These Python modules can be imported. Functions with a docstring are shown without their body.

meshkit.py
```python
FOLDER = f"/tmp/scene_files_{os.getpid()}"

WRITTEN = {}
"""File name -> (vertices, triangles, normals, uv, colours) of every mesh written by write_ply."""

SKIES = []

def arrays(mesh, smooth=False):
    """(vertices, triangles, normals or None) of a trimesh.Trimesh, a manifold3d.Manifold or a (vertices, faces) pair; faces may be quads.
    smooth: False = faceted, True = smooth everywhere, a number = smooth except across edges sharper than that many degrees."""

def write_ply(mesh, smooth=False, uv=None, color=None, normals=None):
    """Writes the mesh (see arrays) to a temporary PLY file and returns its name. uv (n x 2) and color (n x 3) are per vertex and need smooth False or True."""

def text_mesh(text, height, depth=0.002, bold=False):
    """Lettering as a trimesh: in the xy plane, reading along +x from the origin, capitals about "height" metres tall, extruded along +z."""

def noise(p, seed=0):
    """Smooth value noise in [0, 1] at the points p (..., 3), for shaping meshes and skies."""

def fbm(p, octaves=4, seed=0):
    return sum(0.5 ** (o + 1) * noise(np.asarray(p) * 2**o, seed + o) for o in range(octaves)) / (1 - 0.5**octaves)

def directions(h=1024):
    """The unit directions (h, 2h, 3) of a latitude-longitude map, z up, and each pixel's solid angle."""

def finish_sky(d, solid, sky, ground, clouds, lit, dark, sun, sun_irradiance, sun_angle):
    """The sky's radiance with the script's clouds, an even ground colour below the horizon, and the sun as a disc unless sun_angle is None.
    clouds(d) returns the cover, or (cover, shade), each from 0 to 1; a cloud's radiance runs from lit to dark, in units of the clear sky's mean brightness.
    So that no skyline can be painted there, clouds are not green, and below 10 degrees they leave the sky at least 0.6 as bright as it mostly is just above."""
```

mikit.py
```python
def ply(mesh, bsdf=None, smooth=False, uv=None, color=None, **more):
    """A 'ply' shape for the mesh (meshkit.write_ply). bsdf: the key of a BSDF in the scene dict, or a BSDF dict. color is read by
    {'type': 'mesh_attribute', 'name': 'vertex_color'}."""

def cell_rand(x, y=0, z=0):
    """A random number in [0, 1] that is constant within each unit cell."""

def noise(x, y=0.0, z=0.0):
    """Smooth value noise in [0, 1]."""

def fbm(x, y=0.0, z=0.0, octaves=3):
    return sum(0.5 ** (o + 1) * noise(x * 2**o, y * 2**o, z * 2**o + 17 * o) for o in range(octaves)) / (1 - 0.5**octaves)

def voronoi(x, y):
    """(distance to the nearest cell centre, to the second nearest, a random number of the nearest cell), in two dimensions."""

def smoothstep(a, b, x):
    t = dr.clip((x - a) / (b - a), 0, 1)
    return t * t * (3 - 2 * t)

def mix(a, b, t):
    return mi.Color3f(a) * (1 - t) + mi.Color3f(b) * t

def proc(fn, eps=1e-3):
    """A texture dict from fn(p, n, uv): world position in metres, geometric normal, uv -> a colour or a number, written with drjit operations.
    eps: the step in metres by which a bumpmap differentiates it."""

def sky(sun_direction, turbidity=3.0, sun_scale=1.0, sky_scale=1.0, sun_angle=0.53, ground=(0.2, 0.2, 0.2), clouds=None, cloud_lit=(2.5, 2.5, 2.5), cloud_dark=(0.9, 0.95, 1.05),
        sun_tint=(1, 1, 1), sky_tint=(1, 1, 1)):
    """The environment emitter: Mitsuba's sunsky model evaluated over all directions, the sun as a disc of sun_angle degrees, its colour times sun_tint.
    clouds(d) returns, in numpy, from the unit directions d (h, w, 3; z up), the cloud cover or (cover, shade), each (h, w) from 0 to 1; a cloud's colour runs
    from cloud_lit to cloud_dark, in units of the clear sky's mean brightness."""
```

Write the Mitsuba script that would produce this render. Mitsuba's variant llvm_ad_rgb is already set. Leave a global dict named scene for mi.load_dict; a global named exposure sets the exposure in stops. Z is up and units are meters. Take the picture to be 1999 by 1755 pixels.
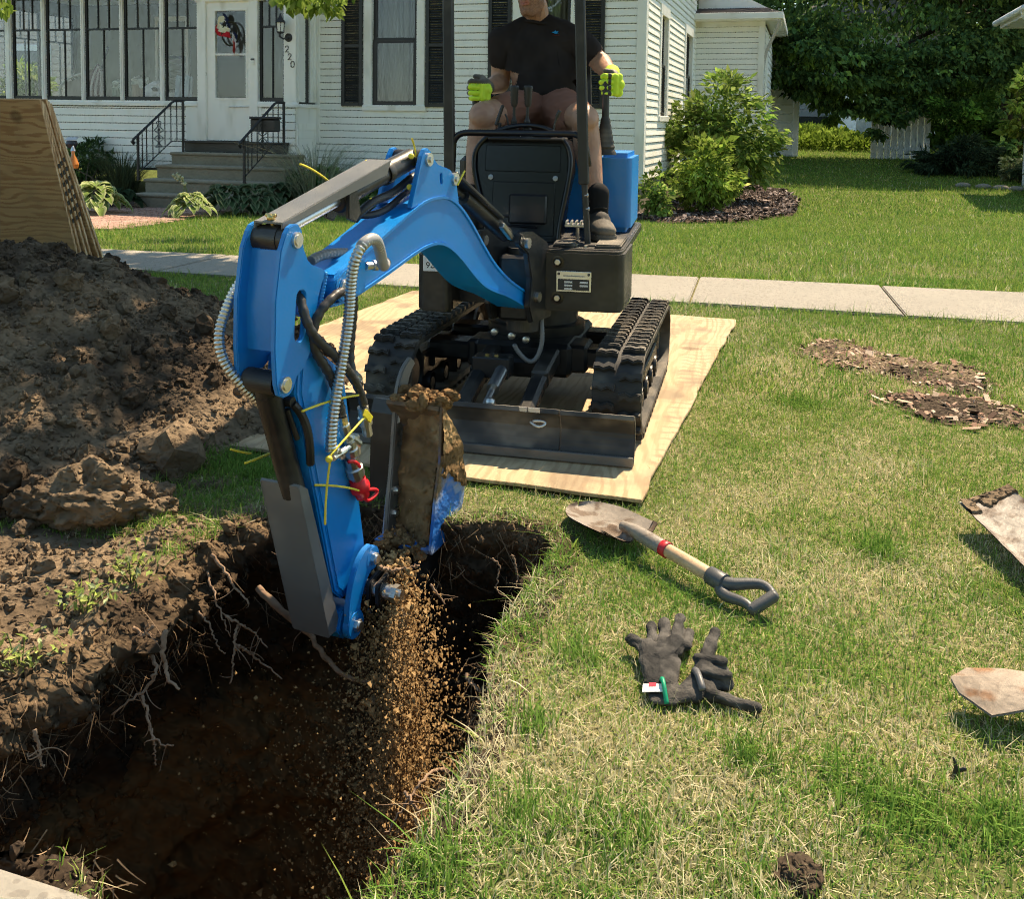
import math, numpy as np, trimesh, manifold3d as m3, mitsuba as mi, drjit as dr, mikit, meshkit
import shapely, shapely.affinity, shapely.geometry as sg
from scipy.interpolate import PchipInterpolator, CubicSpline
from mikit import noise, fbm, voronoi, cell_rand, smoothstep, mix
T = mi.ScalarTransform4f
V = lambda *a: np.array(a, float)
scene, labels = {}, {}
# ---------------------------------------------------------------- camera, sky, exposure
scene['camera'] = dict(type='perspective', fov=54.2761, fov_axis='x', near_clip=.05, far_clip=600.,
    principal_point_offset_x=0., principal_point_offset_y=.28233618,
    to_world=T().look_at([0, 0, 1.0], [0, .99735909, 1.0 - .0726282], [-.01449848, .07262057, .99725425]))
SUN = V(.33, .45, .83)
scene['sky'] = mikit.sky(SUN, turbidity=3, sun_scale=.85, ground=(.17, .18, .10), sun_tint=(1.04, 1.0, .91), sky_tint=(1.15, 1.03, .81))
exposure = 2.95
# ---------------------------------------------------------------- helpers
def lab(key, label=None, cat=None, group=None, kind=None):
    d = labels.setdefault(key, {})
    for k, v in (('label', label), ('category', cat), ('group', group), ('kind', kind)):
        if v: d[k] = v
    return key
USED = set()
def num(key):
    k, i = key, 0
    while k in USED:
        i += 1; k = '%s_%03d' % (key, i)
    USED.add(k); return k
def add(key, mesh, bsdf, smooth=False, color=None, parent=None, **kw):
    """one entry of the scene; a list of meshes becomes one mesh"""
    if parent: key = parent + '__' + key
    key = num(key)
    if isinstance(mesh, list): mesh = cat(mesh)
    if color is not None and smooth is not True and smooth:
        mesh = trimesh.graph.smooth_shade(mesh, angle=math.radians(smooth), facet_minarea=None); smooth = True
    if color is not None and np.ndim(color) == 1:
        color = np.tile(np.asarray(color, float), (len(mesh.vertices if hasattr(mesh, 'vertices') else mesh[0]), 1))
    scene[key] = mikit.ply(mesh, bsdf, smooth, color=color)
    if kw: lab(key, **kw)
    return key
def thing(key, label, cat, group=None):
    key = num(key); return lab(key, label, cat, group)
def TM(v, f): return trimesh.Trimesh(np.asarray(v, float), np.asarray(f, int), process=False)
def cat(ms):
    ms = [m if isinstance(m, trimesh.Trimesh) else tm(m) for m in ms]
    n, vs, fs = 0, [], []
    for m in ms:
        vs.append(m.vertices); fs.append(m.faces + n); n += len(m.vertices)
    return TM(np.vstack(vs), np.vstack(fs))
def tm(man):
    m = man.to_mesh(); return TM(m.vert_properties[:, :3], m.tri_verts)
def fr(x, y, z=None, o=(0, 0, 0)):
    """4x4 from axes"""
    x, y = V(*x), V(*y); z = np.cross(x, y) if z is None else V(*z)
    M = np.eye(4); M[:3, 0], M[:3, 1], M[:3, 2], M[:3, 3] = x, y, z, o; return M
def mv(m, M):
    v = m.vertices @ M[:3, :3].T + M[:3, 3]; f = m.faces
    return TM(v, f[:, ::-1] if np.linalg.det(M[:3, :3]) < 0 else f)
BOXF = np.array([[0,2,3],[0,3,1],[4,5,7],[4,7,6],[0,1,5],[0,5,4],[2,6,7],[2,7,3],[0,4,6],[0,6,2],[1,3,7],[1,7,5]])
def box(a, b):
    a, b = np.minimum(a, b), np.maximum(a, b)
    return TM([[x, y, z] for x in (a[0], b[0]) for y in (a[1], b[1]) for z in (a[2], b[2])], BOXF[:, ::-1] if 0 else BOXF)
def cbox(a, b, c=.006):
    """box with chamfered edges"""
    a, b = V(*np.minimum(a, b)), V(*np.maximum(a, b)); c = min(c, .45 * (b - a).min())
    P = []
    for i in range(3):
        for s in np.ndindex(2, 2, 2):
            p = [(a, b)[s[k]][k] for k in range(3)]
            for k in range(3):
                if k != i: p[k] += c if s[k] == 0 else -c
            P.append(p)
    return tm(m3.Manifold.hull_points(np.array(P)))
def hull(P): return tm(m3.Manifold.hull_points(np.asarray(P, float)))
def beam(p, q, w, h, upv=(0, 0, 1), c=.004):
    """chamfered bar from p to q, w wide, h along upv"""
    p, q = V(*p), V(*q); L = np.linalg.norm(q - p); z = (q - p) / L
    x = np.cross(upv, z); x = np.cross((1, .01, 0), z) if np.linalg.norm(x) < 1e-4 else x; x /= np.linalg.norm(x); y = np.cross(z, x)
    return mv(cbox((-w / 2, -h / 2, 0), (w / 2, h / 2, L), c), fr(x, y, z, p))
def tube(P, r, n=10, cap=True):
    P = np.asarray(P, float); r = np.broadcast_to(r, (len(P),)).astype(float)
    t = np.gradient(P, axis=0); t /= np.linalg.norm(t, axis=1, keepdims=True) + 1e-12
    a = np.cross(t[0], [0, 0, 1.] if abs(t[0][2]) < .9 else [1., 0, 0]); A = []
    for k in range(len(P)):
        a = a - t[k] * (a @ t[k]); a /= np.linalg.norm(a) + 1e-12; A.append(a)
    A = np.array(A); B = np.cross(t, A); an = np.arange(n) * 2 * np.pi / n
    v = (P[:, None] + r[:, None, None] * (np.cos(an)[None, :, None] * A[:, None] + np.sin(an)[None, :, None] * B[:, None])).reshape(-1, 3)
    i, j = np.meshgrid(np.arange(len(P) - 1), np.arange(n), indexing='ij'); j2 = (j + 1) % n
    q = np.stack([i * n + j, i * n + j2, (i + 1) * n + j2, (i + 1) * n + j], -1).reshape(-1, 4)
    f = [q[:, [0, 1, 2]], q[:, [0, 2, 3]]]
    if cap:
        m = len(v); v = np.vstack([v, P[:1], P[-1:]]); k = np.arange(n); e = (len(P) - 1) * n
        f += [np.stack([k * 0 + m, (k + 1) % n, k], 1), np.stack([k * 0 + m + 1, e + k, e + (k + 1) % n], 1)]
    return TM(v, np.vstack(f))
def cyl(p, q, r, n=20): return tube([p, q], r, n)
def spl(P, n=40):
    P = np.asarray(P, float); d = np.r_[0, np.cumsum(np.linalg.norm(np.diff(P, axis=0), axis=1))]
    return CubicSpline(d, P)(np.linspace(0, d[-1], n))
def ringed(P, r, pitch, depth, n=10):
    """a ribbed hose or spring guard along a polyline"""
    L = np.linalg.norm(np.diff(P, axis=0), axis=1).sum(); k = int(L / pitch) * 4 + 1
    Q = spl(P, k); rr = r + depth * (np.arange(k) % 4 < 2)
    return tube(Q, rr, n)
def rpoly(P, r=.01, n=4):
    """polygon with rounded corners"""
    return sg.Polygon(P).buffer(0).buffer(-r, quad_segs=n).buffer(2 * r, quad_segs=n).buffer(-r, quad_segs=n)
def ext(poly, t, M=np.eye(4), ch=0.):
    """extrude a polygon (list or shapely) by t along local z, centred; chamfer ch"""
    if hasattr(poly, 'geoms'): return cat([ext(g, t, M, ch) for g in poly.geoms])
    if not hasattr(poly, 'exterior'): poly = sg.Polygon(poly)
    cs = lambda p: m3.CrossSection([np.array(r.coords)[:-1] for r in [shapely.geometry.polygon.orient(p).exterior, *shapely.geometry.polygon.orient(p).interiors]])
    if ch:
        inner = poly.buffer(-ch, join_style='mitre')
        m = m3.Manifold.extrude(cs(poly), t - 2 * ch).translate([0, 0, ch - t / 2])
        a = m3.Manifold.extrude(cs(inner), t).translate([0, 0, -t / 2])
        m = m + a
    else: m = m3.Manifold.extrude(cs(poly), t).translate([0, 0, -t / 2])
    return mv(tm(m), M)
def lathe(prof, M=np.eye(4), n=24):
    """revolve (r, z) profile"""
    prof = np.asarray(prof, float); a = np.arange(n) * 2 * np.pi / n
    v = np.stack([prof[:, :1] * np.cos(a), prof[:, :1] * np.sin(a), np.repeat(prof[:, 1:], n, 1)], -1).reshape(-1, 3)
    i, j = np.meshgrid(np.arange(len(prof) - 1), np.arange(n), indexing='ij'); j2 = (j + 1) % n
    q = np.stack([i * n + j, i * n + j2, (i + 1) * n + j2, (i + 1) * n + j], -1).reshape(-1, 4)
    return mv(TM(v, np.vstack([q[:, [0, 1, 2]], q[:, [0, 2, 3]]])), M)
def fromto(p, q):
    p, q = V(*p), V(*q); z = (q - p) / np.linalg.norm(q - p); x = np.cross([0, 0, 1.] if abs(z[2]) < .9 else [1., 0, 0], z); x /= np.linalg.norm(x)
    return fr(x, np.cross(z, x), z, p)
def grid(nu, nv, fn):
    """quad grid mesh of fn(u, v) -> points, u, v in 0..1"""
    u, v = np.meshgrid(np.linspace(0, 1, nu), np.linspace(0, 1, nv), indexing='ij')
    P = fn(u, v).reshape(-1, 3); i, j = np.meshgrid(np.arange(nu - 1), np.arange(nv - 1), indexing='ij')
    a = i * nv + j; q = np.stack([a, a + nv, a + nv + 1, a + 1], -1).reshape(-1, 4)
    return TM(P, np.vstack([q[:, [0, 1, 2]], q[:, [0, 2, 3]]]))
def skin(bones, edge=.02, it=8, extra=()):
    """hulls of spheres at joints, united, refined and smoothed: one continuous body. bones: [(p, r, q, r2)]"""
    ms = []
    def sph(p, r): 
        s = trimesh.creation.icosphere(2, r).vertices if np.isscalar(r) else trimesh.creation.icosphere(2, 1.).vertices * np.asarray(r)
        return s + np.asarray(p)
    for b in bones: ms.append(m3.Manifold.hull_points(np.vstack([sph(b[i], b[i + 1]) for i in range(0, len(b), 2)])))
    m = m3.Manifold.batch_boolean(ms + list(extra), m3.OpType.Add).refine_to_length(edge)
    t = tm(m); t = trimesh.Trimesh(t.vertices, t.faces, process=True)
    return trimesh.smoothing.filter_taubin(t, iterations=it)
# ---------------------------------------------------------------- materials
def rgb(*c): return {'type': 'rgb', 'value': list(map(float, c))}
def pbr(name, color, rough=.5, metal=0., spec=.5, coat=0., bump=None, bs=.002, eps=1e-3, coat_gloss=None):
    c = {'type': 'mesh_attribute', 'name': 'vertex_color'} if color is None else rgb(*color) if isinstance(color, tuple) else mikit.proc(color)
    b = dict(type='principled', base_color=c, roughness=rough if isinstance(rough, float) else mikit.proc(rough), metallic=metal, specular=spec)
    if coat: b['clearcoat'] = coat; b['clearcoat_gloss'] = .9
    if bump: b = dict(type='bumpmap', arbitrary=mikit.proc(bump, eps), scale=bs, bsdf=b)
    scene[name] = dict(type='twosided', bsdf=b)
V3 = lambda p: (p.x, p.y, p.z)
pbr('painted', None, .45)                       # plain painted or moulded things, colour per object
pbr('matte', None, .9, spec=.2)
pbr('gloss', None, .22, coat=.4)
pbr('metal', None, .35, metal=1.)
def dusty(base, dust, amt):
    def fn(p, n, uv):
        a = fbm(p.x * 9, p.y * 9, p.z * 9, 3); b = noise(p.x * 70, p.y * 70, p.z * 70)
        t = amt * smoothstep(.42, .75, a) * (.5 + .5 * b) + .5 * amt * dr.maximum(n.z, 0) * smoothstep(.3, .7, a)
        return mix(base, dust, t)
    return fn
pbr('blue_paint', dusty((.0005, .185, .56), (.16, .22, .28), .12), lambda p, n, uv: .26 + .2 * fbm(p.x * 12, p.y * 12, p.z * 12, 3), coat=.5)
pbr('black_paint', dusty((.009, .0095, .011), (.10, .088, .07), .34), lambda p, n, uv: .26 + .3 * fbm(p.x * 10, p.y * 10, p.z * 10, 3))
pbr('black_gloss', (.006, .006, .008), .16, spec=.35, coat=.35)
pbr('rubber', dusty((.026, .025, .024), (.20, .17, .13), .75), .62, spec=.4)
pbr('scraped_steel', dusty((.17, .165, .155), (.06, .048, .036), .7), lambda p, n, uv: .35 + .35 * fbm(p.x * 30, p.y * 30, p.z * 5, 3), metal=.55)
leaf_vc = {'type': 'mesh_attribute', 'name': 'vertex_color'}
scene['grass_blade'] = dict(type='principledthin', base_color=leaf_vc, roughness=.6, diff_trans=.7, spec_trans=0., eta=1.35)
scene['leaf'] = dict(type='principledthin', base_color=leaf_vc, roughness=.45, diff_trans=.8, spec_trans=0., eta=1.4)
def soil_col(p, n, uv):
    a = fbm(p.x * 5, p.y * 5, p.z * 5, 4); b = fbm(p.x * 40, p.y * 40, p.z * 40, 3); c = fbm(p.x * 2.1 + 7, p.y * 2.1, p.z * 3, 3)
    return mix(mix((.035, .0255, .0175), (.092, .066, .044), b), mix((.15, .108, .068), (.275, .203, .13), b), smoothstep(.45, .68, a * .6 + c * .5 - .01) * .8)
def pit_col(p, n, uv):
    a = fbm(p.x * 5, p.y * 5, p.z * 5, 4); b = fbm(p.x * 40, p.y * 40, p.z * 40, 3); c = fbm(p.x * 2.1 + 7, p.y * 2.1, p.z * 3, 3)
    top = mix(mix((.024, .017, .0115), (.070, .048, .031), b), mix((.12, .08, .046), (.22, .155, .092), b), smoothstep(.5, .7, a * .6 + c * .5) * smoothstep(-.22, -.02, p.z) * .8)
    return mix(top, mix((.18, .108, .046), (.36, .225, .10), b), smoothstep(-.44, -.72, p.z + .34 * (a - .5) + .3 * (c - .5)) * .75)
def soil_bump(p, n, uv): return fbm(p.x * 45, p.y * 45, p.z * 45, 4) + .5 * smoothstep(.55, .8, noise(p.x * 130, p.y * 130, p.z * 130))
pbr('soil', soil_col, .95, spec=.15, bump=soil_bump, bs=.016, eps=2e-3)
pbr('pit_soil', pit_col, .95, spec=.15, bump=soil_bump, bs=.016, eps=2e-3)
def thatch(p, n, uv):
    b = fbm(p.x * 60, p.y * 60, 0., 3); a = fbm(p.x * 1.7, p.y * 1.7, 0., 3); far = smoothstep(5.5, 8., p.y)
    return mix(mix(mix((.09, .085, .04), (.24, .215, .105), b), (.055, .075, .02), smoothstep(.38, .66, a) * .7), mix((.045, .06, .015), (.10, .12, .03), b), far)
pbr('thatch', thatch, .95, spec=.1)
def concrete(p, n, uv):
    a = fbm(p.x * 1.5, p.y * 1.5, p.z * 2, 3); b = fbm(p.x * 30, p.y * 30, p.z * 30, 3); s = smoothstep(.62, .72, noise(p.x * 90, p.y * 90, p.z * 90))
    return mix(mix((.20, .185, .16), (.32, .295, .25), a * .6 + b * .5), (.16, .14, .12), s * .5)
pbr('concrete', concrete, .9, spec=.2, bump=lambda p, n, uv: fbm(p.x * 60, p.y * 60, p.z * 60, 3), bs=.004)
def step_c(p, n, uv):
    a = fbm(p.x * 3, p.y * 3, p.z * 3, 4); b = fbm(p.x * 40, p.y * 40, p.z * 40, 3)
    return mix((.16, .14, .10), (.33, .29, .22), a * .5 + b * .5)
pbr('old_concrete', step_c, .9, spec=.2)
# weathered white clapboard: paint, dirt streaks running down
def clap(p, n, uv):
    a = fbm(p.x * 2.2, p.y * 2.2, p.z * .7, 3); b = fbm(p.x * 22, p.y * 22, p.z * 3, 3)
    return mix((.84, .82, .75), (.62, .595, .50), smoothstep(.5, .8, a) * .35 + smoothstep(.55, .85, b) * .35)
pbr('sheathing', (.10, .098, .09), .9)  # dark wall backing, put in so the gaps between boards read as shadow lines
pbr('clapboard', clap, .55, spec=.4)
pbr('trim_white', lambda p, n, uv: mix((.80, .785, .73), (.62, .60, .52), smoothstep(.5, .8, fbm(p.x * 6, p.y * 6, p.z * 1.5, 3))), .45)
def plyfn(ax):
    def fn(p, n, uv):
        u = ax[0] * p.x + ax[1] * p.y; w = (ax[1] * p.x - ax[0] * p.y) if ax[2] == 0 else p.z
        g = fbm(u * 1.6, w * 7, 0., 3); r = .5 + .5 * dr.sin((w * 26 + 4.5 * g + 1.6 * fbm(u * 5, w * 22, 3., 4)) * 6.28)
        f = noise(u * 9, w * 260, 0.); k = smoothstep(.9, .97, noise(u * 5, w * 5, 9.)); d = fbm(p.x * 7, p.y * 7, p.z * 7 + 5, 4)
        c = mix(ax[3], ax[4], smoothstep(.35, 1., r) * ax[7] * (.4 + .9 * g) + .28 * f)
        c = mix(c, (.07, .035, .015), k * .6)
        if ax[2] == 1: c = mix(c, mix((.62, .47, .29), (.34, .21, .11), smoothstep(.3, .7, noise(p.x * 40, p.y * 150, p.z * 6))), smoothstep(.75, .9, n.x))
        if ax[2] == 0:                              # dirt printed by the track lugs beside the right track
            q = (p.x - .0955) * .9728 - (p.y - 3.578) * .2317; t = (p.x - .0955) * .2317 + (p.y - 3.578) * .9728
            pr = smoothstep(.2, .8, dr.sin(t * 106 + 3 * noise(q * 40, t * 9, 0.))) * smoothstep(.47, .50, q) * smoothstep(.66, .63, q) * smoothstep(.25, .6, fbm(p.x * 9, p.y * 9, 1., 3))
            c = mix(c, (.24, .17, .11), pr * .55)
        return mix(c, ax[5], smoothstep(.5, .75, d) * ax[6])
    return fn
pbr('plywood', plyfn((-.225, -.974, 0, (.46, .355, .215), (.31, .205, .11), (.20, .15, .10), .7, .6)), .7, spec=.3)
pbr('plywood_standing', plyfn((.97, -.25, 1, (.56, .345, .165), (.36, .18, .075), (.40, .25, .125), .5, .8)), .7, spec=.3)
scene['pane'] = dict(type='thindielectric', int_ior=1.5)
# ================================================================ the ground
_tz = PchipInterpolator([-50, 0, 6.8, 9, 11.5, 14, 16, 19, 23, 30, 60, 200], [0, 0, 0, -.06, -.165, -.175, -.11, .07, .36, .8, 1.4, 1.6])
TZ = lambda y: _tz(np.asarray(y, float))
# edge of the pit at lawn level, metres
PIT = np.array([(.12,2.30),(.075,2.15),(.005,1.95),(-.02,1.79),(-.03,1.6),(-.06,1.48),(-.085,1.40),(-.105,1.33),(-.135,1.27),(-.17,1.20),(-.21,1.10),(-.3,1.02),(-.42,1.07),(-.50,1.18),(-.585,1.28),
  (-.70,1.30),(-.82,1.26),(-.95,1.22),(-1.06,1.36),(-1.02,1.55),(-.93,1.70),(-.84,1.85),(-.80,2.02),(-.775,2.15),(-.75,2.28),(-.70,2.42),(-.58,2.52),(-.42,2.56),(-.26,2.50),(-.12,2.44),(.0,2.46),(.09,2.40)])
PITP = sg.Polygon(PIT)
PX0, PX1, PY0, PY1 = -3.6, .6, .4, 4.9
MND = V(-2.12, 3.75)
def mound(x, y):
    """height of the spoil heap over the lawn"""
    dx, dy = x - MND[0], y - MND[1]
    n1 = meshkit.fbm(np.stack([x * 1.9, y * 1.9, 0 * x], -1), 3, 5) - .5
    r = np.sqrt((dx / np.where(dx > 0, 1.48, 1.35)) ** 2 + (dy / np.where(dy > 0, 1.22, 1.62)) ** 2) + n1 * .22
    return .74 * np.clip(1 - r, 0, 1) ** 1.05 * (1 - .25 * np.clip(1 - r, 0, 1))
def ground_z(x, y): return TZ(y) + np.where((x > PX0) & (x < PX1) & (y > PY0) & (y < PY1), mound(x, y), 0)
# the lawn sheet, far out to the horizon
gx = np.unique(np.r_[np.linspace(-200, -12, 12), np.linspace(-12, PX0, 16), np.linspace(PX0, PX1, 2), np.linspace(PX1, 16, 30), np.linspace(16, 200, 14)])
gy = np.unique(np.r_[np.linspace(-40, PY0, 8), np.linspace(PY0, PY1, 2), np.linspace(PY1, 32, 60), np.linspace(32, 200, 14)])
X, Y = np.meshgrid(gx, gy, indexing='ij'); nx, ny = X.shape
i, j = np.meshgrid(np.arange(nx - 1), np.arange(ny - 1), indexing='ij')
keep = ~((gx[i] >= PX0 - 1e-6) & (gx[i + 1] <= PX1 + 1e-6) & (gy[j] >= PY0 - 1e-6) & (gy[j + 1] <= PY1 + 1e-6))
a = (i * ny + j)[keep]; q = np.stack([a, a + ny, a + ny + 1, a + 1], -1)
add('lawn', TM(np.stack([X, Y, TZ(Y)], -1).reshape(-1, 3), np.vstack([q[:, [0, 1, 2]], q[:, [0, 2, 3]]])), 'thatch', True, label='sunlit front lawn with patchy green and straw coloured turf', kind='structure')
# the dug ground: one fine sheet round the pit with the spoil heap on it
st = .0165
X, Y = np.meshgrid(np.linspace(PX0, PX1, int((PX1 - PX0) / st)), np.linspace(PY0, PY1, int((PY1 - PY0) / st)), indexing='ij'); nx, ny = X.shape
M0 = mound(X, Y); P3 = np.stack([X, Y, 0 * X], -1)
bank = np.clip(1 - shapely.distance(PITP, shapely.points(X, Y)) / .45, 0, 1) * ((X < -.55) & (Y < 2.7))
rough = np.clip(np.minimum(M0 * 9, 1) + bank, 0, 1)
edge = np.clip(np.minimum.reduce([X - PX0, PX1 - X, Y - PY0, PY1 - Y]) / .15, 0, 1)
rid = meshkit.fbm(P3 * 6, 4, 2); cl = meshkit.noise(P3 * 17, 3) ** 2; cl2 = meshkit.noise(P3 * 36, 8) ** 2
Z = M0 + edge * rough * ((rid - .5) * .11 + (cl - .3) * .026 + (cl2 - .3) * .016) + edge * (rid - .5) * .012 - .03 * bank
inpit = shapely.contains_xy(PITP.buffer(-.012), X, Y)
i, j = np.meshgrid(np.arange(nx - 1), np.arange(ny - 1), indexing='ij')
keep = ~(inpit[:-1, :-1] | inpit[1:, 1:] | inpit[1:, :-1] | inpit[:-1, 1:]); a = (i * ny + j)[keep]
q = np.stack([a, a + ny, a + ny + 1, a + 1], -1)
gv = np.stack([X, Y, Z], -1).reshape(-1, 3); gf = np.vstack([q[:, [0, 1, 2]], q[:, [0, 2, 3]]])
fc = gv[gf].mean(1); soft = np.clip(mound(fc[:, 0], fc[:, 1]) * 30, 0, 1) + np.clip(1 - shapely.distance(PITP, shapely.points(fc[:, :2])) / .10, 0, 1) + np.clip(1 - shapely.distance(PITP, shapely.points(fc[:, :2])) / .5, 0, 1) * (fc[:, 0] < -.55) * (fc[:, 1] < 2.6)
soft = soft + (fc[:, 0] < -.78) * (fc[:, 1] < 3.0)
bare = soft + .5 * (meshkit.fbm(fc * 9, 3, 4) - .5) > .35
ZG = Z
def dug_z(x, y):
    i = np.clip(((np.asarray(x) - PX0) / (PX1 - PX0) * (nx - 1)).round().astype(int), 0, nx - 1); j = np.clip(((np.asarray(y) - PY0) / (PY1 - PY0) * (ny - 1)).round().astype(int), 0, ny - 1)
    return ZG[i, j]
def sub(v, f):
    u, inv = np.unique(f, return_inverse=True); return TM(v[u], inv.reshape(-1, 3))
add('spoil_heap', sub(gv, gf[bare]), 'soil', True, label='heap of dark brown crumbly soil dug out beside the pit', kind='structure')
add('turf', sub(gv, gf[~bare]), 'thatch', True, label='trodden turf round the pit and the soil heap', kind='structure')
# pit walls: rows run down from the lip
d = np.r_[0, np.cumsum(np.linalg.norm(np.diff(np.vstack([PIT, PIT[:1]]), axis=0), axis=1))]
cs = CubicSpline(d, np.vstack([PIT, PIT[:1]]), bc_type='periodic'); n = n_ring = 620; s = np.linspace(0, d[-1], n, endpoint=False)
B = cs(s); tg = cs(s, 1); tg /= np.linalg.norm(tg, axis=1, keepdims=True)
inn = np.stack([-tg[:, 1], tg[:, 0]], 1)
if not PITP.contains(sg.Point(*(B[0] + inn[0] * .05))): inn = -inn
from scipy.ndimage import gaussian_filter1d
inn = gaussian_filter1d(inn, 14, axis=0, mode='wrap')
left = gaussian_filter1d(((B[:, 0] < -.62) & (B[:, 1] > 1.33)).astype(float), 25, mode='wrap')
rows = np.r_[np.linspace(-.045, 0, 4), np.linspace(.012, 1.42, 92)]
off = np.zeros((len(rows), n)); zz = np.zeros((len(rows), n))
for k, r in enumerate(rows):
    if r <= 0: off[k], zz[k] = r, .004 * (1 + r / .045)
    else:
        ledge = np.interp(r, [0, .04, .08, .12, .18, .30, .6, 1.25], [0, .03, .05, .03, -.05, -.15, -.32, -.50])
        off[k] = .012 + .05 * r + left * ledge - (1 - left) * .10 * np.interp(r, [0, .1, .3, 1.25], [0, .25, .8, .5]); zz[k] = -r
PW = np.stack([B[None, :, 0] + inn[None, :, 0] * off, B[None, :, 1] + inn[None, :, 1] * off, zz], -1)
nz = meshkit.fbm(PW * 5, 4, 11) - .5; nf = meshkit.fbm(PW * 22, 3, 12) - .5; nv = meshkit.fbm(PW * V(14, 14, 3), 3, 13) - .5
ng_ = np.abs(meshkit.noise(PW * 30, 14) - .5)
amp = np.clip(rows / .05, .0, 1)[:, None] * (nz * np.interp(rows, [0, .1, .5], [.10, .14, .24])[:, None] + nf * .12 + nv * .10 - ng_ * .03)
PW[..., 0] += inn[None, :, 0] * amp; PW[..., 1] += inn[None, :, 1] * amp; PW[..., 2] += np.where(rows[:, None] <= 0, nf * .02 + dug_z(PW[..., 0], PW[..., 1]) * 1., nf * .04 * np.clip(rows / .05, 0, 1)[:, None])
PW[rows == 0, :, 2] -= .004
i, j = np.meshgrid(np.arange(len(rows) - 1), np.arange(n), indexing='ij'); j2 = (j + 1) % n
q = np.stack([i * n + j, i * n + j2, (i + 1) * n + j2, (i + 1) * n + j], -1).reshape(-1, 4)
add('pit_wall', TM(PW.reshape(-1, 3), np.vstack([q[:, [0, 1, 2]], q[:, [0, 2, 3]]])), 'pit_soil', True, label='steep dark earth wall of the freshly dug pit with sandy subsoil below', kind='structure')
c = PITP.centroid
fl = grid(60, 60, lambda u, v: np.stack([-1.5 + 2. * u, .7 + 2.2 * v, -1.38 + .62 * (meshkit.fbm(np.stack([u * 12, v * 12, 0 * u], -1), 4, 21) - .5) + .25 * np.exp(-((u - .72) ** 2 + (v - .42) ** 2) / .02)], -1))
add('pit_floor', fl, 'pit_soil', True, label='loose sandy floor of the pit', kind='structure')
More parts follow.
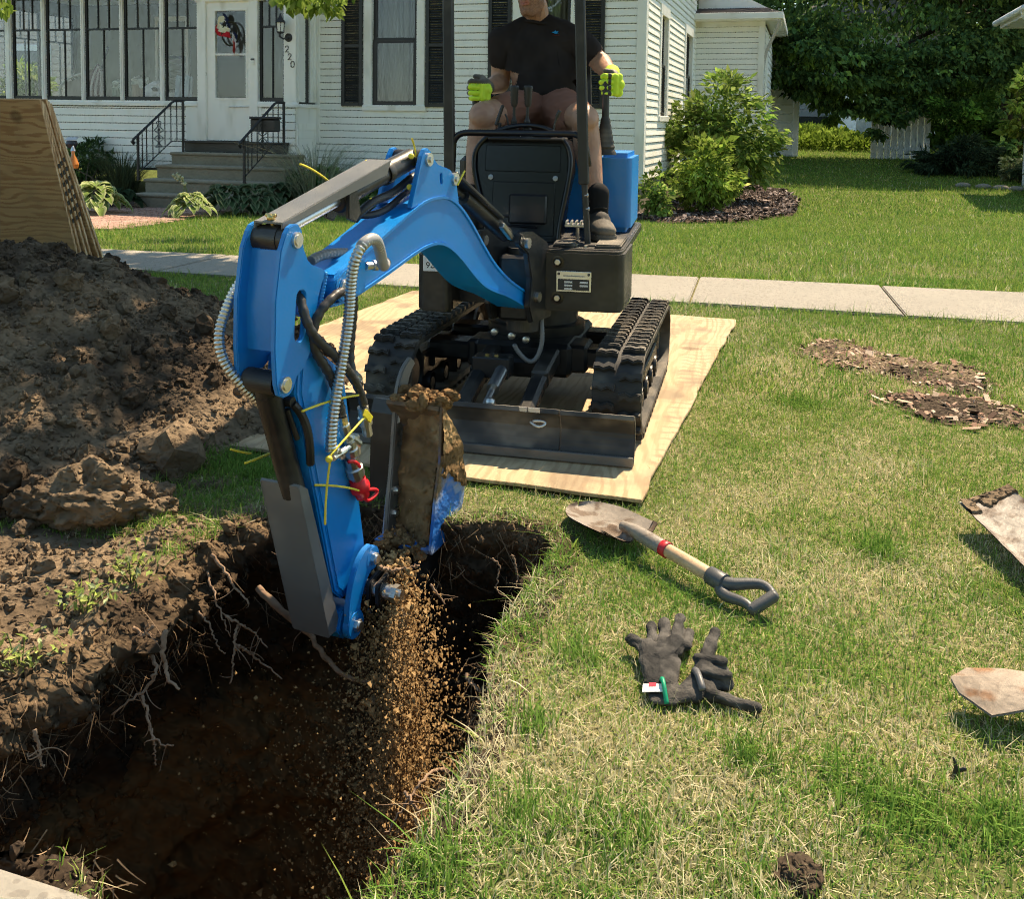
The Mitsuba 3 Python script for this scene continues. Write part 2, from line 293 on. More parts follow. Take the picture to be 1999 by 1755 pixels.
# ================================================================ the mini excavator
EX = thing('mini_excavator', 'blue and black mini excavator with its boom lowered into the pit, standing on plywood sheets', 'mini excavator')
def frame(o, deg):
    t = math.radians(deg); return fr((math.cos(t), -math.sin(t), 0), (math.sin(t), math.cos(t), 0), (0, 0, 1), o)
UC, UP = frame((.0955, 3.578, .022), 13.4), frame((.0955, 3.578, 0), 10.)
def ex(name, m, b, M=None, smooth=False, color=None, parent=None, label=None):
    if isinstance(m, list): m = cat(m)
    if M is not None: m = mv(m, M)
    return add(name, m, b, smooth, color, parent or EX, **({'label': label} if label else {}))
# ---- tracks: local p right, q back, z up
def track(p0, side):
    R, L, W = .128, .425, .150
    def ring(r): return sg.LineString([(-L, .145), (L, .145)]).buffer(r, quad_segs=16)
    F = lambda p: UC @ fr((0, 1, 0), (0, 0, 1), (1, 0, 0), (p, 0, 0))
    t = ex('track', ext(ring(R).difference(ring(R - .022)), W, F(p0), .003), 'rubber', None, 30, label='%s rubber track with worn chevron treads' % ('near side' if side > 0 else 'shaded'))
    per = 4 * L + 2 * math.pi * R; n = 44
    half = lambda s: sg.Polygon([(s * .006, -.016), (s * .026, -.007), (s * .044, -.016), (s * .058, -.009), (s * .0745, -.012), (s * .0745, .011), (s * .058, .012), (s * .044, .005), (s * .026, .014), (s * .006, .006)])
    hm = {s: ext(half(s) if s > 0 else shapely.geometry.polygon.orient(half(s)), .020, np.eye(4), .004) for s in (-1, 1)}
    for k in range(n):
        d = (k + .5) * per / n
        if d < 2 * L: c, tg = (-L + d, .145 + R), (1, 0)
        elif d < 2 * L + math.pi * R: a = (d - 2 * L) / R; c, tg = (L + R * math.sin(a), .145 + R * math.cos(a)), (math.cos(a), -math.sin(a))
        elif d < 4 * L + math.pi * R: c, tg = (L - (d - 2 * L - math.pi * R), .145 - R), (-1, 0)
        else: a = math.pi + (d - 4 * L - math.pi * R) / R; c, tg = (-L + R * math.sin(a), .145 + R * math.cos(a)), (math.cos(a), -math.sin(a))
        no = (-tg[1], tg[0]) if True else 0
        for s in (-1, 1):
            o = np.array([p0, c[0] + no[0] * .008 + s * .016 * tg[0], c[1] + no[1] * .008 + s * .016 * tg[1]])
            M = fr((1, 0, 0), (0, tg[0], tg[1]), (0, no[0], no[1]), o)
            ex('lug', mv(hm[s], M), 'rubber', UC, parent=t)
    fp = lambda p, a, b: cbox((p - .035, a[0], a[1]), (p + .035, b[0], b[1]), .008)
    ex('track_frame', [fp(p0, (-.30, .10), (.30, .19)), cbox((p0 - .05, -.22, .125), (p0 + .05, .22, .165), .005)], 'black_paint', UC)
    disc = lambda q, z, r, w: lathe([(0, -w), (r * .55, -w), (r * .6, -w * .6), (r * .86, -w * .6), (r * .9, -w), (r, -w * .8), (r, w * .8), (r * .9, w), (r * .86, w * .6), (r * .6, w * .6), (r * .55, w), (0, w)], fr((0, 1, 0), (0, 0, 1), (1, 0, 0), (p0, q, z)), 28)
    ex('idler_wheel', disc(-L, .145, .103, .045), 'black_paint', UC, 30)
    teeth = [cbox((p0 - .02, L - .011 + .1 * math.sin(a), .134 + .1 * math.cos(a)), (p0 + .02, L + .011 + .1 * math.sin(a), .156 + .1 * math.cos(a)), .003) for a in np.arange(9) * 2 * math.pi / 9]
    ex('drive_sprocket', [disc(L, .145, .092, .04)] + teeth, 'black_paint', UC, 30)
    for q in (-.24, -.08, .08, .24): ex('track_roller', disc(q, .072, .042, .05), 'black_paint', UC, 30)
    ex('track_roller', disc(0, .235, .03, .04), 'black_paint', UC, 30)
    for q in (-.24, .0, .22): ex('roller_bolt', lathe([(0, .0), (.014, 0), (.014, .012), (0, .012)], fr((0, 1, 0), (0, 0, 1), (1, 0, 0), (p0 + side * .036, q, .15)), 6), 'metal', UC, color=(.55, .53, .5))
track(.365, 1); track(-.365, -1)
# ---- undercarriage
bx = lambda p, q, c=.006: cbox(p, q, c)
ex('undercarriage_frame', [bx((-.17, -.24, .12), (.17, .24, .235), .015), bx((-.35, -.20, .15), (.35, -.09, .215), .01), bx((-.35, .09, .15), (.35, .20, .215), .01), bx((-.20, -.215, .135), (-.1, -.075, .23), .01), bx((.12, -.215, .135), (.22, -.075, .23), .01), bx((-.08, -.34, .14), (.08, -.2, .2), .01)], 'black_paint', UC)
ex('slew_ring', lathe([(0, .23), (.17, .23), (.175, .24), (.175, .27), (.15, .275), (.15, .33), (.19, .335), (.19, .36), (0, .36)], n=40), 'black_paint', UC, 30)
ex('valve_cover_box', [bx((-.11, -.475, .165), (.012, -.40, .232), .004), bx((-.06, -.40, .17), (-.02, -.26, .2), .004)], 'black_paint', UC)
for p in (-.065, -.035): ex('cover_bolt', lathe([(0, 0), (.007, 0), (.007, .006), (0, .006)], fr((1, 0, 0), (0, 1, 0), (0, 0, 1), (p, -.45, .232)), 6), 'metal', UC, color=(.6, .5, .2))
ex('grey_hose', tube(spl([(.09, -.34, .36), (.097, -.37, .30), (.09, -.37, .24), (.065, -.375, .205), (.03, -.38, .225), (.01, -.39, .26)], 40), .0075, 10), 'painted', UC, True, (.17, .175, .18))
for k, (p, z) in enumerate([(-.03, .3), (.02, .29), (-.09, .31)]): ex('drain_plug', lathe([(0, 0), (.012, 0), (.012, .018), (.007, .02), (0, .02)], fr((1, 0, 0), (0, 0, 1), (0, -1, 0), (p, -.25, z - .04)), 12), 'metal', UC, 30, (.6, .6, .58))
# ---- dozer blade
bl = [(-.700, .006), (-.672, .05), (-.664, .09), (-.674, .125), (-.694, .148), (-.712, .152), (-.716, .140), (-.700, .132), (-.690, .115), (-.682, .09), (-.690, .055), (-.716, .004)]
Fb = lambda p: UC @ fr((0, 1, 0), (0, 0, 1), (1, 0, 0), (p, 0, 0))
pbr('worn_blade', dusty((.030, .029, .029), (.16, .14, .115), 1.0), lambda p, n, uv: .4 + .3 * fbm(p.x * 6, p.y * 6, p.z * 60, 3), bump=lambda p, n, uv: noise(p.x * 4, p.y * 4, p.z * 120), bs=.0015)
BLD = ex('dozer_blade', ext(bl, .66, Fb(-.11), .0015), 'worn_blade', None, 25, label='black dozer blade with scratched face and bolted end extension')
ex('blade_extension', ext([(q - .004, z) for q, z in bl], .216, Fb(.331), .0025), 'worn_blade', None, 25, parent=BLD)
ex('blade_extension', ext([(q - .004, z) for q, z in bl], .04, Fb(-.46), .0025), 'black_paint', None, 25, parent=BLD)
ex('cutting_edge', bx((-.438, -.7225, .004), (.438, -.712, .032), .002), 'scraped_steel', UC, parent=BLD)
for p, c in ((.115, .58), (.148, .62), (-.24, .5)):
    w = .011 if p < .12 and p > 0 else .017 if p > 0 else .03
    ex('sticker', mv(bx((-w, -.0085, -.0006), (w, .0085, .0006), .0003), fr((1, 0, 0), (0, .42, -.9), (0, -.9, -.42), (p, -.7185, .147))), 'painted', UC, color=(c, c, c * .97), parent=BLD)
ex('shackle', tube(spl([(.135, -.705, .108), (.15, -.716, .102), (.17, -.716, .1), (.18, -.706, .108), (.165, -.71, .114), (.145, -.71, .112)], 30), .0045, 8), 'metal', UC, True, (.7, .7, .68), parent=BLD)
for p in (-.09, .11): ex('blade_arm', [beam((p, -.26, .20), (p * 1.0, -.47, .17), .055, .06, c=.008), beam((p, -.45, .172), (p, -.675, .11), .05, .05, c=.012)], 'black_paint', UC)
ex('blade_cylinder', [cyl((-.01, -.42, .21), (-.017, -.56, .155), .021, 18), cyl((-.017, -.55, .158), (-.02, -.655, .12), .011, 14)], 'metal', UC, 30, (.42, .42, .42))
ex('cylinder_ball', trimesh.creation.icosphere(3, .016).apply_translation((-.0, -.655, .14)), 'metal', UC, True, (.62, .62, .6))
# ---- upper structure: local p right, q back
pl = lambda pts, t, z, r=.03: ext(rpoly(pts, r), t, fr((1, 0, 0), (0, 1, 0), (0, 0, 1), (0, 0, z)), min(.004, t / 3))
ex('deck', [pl([(-.35, -.33), (.33, -.36), (.345, .62), (-.345, .62)], .03, .583, .05), pl([(-.3, -.2), (.3, -.2), (.3, .55), (-.3, .55)], .18, .47, .04)], 'black_paint', UP, 30)
ex('front_box', ext(rpoly([(.045, -.39), (.335, -.385), (.345, -.05), (.045, -.05)], .034, 6), .196, UP @ fr((1, 0, 0), (0, 1, 0), (0, 0, 1), (0, 0, .497)), .008), 'black_paint', None, 30, label='smooth black front counterweight box with a data plate')
for z in (.558, .442):
    ex('box_bolt', lathe([(.021, -.004), (.021, .001), (.0135, .0015), (.0125, -.002), (.0115, .004), (0, .005)], UP @ fr((1, 0, 0), (0, 0, 1), (0, -1, 0), (.123, -.391, z)), 24), 'black_gloss', None, 30)
    ex('box_bolt', lathe([(.0105, .002), (.0105, .007), (.009, .009), (0, .009)], UP @ fr((1, 0, 0), (0, 0, 1), (0, -1, 0), (.123, -.391, z)), 6), 'metal', None, color=(.6, .58, .52))
for p in (.062, .084): ex('plug_hole', lathe([(.008, 0), (.008, .002), (.005, .002), (.004, 0), (0, 0)], UP @ fr((1, 0, 0), (0, 0, 1), (0, -1, 0), (p, -.3905, .50)), 16), 'black_gloss')
DP = ex('data_plate', bx((.12, -.3945, .464), (.232, -.3915, .53), .001), 'metal', UP, color=(.72, .72, .70), label='small aluminium data plate with dark rows')
pd = lambda a, b, c, col, nm='plate_print': ex(nm, bx((a[0], -.3955, a[1]), (b[0], -.3943, b[1]), .0002), 'painted', UP, color=col, parent=DP)
pd((.126, .4695), (.226, .505), 0, (.03, .03, .032))
for k, z in enumerate((.4955, .4845, .474)):
    for a, b in ((.146, .172), (.196, .222)):
        if k < 2 or a < .15: ex('plate_print', bx((a, -.3962, z - .003), (b, -.3953, z + .003), .0002), 'painted', UP, color=(.62, .62, .6), parent=DP)
for p, z in ((.128, .521), (.224, .521)): ex('plate_print', bx((p - .004, -.3955, z - .004), (p + .004, -.3943, z + .004), .0002), 'painted', UP, color=(.05, .05, .05), parent=DP)
ex('plate_print', bx((.142, -.3955, .5135), (.212, -.3943, .517), .0002), 'painted', UP, color=(.3, .3, .3), parent=DP)
LB = ex('left_front_box', ext(rpoly([(-.36, -.32), (-.24, -.335), (-.24, -.02), (-.36, -.02)], .03, 5), .2, UP @ fr((1, 0, 0), (0, 1, 0), (0, 0, 1), (0, 0, .465)), .008), 'black_paint', None, 30)
st = ex('noise_sticker', bx((-.336, -.3345, .503), (-.278, -.3325, .555), .0004), 'painted', UP, color=(.74, .73, .70), label='white noise level sticker reading 93 dB')
tx = meshkit.text_mesh('93', .019, .0006, True); ex('lettering', mv(tx, fr((1, 0, 0), (0, 0, 1), (0, -1, 0), (-.328, -.3345, .514))), 'painted', UP, color=(.03, .03, .03), parent=st)
tx = meshkit.text_mesh('dB', .008, .0006); ex('lettering', mv(tx, fr((1, 0, 0), (0, 0, 1), (0, -1, 0), (-.300, -.3345, .514))), 'painted', UP, color=(.03, .03, .03), parent=st)
for p in (-.318, -.30): ex('lettering', bx((p, -.3351, .541), (p + .006, -.3342, .55), .0002), 'painted', UP, color=(.25, .25, .25), parent=st)
# engine cover and side tank, blue
ex('side_tank', ext(rpoly([(.195, .165), (.322, .165), (.325, .62), (.195, .62)], .022, 5), .295, UP @ fr((1, 0, 0), (0, 1, 0), (0, 0, 1), (0, 0, .747)), .018), 'blue_paint', None, 30, label='blue side cover beside the driver')
ex('engine_cover', [ext(rpoly([(-.33, .26), (.19, .24), (.19, .66), (-.33, .66)], .05, 5), .27, UP @ fr((1, 0, 0), (0, 1, 0), (0, 0, 1), (0, 0, .735)), .02)], 'blue_paint', None, 30)
ex('seat', [ext(rpoly([(-.17, .12), (.15, .12), (.15, .47), (-.17, .47)], .05), .07, UP @ fr((1, 0, 0), (0, 1, 0), (0, 0, 1), (0, 0, .905)), .02), mv(ext(rpoly([(-.16, 0), (.14, 0), (.12, .38), (-.14, .38)], .05), .07, np.eye(4), .02), UP @ fr((1, 0, 0), (0, .2, .98), (0, -.98, .2), (0, .50, .92)))], 'black_paint', None, 30)
# console and rail
SHR = np.eye(4); SHR[1, 2], SHR[1, 3] = .16, -.16 * .72; UPC = UP @ SHR      # the console leans back
cons = [(-.180, .945), (-.200, .90), (-.196, .83), (-.165, .73), (-.145, .60), (.105, .60), (.118, .73), (.136, .83), (.132, .90), (.120, .945)]
ex('console', ext(rpoly(cons, .02, 5), .15, UPC @ fr((1, 0, 0), (0, 0, 1), (0, -1, 0), (0, -.125, 0)), .012), 'black_gloss', None, 30, label='glossy black front console')
ex('console_rib', [tube(spl([(-.148, -.2, .60), (-.168, -.203, .73), (-.196, -.203, .83), (-.196, -.203, .90), (-.17, -.203, .94), (.11, -.203, .94), (.13, -.203, .90), (.132, -.203, .83), (.116, -.203, .73), (.102, -.203, .60)], 60), .008, 8)], 'black_gloss', UPC, True)
ex('console_panel', [bx((-.16, -.2045, .835), (.10, -.2, .925), .004), bx((-.13, -.2045, .62), (.085, -.2, .80), .004), beam((-.12, -.212, .655), (.03, -.212, .65), .01, .008), beam((-.12, -.212, .685), (.0, -.212, .683), .01, .008), bx((-.07, -.22, .66), (.06, -.2, .76), .006)], 'black_gloss', UPC)
for p in (-.138, .085): ex('console_bolt', lathe([(.009, 0), (.009, .005), (0, .006)], UPC @ fr((1, 0, 0), (0, 0, 1), (0, -1, 0), (p, -.2045, .815)), 12), 'metal', None, color=(.3, .3, .3))
def rounded(P, r=.03, n=6):
    out = [V(*P[0])]
    for a, b, c in zip(P[:-2], P[1:-1], P[2:]):
        a, b, c = V(*a), V(*b), V(*c); u = (a - b) / np.linalg.norm(a - b); w = (c - b) / np.linalg.norm(c - b)
        for t in np.linspace(0, 1, n): out.append((1 - t) ** 2 * (b + u * r) + 2 * t * (1 - t) * b + t * t * (b + w * r))
    return out + [V(*P[-1])]
ex('hand_rail', tube(rounded([(-.262, -.235, .84), (-.257, -.25, .965), (.185, -.25, .968), (.2, -.235, .86)], .05), .011, 12), 'black_gloss', UP, True)
# canopy
ex('canopy_post', [beam((-.264, -.25, .60), (-.285, -.25, 1.72), .034, .03, (0, 1, 0), .004), bx((-.29, -.275, .592), (-.235, -.225, .604), .002)], 'black_paint', UP, label='left canopy post')
ex('canopy_post', [beam((.188, -.25, .80), (.150, -.25, 1.72), .034, .03, (0, 1, 0), .004), beam((.205, -.25, .60), (.187, -.25, .84), .019, .022, (0, 1, 0), .003), bx((.17, -.285, .594), (.245, -.215, .604), .002)], 'black_paint', UP, label='right canopy post')
ex('canopy_roof', ext(rpoly([(-.36, -.16), (.26, -.16), (.33, .70), (-.36, .70)], .06), .035, UP @ fr((1, 0, 0), (0, 1, 0), (0, 0, 1), (0, 0, 1.735)), .01), 'black_paint', None, 30)
for p, q in ((.17, -.28), (.243, -.24), (.205, -.31)): ex('deck_bolt', lathe([(.008, 0), (.008, .007), (0, .008)], UP @ fr((1, 0, 0), (0, 1, 0), (0, 0, 1), (p, q, .598)), 6), 'metal', None, color=(.55, .52, .46))
ex('floor_mat', [pl([(.10, -.33), (.17, -.335), (.175, -.18), (.09, -.18)], .012, .605, .01), pl([(.235, -.33), (.32, -.32), (.325, -.05), (.235, -.05)], .012, .605, .01)], 'rubber', UP, 30)
PED = ex('foot_pedal', [bx((.125, -.245, .655), (.205, -.20, .667), .003), beam((.165, -.20, .60), (.165, -.21, .66), .012, .012)], 'metal', UP, color=(.45, .44, .42))
for k in range(5): ex('pedal_grip', bx((.128 + .016 * k, -.248, .664), (.135 + .016 * k, -.20, .678), .002), 'metal', UP, color=(.6, .6, .58), parent=PED)
for k in range(4): ex('post_bolt', lathe([(.007, 0), (.007, .012), (0, .013)], UP @ fr((0, 1, 0), (0, 0, 1), (1, 0, 0), (.197 - .005 * k, -.255, .72 + .045 * k + .09 * (k > 1))), 6), 'metal', None, color=(.62, .6, .55))
# levers with rubber boots
def lever(p, q, z0, h, tilt=0., boot=.024, thick=.0125):
    L = ex('control_lever', [cyl((p, q, z0 + .05), (p + tilt * .6, q, z0 + h * .62), .005, 10), lathe([(0, 0), (thick * .7, .0), (thick, .012), (thick * 1.15, h * .3), (thick * 1.3, h * .36), (thick * 1.1, h * .4), (0, h * .41)], fr((1, 0, 0), (0, 1, 0), (0, 0, 1), (p + tilt, q, z0 + h * .59)), 16)], 'painted', UP, 30, (.012, .012, .013))
    pr = []
    for k in range(5): pr += [(boot * (1 - .13 * k), z0 + .014 * k), (boot * (.82 - .13 * k), z0 + .007 + .014 * k)]
    ex('boot', lathe(pr + [(.004, z0 + .08)], fr((1, 0, 0), (0, 1, 0), (0, 0, 1), (p, q, 0)), 20), 'rubber', UP, 40, parent=L)
lever(-.069, -.14, .95, .18); lever(-.023, -.14, .95, .18, .002)
ex('fold_lever', [beam((-.125, -.14, .95), (-.118, -.14, 1.0), .016, .01, c=.002), beam((-.132, -.145, .99), (-.108, -.14, 1.062), .02, .012, c=.004), tube(spl([(-.1, -.14, 1.03), (-.09, -.14, 1.0), (-.095, -.14, .96)], 12), .003, 6), bx((-.145, -.16, .945), (-.09, -.11, .965), .004)], 'painted', UP, 30, (.02, .02, .021))
ex('throttle_lever', tube(spl([(.068, -.14, .95), (.072, -.14, .995), (.09, -.142, 1.045)], 14), np.r_[np.full(10, .004), np.full(4, .0065)], 8), 'painted', UP, True, (.03, .03, .03))
ex('console_top', bx((-.15, -.19, .940), (.11, -.06, .952), .004), 'black_paint', UP)
def joystick(p, q, z0, bw, z1, name):
    pr = []; n = 7
    for k in range(n): t = k / n; r = bw * (1 - .62 * t); pr += [(r, z0 + (z1 - z0) * t), (r * .86, z0 + (z1 - z0) * (t + .5 / n))]
    L = ex('joystick', [cyl((p, q, z1 - .01), (p - .002, q, z1 + .125), .013, 14)], 'painted', UP, 30, (.02, .02, .02))
    ex('boot', lathe([(bw * 1.05, z0 - .01)] + pr + [(.008, z1 + .01)], fr((1, 0, 0), (0, 1, 0), (0, 0, 1), (p, q, 0)), 24), 'rubber', UP, 40, parent=L)
joystick(.226, .10, .90, .040, 1.03, 'right'); joystick(-.255, .10, .90, .034, 1.0, 'left')
ex('left_arm_console', [bx((-.30, .02, .60), (-.215, .42, .88), .02), bx((-.285, .06, .875), (-.22, .3, .9), .01)], 'black_paint', UP)
ex('arm_rest', [tube(spl([(-.23, .42, .93), (-.23, .2, 1.0), (-.22, .05, 1.03)], 12), .018, 10)], 'painted', UP, True, (.02, .02, .021))
# ---- swing bracket, boom, arm and bucket, all in the boom plane: s out from the foot, w across, z up
A3 = V(-.41, -.912, 0) / math.hypot(.41, .912); N3 = V(-A3[1], A3[0], 0); S0 = V(.0225, 3.17, 0)
KS = 1.                                             # size of the part being built
def bp(s, z, w=0.): return S0 + (A3 * s + N3 * w + V(0, 0, z)) * KS
def plate(pts, t, w, ch=.003, r=0.):
    P = pts if hasattr(pts, 'exterior') else (rpoly(pts, r) if r else sg.Polygon(pts))
    return ext(shapely.affinity.scale(P, KS, KS, origin=(0, 0)), t * KS, fr(A3, (0, 0, 1), -N3, S0 + N3 * w * KS), ch)
def pin(s, z, w0, w1, r, n=20): return cyl(bp(s, z, w0), bp(s, z, w1), r, n)
def smoothc(P, n):
    P = np.asarray(P, float); d = np.r_[0, np.cumsum(np.hypot(*np.diff(P, axis=0).T))]; return [tuple(x) for x in CubicSpline(d, P)(np.linspace(0, d[-1], n))]
for w in (-.068, .068): ex('swing_bracket', plate([(-.10, .37), (.055, .375), (.085, .43), (.07, .52), (.10, .60), (.17, .635), (.155, .67), (.06, .665), (-.06, .62), (-.12, .52)], .02, w, .004, .012), 'black_paint')
ex('swing_post', [cyl(bp(-.05, .33), bp(-.05, .60), .055, 24), mv(bx((-.06, -.44, .37), (.04, -.30, .58), .01), UP)], 'black_paint', None, 30)
for s, z in ((.03, .455), (.12, .635)): ex('bracket_pin', [pin(s, z, .055, .09, .016), pin(s, z, -.09, -.055, .016)], 'metal', None, 30, (.55, .54, .5))
top = smoothc([(.05, .475), (.107, .497), (.299, .602), (.428, .713), (.514, .777), (.565, .800), (.623, .808), (.697, .803), (.768, .783), (.928, .724), (1.03, .690), (1.11, .668)], 46)
bot = smoothc([(1.12, .605), (1.026, .612), (.965, .625), (.833, .657), (.695, .688), (.621, .688), (.542, .659), (.457, .604), (.356, .540), (.21, .49), (.092, .445), (.03, .42)], 46)
body = sg.Polygon(top + bot).buffer(.004).buffer(-.004)
boom = ex('boom', [plate(body, .006, .048, .002), plate(body, .006, -.048, .002)], 'blue_paint', None, 25, label='blue swan neck boom')
def strip(curve, w0, w1, t):
    P = np.array(curve); d = np.gradient(P, axis=0); d /= np.linalg.norm(d, axis=1, keepdims=True); q = P + np.stack([-d[:, 1], d[:, 0]], 1) * t
    n = len(P); v = np.array([bp(*P[k], w) for k in range(n) for w in (w0, w1)] + [bp(*q[k], w) for k in range(n) for w in (w0, w1)]); k = np.arange(n - 1) * 2; m = 2 * n
    Q = lambda a, b, c, e: np.vstack([np.stack([a, b, c], 1), np.stack([a, c, e], 1)])
    f = np.vstack([Q(k, k + 1, k + 3, k + 2), Q(m + k, m + k + 2, m + k + 3, m + k + 1), Q(k, k + 2, m + k + 2, m + k), Q(k + 1, m + k + 1, m + k + 3, k + 3), [[0, m, m + 1], [0, m + 1, 1]], [[m - 2, m - 1, 2 * m - 1], [m - 2, 2 * m - 1, 2 * m - 2]]])
    t_ = TM(v, f); t_.fix_normals() if False else None
    return t_
ex('boom_flange', [strip(top, -.056, .056, -.007), strip(bot, -.056, .056, .007)], 'blue_paint', None, 25, parent=boom)
ear = [(.775, .786), (.752, .841), (.722, .915), (.708, .931), (.692, .934), (.676, .926), (.655, .905), (.634, .890), (.590, .880), (.566, .874), (.545, .858), (.530, .83), (.514, .772), (.56, .79), (.623, .80), (.70, .797)]
for w in (.046, -.046):
    P = sg.Polygon(ear).buffer(-.004).buffer(.004).difference(sg.LineString([(.619, .845), (.621, .862)]).buffer(.0055))
    ex('boom_ear', plate(P, .013, w, .002), 'blue_paint', None, 25, parent=boom)
    s = np.sign(w)
    for ss, z in ((.69, .905), (.546, .849)):
        ex('pin', [pin(ss, z, w + s * .004, w + s * .013, .017), pin(ss, z, w + s * .012, w + s * .018, .0085, 6)], 'metal', None, 30, (.72, .7, .64))
ex('boom_cylinder', [cyl(bp(.535, .848), bp(.36, .775), .012, 16), cyl(bp(.40, .79), bp(.10, .655), .024, 20)], 'black_paint', None, 30)
ex('cylinder_guard', [beam(bp(.50, .862, .012), bp(.19, .715, .012), .05, .012, (0, 0, 1), .003)], 'black_paint')
ex('cylinder_guard', [beam(bp(.24, .70, .05), bp(.17, .655, .05), .018, .018, (0, 0, 1), .003)], 'metal', color=(.35, .34, .3))
ex('pivot_tube', [pin(.69, .905, -.04, .04, .024), pin(.546, .849, -.04, .04, .02)], 'black_paint', None, 30)
# arm cylinder with its guard
ex('arm_cylinder', [cyl(bp(.69, .905), bp(.80, .878), .027, 24), cyl(bp(.78, .882), bp(1.02, .818), .0235, 24), lathe([(.028, 0), (.03, .004), (.03, .02), (.028, .024)], fromto(bp(.80, .877), bp(.83, .870)), 24), lathe([(.0235, 0), (.03, .003), (.03, .03), (.0235, .034)], fromto(bp(.985, .828), bp(1.05, .81)), 24)], 'black_paint', None, 30)
ex('cylinder_rod', cyl(bp(1.0, .823), bp(1.235, .764), .013, 20), 'metal', None, 30, (.66, .67, .68))
gd = lambda s, z, w: bp(s, z + .0, w)
gz = lambda s: .905 - (s - .69) * (.905 - .762) / (1.235 - .69)
def guardbox(s0, s1, w, up, t=.004, drop=.03):
    M = lambda pts, ww: plate(pts, t, ww, .001)
    topp = [(s0, gz(s0) + up), (s1, gz(s1) + up - .004), (s1, gz(s1) + up - .004 - t), (s0, gz(s0) + up - t)]
    side = [(s0 + .02, gz(s0 + .02) + up - drop), (s0, gz(s0) + up), (s1 - .02, gz(s1) + up), (s1, gz(s1) + up - .004), (s1, gz(s1) + up - drop * .6)]
    return [plate(topp, 2 * w, 0, .001), M(side, w), M(side, -w)]
pbr('grey_guard', dusty((.12, .123, .125), (.20, .195, .18), .5), lambda p, n, uv: .33 + .25 * fbm(p.x * 14, p.y * 14, p.z * 14, 3))
ex('rod_guard', guardbox(.84, 1.262, .034, .042), 'grey_guard', None, 20, label='grey sheet metal guard over the arm cylinder')
ex('guard_bracket', [plate([(.985, .845), (1.02, .84), (1.02, .78), (.99, .77), (.97, .79)], .01, .03, .002), plate([(.985, .845), (1.02, .84), (1.02, .78), (.99, .77), (.97, .79)], .01, -.03, .002)], 'black_paint')
ex('grease_nipple', [trimesh.creation.icosphere(2, .009).apply_translation(bp(1.252, .80)), cyl(bp(1.24, .77), bp(1.252, .80), .005, 10), pin(1.252, .805, -.012, .012, .004)], 'metal', None, True, (.62, .48, .2))
# ---- stick
sp = [(1.272, .772), (1.262, .784), (1.248, .789), (1.232, .788), (1.219, .775), (1.212, .735), (1.196, .708), (1.182, .698), (1.150, .687), (1.131, .676), (1.135, .66), (1.147, .655), (1.16, .629), (1.17, .587), (1.182, .526), (1.21, .487), (1.236, .473), (1.250, .448), (1.262, .440), (1.280, .439), (1.296, .447), (1.304, .47), (1.309, .54), (1.306, .64), (1.288, .74)]
slot = sg.LineString([(1.222, .635), (1.229, .56)]).buffer(.0155)
SPg = sg.Polygon(sp).buffer(-.004).buffer(.004)
stick = ex('stick', [plate(SPg.difference(slot), .012, w, .002) for w in (.047, -.047)], 'blue_paint', None, 25, label='blue dipper stick with twin cheek plates')
boxp = [(1.255, .735), (1.215, .70), (1.16, .62), (1.155, .50), (1.036, .42), (.955, -.02), (.965, -.09), (1.01, -.16), (1.06, -.17), (1.085, -.13), (1.15, .15), (1.215, .42), (1.262, .50), (1.275, .60), (1.272, .70)]
# front channel between the cheeks, then the box section below
ch = [(1.262, .70), (1.285, .70), (1.300, .60), (1.296, .52), (1.275, .52), (1.26, .6)]
ex('stick_web', [plate([(1.250, .745), (1.262, .735), (1.281, .62), (1.276, .53), (1.25, .53), (1.235, .62)], .088, 0, .002)], 'blue_paint', None, 25, parent=stick)
lower = [(1.215, .505), (1.160, .520), (1.045, .44), (.953, -.005), (.958, -.06), (.985, -.085), (1.05, -.085), (1.083, -.055), (1.222, .43)]
lp = sg.Polygon(lower).buffer(-.006).buffer(.006)
ex('stick_box', [plate(lp, .078, 0, .004), plate(lp.buffer(-.012), .086, 0, .003)], 'blue_paint', None, 25, parent=stick)
ex('stick_boss', [pin(1.085, .64, -.055, .055, .033, 24), plate([(1.06, .67), (1.12, .675), (1.15, .64), (1.16, .58), (1.12, .57), (1.065, .61)], .05, 0, .004, .01)], 'blue_paint', None, 30, parent=stick)
for w in (.042, -.042): ex('boom_fork', plate([(1.0, .70), (1.09, .675), (1.118, .655), (1.118, .622), (1.09, .604), (1.0, .615)], .02, w * 1.35, .003, .012), 'blue_paint', None, 25, parent=boom)
for s, z, w in ((1.239, .756, .053), (1.278, .466, .053), (1.088, .64, .068)):
    for g in (1, -1): ex('pin', [pin(s, z, g * w, g * (w + .006), .0165), pin(s, z, g * (w + .005), g * (w + .009), .012)], 'metal', None, 30, (.74, .72, .68), parent=stick)
wr = np.random.default_rng(4)
ex('weld_bead', [trimesh.creation.icosphere(1, .006).apply_translation(bp(1.135 + .028 * t, .672 - .085 * t, .052)) for t in np.linspace(0, 1, 14)], 'blue_paint', None, True, parent=stick)
ex('pivot_tube', [pin(1.239, .756, -.041, .041, .028, 24), pin(1.239, .756, -.02, .02, .03, 24)], 'black_paint', None, 30)
